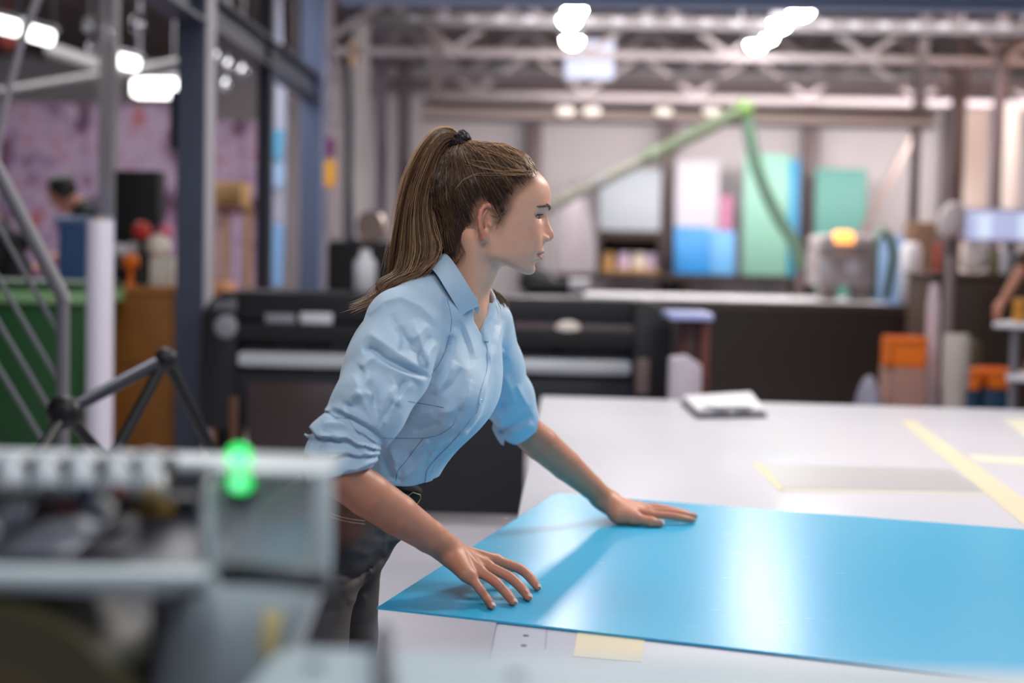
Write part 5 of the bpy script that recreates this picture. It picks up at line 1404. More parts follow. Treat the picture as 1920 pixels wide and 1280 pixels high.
wgt = 1+1.2*np.exp(-(cs/.012)**2); wgt /= wgt.sum()
sel = rng.choice(len(cand), 4600, replace=False, p=wgt)
st = cand[sel]; lift = rng.uniform(-.0008, .0020, len(st))
st = st+np.stack([np.clip(rng.normal(.0006, .0016, len(st)), -.002, .003)*(cs[sel] < .012), np.zeros(len(st)), -np.abs(rng.normal(0, .0015, len(st)))*(cs[sel] < .012)], 1)
fp = flow_paths(st, 15, rng.uniform(.004, .012, (len(st), 1)), lift, .055)
clump = np.sin(st[:, 2]*190+st[:, 0]*60+st[:, 1]*90)*.5+.5
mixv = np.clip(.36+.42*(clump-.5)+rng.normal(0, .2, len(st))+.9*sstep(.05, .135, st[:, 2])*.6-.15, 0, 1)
cl = np.where(mixv[:, None] < .5, HC_D+(HC_M-HC_D)*(mixv[:, None]*2), HC_M+(HC_L-HC_M)*(mixv[:, None]*2-1))
V1, F1, C1 = strand_mesh([from_head(x) for x in fp], rng.uniform(.00025, .00055, len(st)), cl)
# loose locks over the side of the head (photo: pale arcs above the ear)
def px_strand(pts, off=.012, n=14):
    q = np.array([hl(px, py, -.07) for px, py in pts]); t = np.linspace(0, len(q)-1, n)
    q = np.stack([np.interp(t, np.arange(len(q)), q[:, k]) for k in range(3)], 1)
    for it in range(12):
        v = skull_local(q); q[:, 1] -= (off-v)*.8
    return from_head(q)
loose = []; lc = []; lr = []
for pts in ([(1000, 326), (960, 327), (925, 322), (895, 312), (868, 308)], [(1004, 322), (950, 318), (915, 305), (880, 300)], [(975, 330), (930, 328), (890, 326), (868, 338), (852, 358)], [(985, 326), (940, 322), (905, 316), (870, 300)],
            [(948, 330), (925, 335), (912, 350)], [(930, 312), (900, 298), (872, 288)], [(1008, 318), (960, 300), (920, 285), (885, 272)], [(950, 376), (936, 388), (922, 398), (914, 392)], [(946, 398), (930, 408), (916, 404)],
            [(940, 410), (930, 420), (918, 416)], [(955, 352), (935, 350), (920, 340), (905, 330)], [(966, 362), (948, 372), (938, 386), (932, 404)], [(950, 395), (938, 405), (932, 420), (929, 432)]):
    for j in range(5 if pts[0][1] < 345 else 3):
        jit = [(x+rng.normal(0, 1.8), y+rng.normal(0, 1.8)) for x, y in pts]
        loose.append(px_strand(jit, .011+rng.uniform(-.002, .004))); lr.append(rng.uniform(.0002, .0004)); m_ = rng.uniform(.35, .85); lc.append(HC_M+(HC_L-HC_M)*m_ if pts[0][0] > 955 and pts[0][1] < 340 else HC_D+(HC_M-HC_D)*m_)
V2, F2, C2 = strand_mesh(loose, lr, lc)
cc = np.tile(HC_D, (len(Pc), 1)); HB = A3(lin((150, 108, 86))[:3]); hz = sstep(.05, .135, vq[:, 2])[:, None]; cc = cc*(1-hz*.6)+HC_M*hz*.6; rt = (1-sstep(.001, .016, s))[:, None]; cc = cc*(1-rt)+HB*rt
Pall = np.concatenate([Pc, V1, V2]); Qall = np.concatenate([Qc, F1+len(Pc), F2+len(Pc)+len(V1)]); Call = np.concatenate([cc, C1, C2])
def col_mesh(name, P, Q, C):
    me = np_mesh(name, P, Q); ca = me.color_attributes.new('tone', 'FLOAT_COLOR', 'POINT')
    ca.data.foreach_set('color', np.concatenate([C, np.ones((len(C), 1))], 1).astype(np.float32).ravel()); return me
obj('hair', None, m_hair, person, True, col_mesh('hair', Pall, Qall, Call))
# soft fringe of short roots: the skin takes on some hair colour just outside the hairline
sq = poly_sd(q[:, 0], q[:, 2], HPOLY) if False else None
qs = to_head(P); sk = poly_sd(qs[:, 0], qs[:, 2], HPOLY); wr_ = .75*np.exp(-(np.clip(-sk-.0005, 0, 1)/.0065)**1.3)*(np.linalg.norm(qs-A3((0, 0, .04)), axis=1) < .14)*(np.abs(qs[:, 1]) < .0775)*(skull_local(qs) < .003)
HOOKCOL = HOOKCOL*(1-wr_[:, None])+A3(lin((112, 78, 60))[:3])*wr_[:, None]
person.data.color_attributes['tone'].data.foreach_set('color', np.concatenate([HOOKCOL, np.ones((len(HOOKCOL), 1))], 1).astype(np.float32).ravel())
# ponytail
def pl(pts, t):
    a = np.array(pts, float); x = np.linspace(0, 1, len(a)); return np.stack([interp(np.atleast_1d(t), x, a[:, k]) for k in range(2)], 1)
LFT = [(864, 256), (846, 241), (818, 244), (792, 272), (768, 316), (752, 368), (741, 425), (732, 478), (726, 515), (722, 545)]
RGT = [(868, 274), (852, 268), (838, 278), (826, 304), (816, 345), (811, 390), (817, 432), (829, 464), (834, 486), (816, 520)]
PYc = 2.490
def pony_path(u, v, tend, n=18, wob=0., ph=0.):
    t = np.linspace(.0, tend, n); l = pl(LFT, t); r = pl(RGT, t); uu = u+wob*np.sin(t*7+ph)*np.clip(t*2, 0, 1)
    p = l*(1-uu)[:, None]+r*uu[:, None]
    wd = np.interp(t, [0, .1, .3, .6, 1], [.010, .016, .030, .034, .026])
    return np.array([Wn(x, y, PYc+vv*w_) for (x, y), vv, w_ in zip(p, np.broadcast_to(v, (n,)), wd)])
paths = []; pc = []; prd = []
nclump = 46; cu = rng.uniform(0, 1, nclump); cm_ = rng.normal(.42, .24, nclump); cv = rng.uniform(-1, 1, nclump); cph = rng.uniform(0, 6, nclump); cte = rng.uniform(.9, 1.0, nclump)
for i in range(2600):
    k = rng.integers(nclump); u = np.clip(cu[k]+rng.normal(0, .035), -.02, 1.02); v = np.clip(cv[k]+rng.normal(0, .25), -1, 1)*math.sqrt(max(.05, 1-(2*min(max(u, 0), 1)-1)**2)+.12)
    te = cte[k]-abs(rng.normal(0, .035)); paths.append(pony_path(u, v, te, wob=.02, ph=cph[k])); prd.append(rng.uniform(.00045, .0008))
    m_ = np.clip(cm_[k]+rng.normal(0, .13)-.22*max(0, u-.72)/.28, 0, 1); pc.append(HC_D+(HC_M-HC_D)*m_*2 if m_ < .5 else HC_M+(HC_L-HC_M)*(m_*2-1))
for i in range(560):                                            # ends sweeping over the shoulder
    u = rng.uniform(.15, 1.0); ta = rng.uniform(.25, .72); tb_ = max(.78, ta+.1); q0 = pl(LFT, ta)[0]*(1-u)+pl(RGT, ta)[0]*u; qm = pl(LFT, (ta+tb_)/2)[0]*(1-u)+pl(RGT, (ta+tb_)/2)[0]*u; q1 = pl(LFT, tb_)[0]*(1-u)+pl(RGT, tb_)[0]*u
    a = rng.normal(0, 1); q2 = (q1[0]-8-14*u, 506+8*(1-u)+a*3); q3 = (q2[0]-28-22*u, 528+8*(1-u)+a*4); q4 = (712+rng.normal(0, 6), 553+a*5); q5 = (664+rng.normal(0, 9), 577+a*6)
    p = pl([q0, qm, q1, q2, q3, q4, q5], np.linspace(0, np.clip(rng.normal(.86, .1), .55, 1), 18)); Y = np.interp(np.linspace(0, 1, 18), [0, .35, 1], [2.475, 2.450, 2.412])+rng.normal(0, .008)
    paths.append(np.array([Wn(x, y, yy) for (x, y), yy in zip(p, Y)])); prd.append(rng.uniform(.00035, .0007)); m_ = rng.uniform(.2, .95); pc.append(HC_D+(HC_M-HC_D)*m_*2 if m_ < .5 else HC_M+(HC_L-HC_M)*(m_*2-1))
for i in range(60):                                             # tuft showing on the far shoulder
    s0 = (rng.uniform(905, 925), 545+rng.normal(0, 3)); e_ = (rng.uniform(938, 958), 572+rng.normal(0, 5)); p = pl([s0, ((s0[0]+e_[0])/2, 553+rng.normal(0, 3)), e_], np.linspace(0, 1, 18))
    paths.append(np.array([Wn(x, y, 2.60+.02*k/17) for k, (x, y) in enumerate(p)])); prd.append(.0006); m_ = rng.uniform(.2, .7); pc.append(HC_M+(HC_L-HC_M)*m_)
for i in range(70):                                             # fly-away hairs
    u = rng.choice([-.06, -.03, 1.03])+rng.normal(0, .03); paths.append(pony_path(u, rng.uniform(-.6, .6), rng.uniform(.5, .95), wob=.06, ph=rng.uniform(0, 6))); prd.append(.00028); pc.append(HC_L)
V3, F3, C3 = strand_mesh(paths, prd, pc)
# dark core so that the tail is dense
rows = []; NP = 22
core = []
for i, t in enumerate(np.linspace(.0, .965, NP)):
    l = pl(LFT, t)[0]; r = pl(RGT, t)[0]; c = (l+r)/2; ring = []
    wd = np.interp(t, [0, .1, .3, .6, 1], [.010, .015, .027, .030, .018])
    for k in range(16):
        an = 2*PI*k/16; x, y = c+(r-l)*.46*math.cos(an); ring.append(Wn(x, y, PYc+math.sin(an)*wd*.85))
    core.append(ring)
core = np.array(core).reshape(-1, 3); ii = np.arange(NP-1)[:, None]*16; kk = np.arange(16)[None]; k2 = (kk+1) % 16
FC = np.stack([ii+kk, ii+k2, ii+16+k2, ii+16+kk], -1).reshape(-1, 4)
FC = np.concatenate([FC, [[0, 5, 10, 15]], [[(NP-1)*16, (NP-1)*16+5, (NP-1)*16+10, (NP-1)*16+15]]])
Pt = np.concatenate([core, V3]); Qt = np.concatenate([FC, F3+len(core)]); Ct = np.concatenate([np.tile(HC_D*.9+HC_M*.1, (len(core), 1)), C3])
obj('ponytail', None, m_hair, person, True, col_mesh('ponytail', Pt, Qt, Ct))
# twisted dark hair tie
T0 = Wn(864, 268, 2.49); tx = Wn(872, 252, 2.49)-Wn(846, 283, 2.49); L_ = np.linalg.norm(tx); tx /= L_; tz = np.cross(tx, A3((0, 1, 0)))
mb = MB(); pts = []
for k in range(61):
    a = 2*PI*k/60; pts.append(T0+tx*math.cos(a)*L_*.42+A3((0, 1, 0))*math.sin(a)*.020+tz*.004*math.sin(a*9))
mb.tube(pts, [.0058+.0012*math.sin(k*1.7) for k in range(61)], 10)
mb.tube([p+tz*.007 for p in pts], [.005+.0012*math.sin(k*1.3+1) for k in range(61)], 10)
obj('hair_tie', mb, mat('hair_tie_dark', (36, 26, 28), .7), person)
# ================================================================== THE WOMAN: shirt
tdirs = Wn(855, 565, 2.525)-Wn(690, 940, 2.50); tl_ = np.linalg.norm(tdirs); tT = tdirs/tl_
fW = A3((.93, -.365, 0)); tF = fW-tT*(fW@tT); tF /= np.linalg.norm(tF); tL = np.cross(tT, tF)
tc_pts = np.array([Wn(*p) for p in ((678, 972, 2.50), (697, 940, 2.50), (712, 905, 2.50), (733, 840, 2.50), (768, 745, 2.515), (803, 665, 2.53), (838, 598, 2.53), (855, 565, 2.525), (868, 540, 2.52))])
ts = (tc_pts-tc_pts[1])@tT; tcx = (tc_pts-tc_pts[1])@tF; tcy = (tc_pts-tc_pts[1])@tL
TA = [.080, .078, .074, .086, .120, .117, .088, .066, .05]
TB = [.143, .142, .138, .136, .148, .160, .140, .095, .06]
def torso_loft(p, grow=0., back=0.):
    q = p-tc_pts[1]; s = np.clip(q@tT, ts[0], ts[-1]); cx = interp(s, ts, tcx)-back; cy = interp(s, ts, tcy); a = interp(s, ts, TA)+grow; b = interp(s, ts, TB)+grow
    dx = q@tF-cx; dy = q@tL-cy
    g = (np.abs(dx/a)**2.2+np.abs(dy/b)**2.2+1e-12)**(1/2.2)
    d = (g-1)*np.minimum(a, b)*.95
    e = q@tT; return np.maximum(d, np.maximum(ts[0]-e, e-ts[-1]))
def folds(pp, F):
    """pp: pixel positions of surface points as drawn on the photo; F: [(polyline, height, width, side)]"""
    h = np.zeros(len(pp))
    for pts, amp, w, side in F:
        a = np.array(pts, float); lo = a.min(0)-w*3.2; hi = a.max(0)+w*3.2
        m = ((pp > lo) & (pp < hi)).all(1)
        if not m.any(): continue
        x = pp[m]; best = np.full(len(x), 1e9); sgn = np.zeros(len(x)); par = np.zeros(len(x)); n = len(a)-1
        for i in range(n):
            e = a[i+1]-a[i]; L2 = e@e; t = np.clip(((x-a[i])@e)/L2, 0, 1); r = x-a[i]-t[:, None]*e; d = np.sqrt((r*r).sum(1))
            k = d < best; best = np.where(k, d, best); sgn = np.where(k, np.sign(e[0]*r[:, 1]-e[1]*r[:, 0]), sgn); par = np.where(k, (i+t)/n, par)
        tap = np.clip(np.minimum(par, 1-par)*5, 0, 1)**.7 if side != 2 else 1.
        g = np.exp(-(best/w)**1.35)
        if side == 1: g = np.where(sgn > 0, np.exp(-(best/(w*.5))**2), g)          # steep on one side
        if side == -1: g = np.where(sgn < 0, np.exp(-(best/(w*.5))**2), g)
        h[m] += amp*g*tap
    return h
rw = np.random.default_rng(12)
WV = [(rw.normal(0, 1, 3), rw.uniform(0, 6)) for _ in range(9)]
WV = [(v/np.linalg.norm(v)*k, ph) for (v, ph), k in zip(WV, (28, 34, 42, 50, 60, 74, 88, 104, 120))]
def crumple(p, amp, ax=None):
    if ax is not None: p = p-(p@ax)[:, None]*ax*.6
    w1 = np.sin(p@WV[0][0]+WV[0][1]); w2 = np.sin(p@WV[1][0]+WV[1][1]+w1); h = np.zeros(len(p))
    for (v, ph), a in zip(WV[2:], (1, .9, .8, .6, .5, .4, .3)):
        h += a*(1-2*np.abs(np.sin(p@v*.5+ph+1.1*w1+.9*w2)))
    return amp*h*.4
# folds drawn after the photo -------------------------------------------------
F_R = [([(800, 700), (760, 672), (715, 640), (688, 622)], .0036, 9, 0), ([(802, 690), (775, 652), (745, 618), (733, 588)], -.0032, 8, 0), ([(804, 684), (790, 640), (774, 598)], .0032, 9, 0),
       ([(712, 808), (690, 768), (672, 732), (664, 700)], .0040, 8, 0), ([(714, 806), (704, 765), (700, 722)], -.0034, 7, 0), ([(640, 775), (650, 742), (670, 708)], .0032, 9, 0), ([(730, 700), (742, 728), (736, 760)], .0026, 8, 0),
       ([(679, 658), (693, 655), (705, 659), (722, 674), (748, 686), (780, 698), (804, 708)], -.0075, 7, 0),
       ([(676, 690), (690, 676), (706, 666)], .006, 8, 0), ([(700, 668), (730, 688), (765, 703), (800, 714)], .0055, 9, -1),
       ([(696, 694), (676, 728), (654, 760)], .0065, 9, 0),
       ([(766, 640), (790, 622), (802, 606)], .0045, 10, 0), ([(752, 610), (758, 640), (750, 664)], -.003, 8, 0),
       ([(800, 690), (806, 660), (818, 640)], .0045, 7, 0), ([(782, 680), (796, 650), (806, 628)], -.003, 6, 0),
       ([(690, 590), (720, 565), (752, 556), (790, 574), (820, 606)], .0030, 8, 0),
       ([(742, 760), (756, 736), (776, 716)], .0045, 8, 0), ([(722, 790), (745, 740), (760, 712)], -.0045, 6, 0), ([(705, 800), (722, 752), (738, 722)], .0045, 8, 0), ([(712, 806), (732, 772), (752, 742)], .0035, 5, 0),
       ([(660, 746), (684, 736), (704, 742)], .0042, 9, 0), ([(652, 760), (660, 742), (672, 730)], .004, 7, 0), ([(690, 716), (704, 740), (700, 764)], -.003, 9, 0), ([(640, 772), (660, 776), (690, 792)], .0042, 7, 0),
       ([(620, 762), (640, 768), (664, 780), (690, 796), (716, 812)], .0045, 8, 1)]
F_C = [([(611, 772), (640, 775), (668, 785), (700, 804), (716, 818)], -.009, 5, 0),
       ([(604, 792), (640, 792), (676, 808), (712, 834)], .006, 6, -1), ([(606, 802), (645, 806), (680, 824), (700, 842)], -.0055, 5, 0),
       ([(598, 818), (625, 816), (660, 822), (690, 846)], .0055, 6, -1), ([(594, 836), (616, 826), (650, 832), (690, 858)], -.006, 4, 0),
       ([(596, 846), (630, 846), (660, 850), (690, 860)], .004, 6, 0), ([(592, 858), (625, 852), (660, 851), (688, 860)], -.0045, 4, 0), ([(672, 800), (678, 820), (692, 840)], .003, 5, 0),
       ([(600, 806), (618, 812), (622, 828)], -.005, 6, 0)]
F_T = [([(902, 600), (914, 640), (921, 680), (914, 716), (906, 752)], .0028, 6, 0),
       ([(806, 712), (822, 690), (838, 660), (846, 628)], -.006, 8, 0), ([(814, 740), (836, 712), (852, 676)], .0045, 10, 0), ([(828, 740), (850, 718), (866, 690)], -.0035, 8, 0),
       ([(820, 775), (848, 770), (868, 752), (884, 726)], .004, 10, 0), ([(846, 800), (858, 776), (864, 745)], -.0035, 6, 0), ([(864, 770), (876, 742), (884, 712)], .0036, 6, 0),
       ([(830, 836), (856, 820), (876, 806)], .0035, 6, 0), ([(810, 846), (846, 826), (868, 818)], -.0040, 5, 0), ([(800, 870), (815, 846), (832, 830)], .0035, 6, 0),
       ([(750, 900), (780, 880), (800, 850)], .0036, 8, 0), ([(742, 866), (752, 888), (744, 904)], -.0036, 6, 0), ([(716, 850), (726, 880), (736, 900)], -.006, 9, 0), ([(730, 840), (742, 870), (746, 896)], .005, 6, 0),
       ([(708, 850), (716, 880), (722, 895)], .004, 6, 0), ([(760, 790), (790, 776), (812, 772)], .0028, 9, 0), ([(774, 808), (800, 800), (824, 790)], -.0025, 7, 0), ([(768, 850), (790, 836), (806, 826)], .003, 6, 0),
       ([(846, 560), (866, 600), (884, 640), (894, 672)], .0028, 9, 0), ([(832, 560), (846, 592), (856, 620)], -.0025, 7, 0), ([(862, 600), (878, 650), (880, 690)], -.0022, 7, 0),
       ([(926, 680), (934, 640), (944, 600)], .0035, 7, 0), ([(918, 660), (925, 620), (930, 600)], -.003, 6, 0)]
F_L = [([(918, 668), (930, 664), (944, 655)], .0045, 6, 0), ([(914, 680), (932, 680), (950, 668)], -.0045, 6, 0), ([(944, 700), (956, 728), (966, 760)], .0035, 8, 0), ([(928, 700), (938, 740), (944, 770)], -.0035, 8, 0),
       ([(914, 770), (932, 780), (946, 800)], .004, 7, 0), ([(908, 782), (930, 796), (944, 812)], -.004, 6, 0), ([(950, 818), (976, 808), (1000, 792)], .003, 7, 0), ([(936, 806), (962, 796), (998, 776)], -.003, 6, 0), ([(968, 720), (980, 744), (992, 764)], .0028, 6, 0)]
# sleeves
def chain_d(p, pts, rs, k):
    d = None
    for i in range(len(pts)-1):
        v = rcone(p, pts[i], pts[i+1], rs[i], rs[i+1]); d = v if d is None else smin(d, v, k)
    return d
SR = [Wn(757, 612, 2.365), Wn(728, 690, 2.31), Wn(692, 762, 2.255), Wn(670, 800, 2.238)]; SRr = [.0665, .065, .0555, .0535]
SC_ = [Wn(664, 790, 2.238), Wn(650, 822, 2.222), Wn(640, 852, 2.212), Wn(632, 905, 2.20)]; SCr = [.049, .0505, .0475, .0440]
SL = [Wn(905, 612, 2.71), Wn(925, 690, 2.80), Wn(950, 745, 2.87), Wn(970, 790, 2.925), Wn(990, 830, 2.95)]; SLr = [.060, .055, .050, .047, .047]
AXR = (SR[2]-SR[0])/np.linalg.norm(SR[2]-SR[0]); AXL = (SL[2]-SL[0])/np.linalg.norm(SL[2]-SL[0])
# cuff planes
cR = Wn(658, 886, 2.215); nR = np.cross(Wn(694, 878, 2.215)-Wn(621, 895, 2.215), A3((.05, .95, -.08))); nR /= np.linalg.norm(nR); nR = nR if nR[2] < 0 else -nR
cL = Wn(975, 808, 2.93); nL = np.cross(Wn(1003, 791, 2.93)-Wn(947, 829, 2.93), A3((-.15, .9, .35))); nL /= np.linalg.norm(nL); nL = nL if nL[2] < 0 else -nL
def sleeveR(p):
    pp = proj(p); up_ = chain_d(p, SR, SRr, .03)-folds(pp, F_R)*1.55-crumple(p, .0009, AXR)
    cu = chain_d(p, SC_, SCr, .02)-cuff_bands(pp)-folds(pp, F_C)*.7-crumple(p, .0012)
    wedge = (p-Wn(664, 795, 2.24))@((Wn(640, 852, 2.21)-Wn(664, 790, 2.24))/np.linalg.norm(Wn(640, 852, 2.21)-Wn(664, 790, 2.24)))
    up_ = smax(up_, wedge-.004-.012, .004)
    d = smin(up_, cu, .0025)
    d = smax(d, (p-cR)@nR, .002)
    arm_ = rcone(p, RE, RE+fa*.5, .0405, .037); band = (p-cR)@nR
    return np.where(band > -.03, smax(d, -arm_, .002), d)
PVT = np.array((738., 850.)); EDG = (33., 15., -3., -24.)
def cuff_bands(pp):
    dx = PVT[0]-pp[:, 0]; dy = PVT[1]-pp[:, 1]; th = np.degrees(np.arctan2(dy, np.maximum(dx, 4)))+2.0*np.sin(pp[:, 0]*.075)+1.2*np.sin(pp[:, 0]*.17+1)
    h = np.zeros(len(pp))
    for a, b in zip(EDG, EDG[1:]):
        m = (th <= a) & (th > b); f = (a-th)/(a-b); h = np.where(m, -.0045+.0105*f**.8, h)
    return h*np.clip((dx-10)/30, 0, 1)
def sleeveL(p):
    pp = proj(p); d = chain_d(p, SL, SLr, .03)-folds(pp, F_L)*1.6-crumple(p, .0009, AXL)
    d = smax(d, (p-cL)@nL, .002); arm_ = chain_d(p, [LS, LE, LE+fl*.4], [.046, .040, .038], .02); band = (p-cL)@nL
    return np.where(band > -.03, smax(d, -arm_, .002), d)
# lower hem, dipping at the front
hP = Wn(770, 921, 2.42); hA = Wn(806, 932, 2.42)-Wn(734, 899, 2.42); nH = np.cross(hA, A3((.2, 1, .1))); nH /= np.linalg.norm(nH); nH = nH if nH[2] < 0 else -nH
SHn = A3(NB)
def torso_cloth(p):
    pp = proj(p); d = torso_loft(p)
    for a, b, r1, r2, k in ((Wn(850, 552, 2.50), Wn(757, 606, 2.37), .050, .058, .05), (Wn(862, 556, 2.55), Wn(905, 606, 2.70), .045, .052, .05)):
        d = smin(d, rcone(p, a, b, r1, r2), k)
    # bust
    for c, r in ((Wn(838, 738, 2.42), .060), (Wn(858, 722, 2.56), .058)):
        d = smin(d, np.sqrt(((p-c)**2).sum(1))-r, .07)
    d = d-folds(pp, F_T)*1.35-crumple(p, .0007, tT)
    fr = np.sqrt(((pp-np.array((806, 930)))**2).sum(1))
    d = smax(d, (p-hP)@nH-.002*np.sin((p@tL)*40), .004)
    return d
NK0 = Wn(893, 455, 2.49); NK1 = Wn(856, 585, 2.51)
VN = [Wn(882, 560, 2.485), Wn(897, 602, 2.462), Wn(911, 636, 2.435)]
VPOLY = np.array([(888, 578), (900, 566), (911, 570), (914, 596), (914, 618), (911, 634), (907, 626), (899, 604)], float)
VR = [.024]; VN = VN[:1]
for x_, y_, r_ in ((896, 592, .015), (902, 608, .011), (906, 620, .008), (909, 632, .004)):
    c_ = march(torso_cloth, x_, y_, 2.25, 2.65, 800)
    if c_ is not None: VN.append(c_+A3((0, .003, 0))); VR.append(r_)
def shirtf(p):
    d = smin(torso_cloth(p), sleeveR(p), .007)
    d = smin(d, sleeveL(p), .010)
    d = smax(d, -rcone(p, NK0, NK1, .057, .057), .003)
    for i_ in range(len(VN)-1): d = smax(d, -rcone(p, VN[i_], VN[i_+1], VR[i_], VR[i_+1]), .003)
    return d
shirt = Sdf(); shirt.add(shirtf, Wn(790, 740, 2.5), .38)
lo = np.array([SR, ]).reshape(-1, 3); ext = np.vstack([SR, SC_, SL, tc_pts])
_t0 = _t.time()
Ps, Qs = surface_nets(shirt, ext.min(0)-.17, ext.max(0)+.17, .0023)
Ps, Qs = keep_largest(Ps, Qs, .1); Ps = smooth_pts(Ps, Qs, 1, .15)
print('shirt', len(Ps), _t.time()-_t0)
def shirt_mat():
    m = bpy.data.materials.new('shirt_cotton'); m.use_nodes = True; nt = m.node_tree; b = nt.nodes['Principled BSDF']; I = b.inputs
    I['Base Color'].default_value = lin((176, 199, 217)); I['Roughness'].default_value = .62; I['Sheen Weight'].default_value = .25; I['Specular IOR Level'].default_value = .3
    tc = nt.nodes.new('ShaderNodeTexCoord'); mp = nt.nodes.new('ShaderNodeMapping'); mp.inputs['Rotation'].default_value = (0, .5, .3); mp.inputs['Scale'].default_value = (1, 1, .45)
    n = nt.nodes.new('ShaderNodeTexNoise'); n.inputs['Scale'].default_value = 42; n.inputs['Detail'].default_value = 4; n.inputs['Roughness'].default_value = .55; n.inputs['Distortion'].default_value = .8
    nt.links.new(tc.outputs['Object'], mp.inputs['Vector']); nt.links.new(mp.outputs['Vector'], n.inputs['Vector'])
    bp = nt.nodes.new('ShaderNodeBump'); bp.inputs['Strength'].default_value = .14; bp.inputs['Distance'].default_value = .005
    nt.links.new(n.outputs['Fac'], bp.inputs['Height'])
    n2 = nt.nodes.new('ShaderNodeTexNoise'); n2.inputs['Scale'].default_value = 900; nt.links.new(tc.outputs['Object'], n2.inputs['Vector'])
    b2 = nt.nodes.new('ShaderNodeBump'); b2.inputs['Strength'].default_value = .10; b2.inputs['Distance'].default_value = .0006
    nt.links.new(n2.outputs['Fac'], b2.inputs['Height']); nt.links.new(bp.outputs['Normal'], b2.inputs['Normal']); nt.links.new(b2.outputs['Normal'], I['Normal'])
    return m
m_shirt = shirt_mat()
sh = obj('shirt', None, m_shirt, person, True, np_mesh('shirt', Ps, Qs))
# collar: a folded band round the neck
def sheet(rows, th=.0022, sub=1):
    mb = MB().grid(rows); bmesh.ops.recalc_face_normals(mb.bm, faces=mb.bm.faces); bmesh.ops.solidify(mb.bm, geom=list(mb.bm.faces), thickness=th); return mb
def curve3(pts, n):
    a = np.array(pts, float); x = np.linspace(0, 1, len(a)); t = np.linspace(0, 1, n); return np.stack([interp(t, x, a[:, k]) for k in range(a.shape[1])], 1)
top = curve3([(899, 574, 2.428), (881, 543, 2.408), (863, 514, 2.407), (846, 488, 2.426), (832, 473, 2.462), (828, 470, 2.50), (838, 476, 2.545), (868, 502, 2.58), (898, 540, 2.582), (914, 563, 2.565), (924, 590, 2.535)], 44)
bot = curve3([(866, 592, 2.405), (850, 564, 2.388), (834, 538, 2.384), (820, 516, 2.40), (808, 502, 2.44), (804, 500, 2.50), (820, 508, 2.575), (866, 530, 2.63), (914, 556, 2.640), (928, 574, 2.62), (934, 596, 2.59)], 44)
rows = []
for k in range(9):
    f = k/8; r = top*(1-f)+bot*f; bulge = .004*math.sin(f*PI)
    rows.append([Wn(x, y, Y)+A3((-.2, -.6, .5))*bulge*(1 if i < 22 else 0) for i, (x, y, Y) in enumerate(r)])
obj('collar', sheet(rows), m_shirt, sh)
inner = curve3([(897, 592, 2.435), (878, 562, 2.428), (858, 535, 2.432), (842, 512, 2.45), (832, 500, 2.49), (842, 508, 2.54), (872, 535, 2.57), (900, 566, 2.57), (908, 584, 2.55), (912, 598, 2.53)], 44)
rows = [[Wn(x, y, Y) for x, y, Y in (top*(1-f)+inner*f)] for f in np.linspace(0.0, 1, 6)]
obj('collar_stand', sheet(rows, .0018), m_shirt, sh)
# turned lapel at the open neck
# rolled edge of the far front at the open neck
lp = curve3([(919, 568), (917, 580), (913, 591), (908, 599), (905, 610), (904, 624), (906, 638)], 16); rows = []; lastY = 2.5
for x, y in lp:
    c_ = march(shirtf, x+7, y, 2.25, 2.72, 700); lastY = c_[1] if c_ is not None else lastY
    rows.append([Wn(x-4.5, y, lastY+.002), Wn(x-2, y, lastY-.009), Wn(x+3, y+.5, lastY-.010), Wn(x+7, y+1.5, lastY-.006), Wn(x+10, y+2, lastY+.002)])
obj('far_lapel', sheet(rows, .0018), m_shirt, sh)
# button placket: a raised band along the front, and stitched seams
def onshirt(x, y, off=.0012):
    c = march(shirtf, x, y, 2.15, 2.75, 900)
    if c is None: return None
    d = A3(ray(x, y)); return c-d/np.linalg.norm(d)*off
path = curve3([(907, 632), (910, 642), (914, 658), (913, 690), (904, 722), (898, 748), (894, 772), (880, 790), (862, 812), (840, 836), (820, 856), (801, 880), (797, 902), (794, 912)], 60)
rows = []
for k, (x, y) in enumerate(path):
    row = []
    for w_ in np.linspace(0, 1, 7):
        wd = np.interp(k, [0, 12, 25, 40, 59], [9, 5, 9, 13, 12]); q_ = onshirt(x+w_*wd, y+w_*wd*.25, .0010 if w_ < .99 else .0)
        row.append(q_ if q_ is not None else (row[-1] if row else None))
    if row[0] is not None: rows.append(row)
obj('placket', sheet(rows, .0016), m_shirt, sh)
m_seam = mat('seam_thread', (96, 132, 164), .8)
for pts in ([(718, 821), (760, 821.5), (797, 821)], [(797, 821), (822, 815), (846, 800), (852, 792)], [(742, 902), (746, 882), (758, 868), (775, 845), (793, 822)], [(765, 752), (800, 758), (832, 764)], [(838, 560), (846, 596), (842, 632), (826, 676), (806, 706)]):
    cv = [onshirt(x, y, .0002) for x, y in curve3(pts, 22)]; cv = [c for c in cv if c is not None]
    if len(cv) > 3: obj('seam', MB().tube(cv, .0007, 6), m_seam, sh)
# buttons
m_btn = mat('button_blue_white', (186, 212, 230), .25)
for px, py in ((899.5, 753), (812.5, 878)):
    c = march(shirtf, px, py, 2.2, 2.6)
    if c is None: continue
    e = 1e-3; g = A3([shirtf((c+A3(v)*e)[None])[0]-shirtf((c-A3(v)*e)[None])[0] for v in ((1, 0, 0), (0, 1, 0), (0, 0, 1))]); g /= np.linalg.norm(g)
    obj('button', MB().lathe([(.0012, .0022), (.0034, .0022), (.0046, .003), (.0054, .0022), (.0054, .0006), (.004, 0)][::-1], c, g, 20), m_btn, sh)
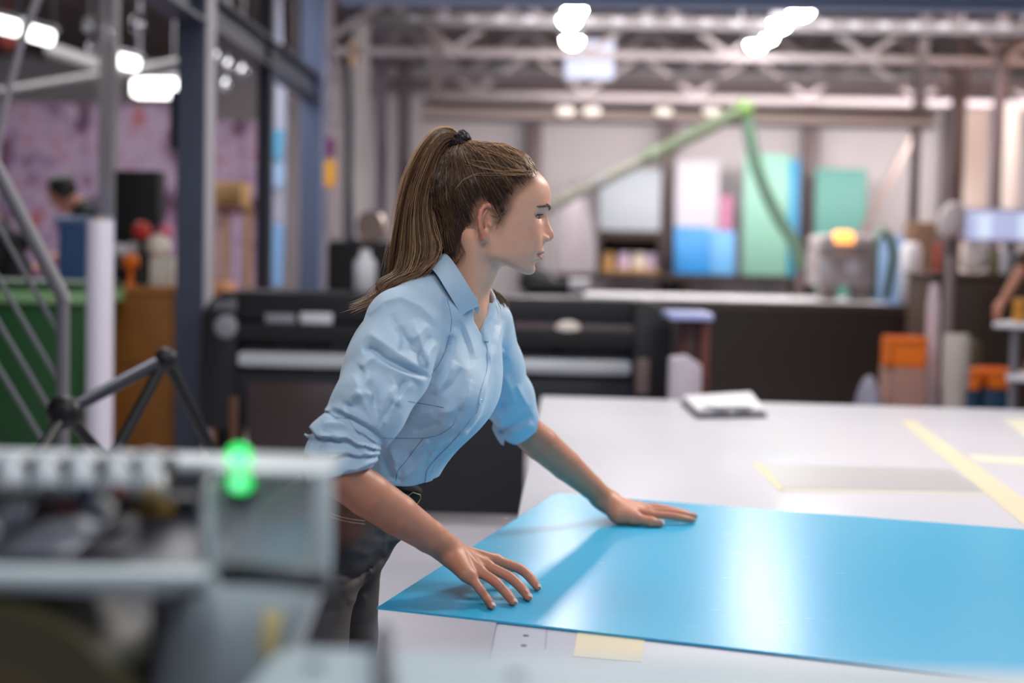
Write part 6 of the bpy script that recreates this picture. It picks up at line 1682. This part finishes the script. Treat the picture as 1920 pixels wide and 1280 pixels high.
# loose cuff tabs at the right elbow
r1 = curve3([(600, 806, 2.20), (588, 812, 2.19), (578, 815, 2.195), (572, 812, 2.20)], 8); r2 = curve3([(604, 818, 2.205), (592, 822, 2.19), (584, 822, 2.195), (573, 815, 2.205)], 8)
obj('cuff_tab', sheet([[Wn(*x) for x in (r1*(1-f)+r2*f)] for f in np.linspace(0, 1, 4)], .002), m_shirt, sh)
r1 = curve3([(592, 836, 2.20), (582, 838, 2.195), (577, 842, 2.20)], 6); r2 = curve3([(594, 862, 2.205), (586, 862, 2.195), (580, 852, 2.20)], 6)
obj('cuff_tab', sheet([[Wn(*x) for x in (r1*(1-f)+r2*f)] for f in np.linspace(0, 1, 4)], .002), m_shirt, sh)

# ================================================================== jeans, belt, shoes
pel = [Wn(694, 928, 2.50), Wn(676, 955, 2.50), Wn(655, 990, 2.505), Wn(640, 1020, 2.51)]
HR = Wn(588, 1020, 2.43); HLf = Wn(630, 1015, 2.60)
KR = Wn(572, 1200, 2.43); KL = Wn(634, 1195, 2.60)
def down(p, z): return A3((p[0], p[1], z))
AR = down(KR+A3((-.045, .0, 0)), .09); AL = down(KL+A3((-.035, .0, 0)), .09)
KR2 = down(KR+A3((.0, .0, 0)), .49); KL2 = down(KL+A3((.005, .0, 0)), .49)
F_J = [([(600, 1066), (640, 1072), (676, 1084)], -.007, 7, 0), ([(640, 1100), (668, 1082), (700, 1062), (722, 1040)], -.007, 6, 0), ([(620, 1085), (652, 1092)], .004, 8, 0), ([(690, 1080), (702, 1064), (716, 1048)], .004, 6, 0),
       ([(650, 1030), (690, 1040), (726, 1020)], .003, 10, 0), ([(700, 1000), (722, 1010)], -.003, 7, 0), ([(560, 1140), (600, 1146), (640, 1142)], -.003, 6, 0), ([(650, 1130), (690, 1118)], .003, 8, 0)]
def jeansf(p):
    pp = proj(p)
    q = p-tc_pts[1]; d = torso_loft(p, -.006, .018)
    d = smax(d, (p@tT-tc_pts[1]@tT)-.031, .002)
    d = smin(d, ellip_o(p, Wn(622, 996, 2.505), (.104, .155, .115)), .05)
    for a, b, c, e in ((HR, KR, KR2, AR), (HLf, KL, KL2, AL)):
        d = smin(d, rcone(p, a, b, .084, .073), .035)
    d2 = None
    for b, c, e in ((KR, KR2, AR), (KL, KL2, AL)):
        v = smin(rcone(p, b, c, .074, .056), rcone(p, c, e, .056, .045), .03); d2 = v if d2 is None else np.minimum(d2, v)
    d = smin(d, d2, .012)
    d = d-folds(pp, F_J)-crumple(p, .0010)
    d = smax(d, np.where(p[:, 2] > .80, (p-tc_pts[1])@tT-.036, -1.), .002)
    return smax(d, .055-p[:, 2], .003)
gF = A3((.93, -.365, 0)); gL = A3((.365, .93, 0))
def ellip_o(p, c, r):
    q = np.stack([(p-c)@gF, (p-c)@gL, p[:, 2]-c[2]], 1); return ellip(q, A3((0, 0, 0)), A3(r))
jeans = Sdf(); jeans.add(jeansf, Wn(640, 1000, 2.5)-A3((0, 0, .40)), .75)
_t0 = _t.time()
allj = np.vstack([pel, HR, HLf, AR, AL]); Pj, Qj = surface_nets(jeans, allj.min(0)-.19, allj.max(0)+.19, .0040)
Pj, Qj = keep_largest(Pj, Qj, .05); Pj = smooth_pts(Pj, Qj, 1, .4)
print('jeans', len(Pj), _t.time()-_t0)
def denim():
    m = bpy.data.materials.new('denim_grey'); m.use_nodes = True; nt = m.node_tree; b = nt.nodes['Principled BSDF']; I = b.inputs
    I['Roughness'].default_value = .85
    tc = nt.nodes.new('ShaderNodeTexCoord'); n = nt.nodes.new('ShaderNodeTexNoise'); n.inputs['Scale'].default_value = 9; n.inputs['Detail'].default_value = 3
    nt.links.new(tc.outputs['Object'], n.inputs['Vector']); r = nt.nodes.new('ShaderNodeValToRGB'); e = r.color_ramp.elements
    e[0].position = .35; e[0].color = lin((66, 66, 70)); e[1].position = .7; e[1].color = lin((104, 98, 96)); nt.links.new(n.outputs['Fac'], r.inputs['Fac'])
    at = nt.nodes.new('ShaderNodeAttribute'); at.attribute_name = 'hip_brown'; mx = nt.nodes.new('ShaderNodeMixRGB'); mx.inputs['Color2'].default_value = lin((128, 86, 66))
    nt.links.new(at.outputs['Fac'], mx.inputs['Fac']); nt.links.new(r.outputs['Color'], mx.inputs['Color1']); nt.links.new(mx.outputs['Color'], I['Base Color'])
    n2 = nt.nodes.new('ShaderNodeTexNoise'); n2.inputs['Scale'].default_value = 700; nt.links.new(tc.outputs['Object'], n2.inputs['Vector'])
    b2 = nt.nodes.new('ShaderNodeBump'); b2.inputs['Strength'].default_value = .25; b2.inputs['Distance'].default_value = .001; nt.links.new(n2.outputs['Fac'], b2.inputs['Height']); nt.links.new(b2.outputs['Normal'], I['Normal'])
    return m
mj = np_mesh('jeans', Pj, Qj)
ppj = proj(Pj); w = np.clip(1-np.sqrt(((ppj[:, 0]-600)/118)**2+((ppj[:, 1]-965)/88)**2), 0, 1); w = sstep(0, .45, w)*.9  # denim turns browner in an oval over the hip and seat
at = mj.attributes.new('hip_brown', 'FLOAT', 'POINT'); at.data.foreach_set('value', w.astype(np.float32))
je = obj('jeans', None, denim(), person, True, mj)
# pocket stitching
mb = MB()
for dy in (0, 6):
    pts = [march(jeansf, x, y+dy, 2.2, 2.7) for x, y in ((606, 955), (622, 963), (640, 969), (660, 973), (684, 976))]
    pts = [p-A3((0, .0012, 0)) for p in pts if p is not None]
    if len(pts) > 2: mb.tube(pts, .0011, 6)
obj('pocket_stitching', mb, mat('stitch_tan', (196, 160, 134), .8), je)
# belt
bs = Sdf()
def belt_band(p):
    d = smin(torso_loft(p, -.006, .018), ellip_o(p, Wn(622, 996, 2.505), (.104, .155, .115)), .05)-.0045; e = (p-tc_pts[1])@tT
    return smax(d, np.maximum(e-.046, .001-e), .003)
bs.add(belt_band, Wn(690, 930, 2.5), .2)
Pb, Qb = surface_nets(bs, Wn(690, 930, 2.5)-.22, Wn(690, 930, 2.5)+.22, .0032)
be = obj('belt', None, mat('belt_black', (16, 17, 18), .75, spec=.15), person, True, np_mesh('belt', *keep_largest(Pb, Qb, .1)))
def beltf(p):
    return smin(torso_loft(p, -.006, .018), ellip_o(p, Wn(622, 996, 2.505), (.104, .155, .115)), .05)-.0045
hexp = [(758, 938), (761, 930), (772, 922), (786, 926), (787, 934), (777, 948), (764, 952)]
pts = []
for x, y in hexp:
    c = march(beltf, x, y, 2.2, 2.6)
    pts.append((c if c is not None else Wn(x, y, 2.40))-A3((-.002, .004, 0)))
obj('belt_buckle', MB().tube(pts+[pts[0], pts[1]], .0011, 8), mat('buckle_gold', (214, 178, 110), .25, 1.), be)
# shoes
m_shoe = mat('shoe_black', (30, 30, 32), .5); m_sole = mat('shoe_sole', (210, 208, 204), .6)
for A_ in (AR, AL):
    c = down(A_, 0); so = Sdf()
    so.cone(c+A3((0, 0, .085)), c+gF*.02+A3((0, 0, .05)), .042, .04, .02).cone(c-gF*.04+A3((0, 0, .045)), c+gF*.15+A3((0, 0, .018)), .034, .036, .03).cone(c+gF*.05+A3((0, 0, .06)), c+gF*.15+A3((0, 0, .038)), .032, .03, .03)
    so.cut(lambda p: .016-p[:, 2], .004)
    P2, Q2 = surface_nets(so, c-A3((.25, .25, .02)), c+A3((.28, .28, .16)), .005)
    s_ = obj('shoe', None, m_shoe, person, True, np_mesh('shoe', P2, Q2))
    pts = [c+gF*(.055+.125*math.cos(a))+gL*.040*math.sin(a) for a in np.linspace(0, 2*PI, 33)[:-1]]
    obj('sole', MB().prism([V(*p) for p in pts], (0, 0, .018), .004), m_sole, s_)
# ================================================================== OTHER PEOPLE (far, out of focus)
nm_long = 0
def far_person(name_label, base, yaw, scale, pose, m_top, m_leg, m_hairm, group=None, m_skin2=None):
    """pose: dict of joints in body space (x forward, y left, z up, metres)"""
    F_, L_, U_ = axes(yaw, 0); B_ = A3(base)
    def g(p): return B_+(F_*p[0]+L_*p[1]+U_*p[2])*scale
    J = {k: g(v) for k, v in pose.items()}; s = scale
    b = Sdf()
    hx = J['face']-J['head']; hx /= np.linalg.norm(hx); hy = np.cross(U_, hx); hy /= np.linalg.norm(hy); hz = np.cross(hx, hy); M = np.stack([hx, hy, hz])
    def headf(p):
        q = (p-J['head']) @ M.T/s
        d = smin(ellip(q, A3((0, 0, .03)), A3((.098, .076, .09))), ellip(q, A3((.03, 0, -.05)), A3((.062, .058, .08))), .03)
        ay = np.abs(q[:, 1])
        d = d-.016*np.exp(-(ay/.011)**2-((q[:, 2]+.02)/.022)**2)*(q[:, 0] > 0)+.007*np.exp(-((ay-.03)/.013)**2-((q[:, 2]-.005)/.009)**2)*(q[:, 0] > 0)
        d = smin(d, ellip(q-A3((-.01, 0, -.01))-np.stack([0*ay, np.sign(q[:, 1])*.078, 0*ay], 1), A3((0, 0, 0)), A3((.018, .008, .03))), .006)
        return d*s
    b.add(headf, J['head'], .2)
    b.cone(J['head']-hz*.06*s-hx*.02*s, J['neck'], .052*s, .058*s, .03)
    b.cone(J['neck'], J['chest'], .07*s, .10*s, .05).cone(J['chest'], J['hip'], .10*s, .11*s, .05)
    for S_ in 'rl':
        b.cone(J['neck'], J[S_+'sh'], .05*s, .05*s, .04).cone(J[S_+'sh'], J[S_+'el'], .047*s, .038*s, .02).cone(J[S_+'el'], J[S_+'wr'], .037*s, .026*s, .02)
        w = J[S_+'wr']; d = w-J[S_+'el']; d /= np.linalg.norm(d); sd = np.cross(d, U_); sd /= np.linalg.norm(sd)+1e-9; dn_ = np.cross(sd, d)
        b.cone(w, w+d*.085*s, .022*s, .030*s, .02, (dn_, 1.6))
        for k in range(4):
            o = sd*(k-1.5)*.019*s; p0 = w+d*.085*s+o; p1 = p0+d*(.042-.004*abs(k-1.5))*s+dn_*-.008*s; p2 = p1+d*.030*s-dn_*.020*s
            b.cone(p0, p1, .0095*s, .0088*s, .004).cone(p1, p2, .0088*s, .0075*s, .004)
        side = 1 if S_ == 'r' else -1
        t0 = w+d*.03*s+sd*-.022*s*side; t1 = t0+d*.035*s-sd*.022*s*side; b.cone(t0, t1, .012*s, .0105*s, .008).cone(t1, t1+d*.028*s, .0105*s, .0085*s, .005)
        b.cone(J['hip'], J[S_+'hp'], .10*s, .085*s, .04).cone(J[S_+'hp'], J[S_+'kn'], .082*s, .056*s, .03).cone(J[S_+'kn'], J[S_+'an'], .055*s, .04*s, .02)
    pts = np.array(list(J.values())); lo = pts.min(0)-.2; hi = pts.max(0)+.2
    P, Q = surface_nets(b, lo, hi, .010); P, Q = keep_largest(P, Q, .03)
    o = obj('person', None, m_skin2 or m_skin_bg, None, True, np_mesh('person', P, Q)); tag(o, name_label, 'person', group)
    # clothes
    def cloth(nm, parts, grow, m, cutf=None, h=.012):
        c = Sdf()
        for a, e, r1, r2 in parts: c.cone(J[a] if isinstance(a, str) else a, J[e] if isinstance(e, str) else e, (r1+grow)*s, (r2+grow)*s, .05)
        if cutf: c.cut(cutf, .004)
        P, Q = surface_nets(c, lo, hi, h); obj(nm, None, m, o, True, np_mesh(nm, *keep_largest(P, Q, .03)))
    top = [('neck', 'chest', .075, .112), ('chest', 'hip', .112, .122)]
    for S_ in 'rl':
        top += [('neck', S_+'sh', .055, .058), (S_+'sh', S_+'el', .056, .046)]
        top += [(S_+'el', J[S_+'el']*.35+J[S_+'wr']*.65 if nm_long else J[S_+'el']*.95+J[S_+'wr']*.05, .046, .036)]
    cloth('top', top, .006, m_top, lambda p: -rcone(p, J['head'], J['neck']+U_*.02, .06*s, .058*s))
    leg = []
    for S_ in 'rl': leg += [('hip', S_+'hp', .105, .092), (S_+'hp', S_+'kn', .090, .066), (S_+'kn', S_+'an', .066, .054)]
    cloth('trousers', leg, .006, m_leg, lambda p: .07*s-(p[:, 2]-B_[2]))
    # hair
    hs = Sdf(); hs.add(lambda p: smax(headf(p)-.014*s, np.maximum(((p-J['head'])@hx)/s-.055+.45*np.maximum(0, .06-((p-J['head'])@hz)/s), -.055-((p-J['head'])@hz)/s)*s, .01), J['head'], .2)
    P, Q = surface_nets(hs, J['head']-.2, J['head']+.2, .008); obj('hair', None, m_hairm, o, True, np_mesh('hair', *keep_largest(P, Q, .05)))
    for S_ in 'rl':
        a = J[S_+'an'].copy(); a[2] = B_[2]; so = Sdf(); so.cone(a+U_*.08*s, a+F_*.02+U_*.05, .05*s, .045*s, .02).cone(a-F_*.05*s+U_*.045, a+F_*.16*s+U_*.04, .042*s, .042*s, .03); so.cut(lambda p: B_[2]+.002-p[:, 2], .004)
        P, Q = surface_nets(so, a-.3, a+.3, .012); obj('shoe', None, m_black, o, True, np_mesh('shoe', P, Q))
    return o
def std_pose(): return dict(head=(.02, 0, 1.58), face=(.12, 0, 1.56), neck=(0, 0, 1.44), chest=(0, 0, 1.22), hip=(0, 0, .98), rsh=(0, -.19, 1.40), lsh=(0, .19, 1.40), rel=(.02, -.24, 1.12), lel=(.02, .24, 1.12), rwr=(.12, -.22, .88), lwr=(.12, .22, .88),
    rhp=(0, -.09, .90), lhp=(0, .09, .90), rkn=(.01, -.10, .48), lkn=(.01, .10, .48), ran=(0, -.10, .08), lan=(0, .10, .08))
# person with bowed head behind the blue container
p = std_pose(); hd = W(118, 362, 9.55)
sc = .98
p.update(head=(.30, 0, 1.60), face=(.385, -.03, 1.55), neck=(.17, 0, 1.49), chest=(.06, 0, 1.26), rsh=(.15, -.18, 1.46), lsh=(.13, .18, 1.44), rel=(.26, -.24, 1.18), lel=(.24, .24, 1.18), rwr=(.44, -.14, 1.10), lwr=(.42, .14, 1.10))
yw = math.radians(205); f_, l_, u_ = axes(yw, 0); base = A3(hd)-f_*.30*sc-A3((0, 0, 1.60*sc)); base[2] = 0
p['head'] = (.30, 0, hd.z/sc); dz = hd.z/sc-1.60
for k in list(p):
    if k in ('rkn', 'lkn', 'ran', 'lan', 'head'): continue
    p[k] = (p[k][0], p[k][1], p[k][2]+dz)
far_person('dark haired person in black top bending over work behind the blue container', base, yw, sc, p, mat('top_dark_green', (20, 32, 32), .8), m_navy, m_hair_bg)
# person in black at the left edge, mostly cut by the frame
p = std_pose(); q = W(-18, 300, 8.15); yw = math.radians(190)
p.update(head=(.16, 0, 1.60), face=(.26, 0, 1.57), neck=(.08, 0, 1.47), rwr=(.30, -.18, 1.05), lwr=(.30, .18, 1.05), rel=(.10, -.27, 1.14), lel=(.10, .27, 1.14))
far_person('person in black clothes cut by the left photo edge above the green bin', A3((q.x, 8.45, 0)), yw, 1.0, p, m_black2, m_black2, m_hair_bg)
# person at the right edge whose bare forearm reaches into the frame
p = std_pose(); E_ = W(1926, 488, 8.3); H_ = W(1872, 578, 8.25); bx = W(2010, 500, 8.45).x
yw = PI
p.update(head=(.08, 0, 1.62))
def inb(P_): 
    return (-(P_[0]-bx), -(P_[1]-8.45), P_[2])
wr = E_.lerp(H_, .72)
p['lel'] = inb(E_); p['lwr'] = inb(wr); p['long'] = 0
pl0 = p.pop('long'); pp_ = dict(p)
far_person('person at the right photo edge reaching down with a bare forearm beside the bright monitor', A3((bx, 8.45, 0)), yw, 1.0, pp_, mat('top_brown', (70, 54, 46), .8), m_navy, m_hair_bg)
# ================================================================== LIGHT
wd = bpy.data.worlds.new('world'); SC.world = wd; wd.use_nodes = True
bg = wd.node_tree.nodes['Background']; bg.inputs['Color'].default_value = lin((206, 212, 232)); bg.inputs['Strength'].default_value = .27
def area(name, loc, target, sx, sy, power, col=(255, 255, 255)):
    l = bpy.data.lights.new(name, 'AREA'); l.shape = 'RECTANGLE'; l.size = sx; l.size_y = sy; l.energy = power; l.color = lin(col)[:3]
    o = bpy.data.objects.new(name, l); COL.objects.link(o); o.location = V(loc)
    o.rotation_euler = (V(target)-V(loc)).to_track_quat('-Z', 'Y').to_euler(); return o
area('ceiling_light_near', (-.5, 3.0, 3.5), (-.2, 2.7, 0), .9, .5, 20)
area('ceiling_light_front', (2.3, 4.6, 3.3), (.0, 2.5, 1.1), 1.0, .6, 115, (255, 244, 234))
area('camera_fill', (1.0, .2, 3.3), (-.1, 2.5, 1.0), 1.2, .7, 30, (236, 242, 255))  # unseen fill added on the camera side to lift the woman
area('ceiling_light_mid', (1.2, 6.5, 3.65), (1.2, 6.0, 0), 3.2, 1.2, 60)
area('floor_fill_left', (-1.6, 5.2, 3.6), (-1.3, 5.6, 0), 1.6, 1.0, 58)  # unseen light added to brighten the floor and printer front
area('ceiling_light_far', (1.5, 11.2, 3.7), (1.5, 12.0, 0), 4.5, 1.2, 210, (255, 248, 244))
area('ceiling_light_left', (-4.0, 10.5, 3.6), (-4.0, 11, 0), 3, 1.5, 115)
area('ceiling_light_back', (2.5, 15.5, 3.0), (2.2, 17.8, 1.6), 6.0, .6, 150, (255, 246, 242))
area('machine_fill', (-.5, .3, 3.3), (-.3, 1.1, .9), 0.8, .6, 26, (244, 250, 255))  # unseen light added to brighten the foreground machine
area('warm_tint_light', (5.6, 11.0, 3.5), (4.6, 14, 2.2), .8, .8, 45, (255, 176, 120))  # unseen warm light added to tint the right rear of the hall
SC.view_settings.view_transform = 'Standard'; SC.view_settings.look = 'None'; SC.view_settings.exposure = 0; SC.view_settings.gamma = 1
SC.view_settings.use_curve_mapping = False
SC.cycles.max_bounces = 8; SC.cycles.transparent_max_bounces = 12; SC.cycles.caustics_reflective = False; SC.cycles.caustics_refractive = False
SC.cycles.sample_clamp_indirect = 6
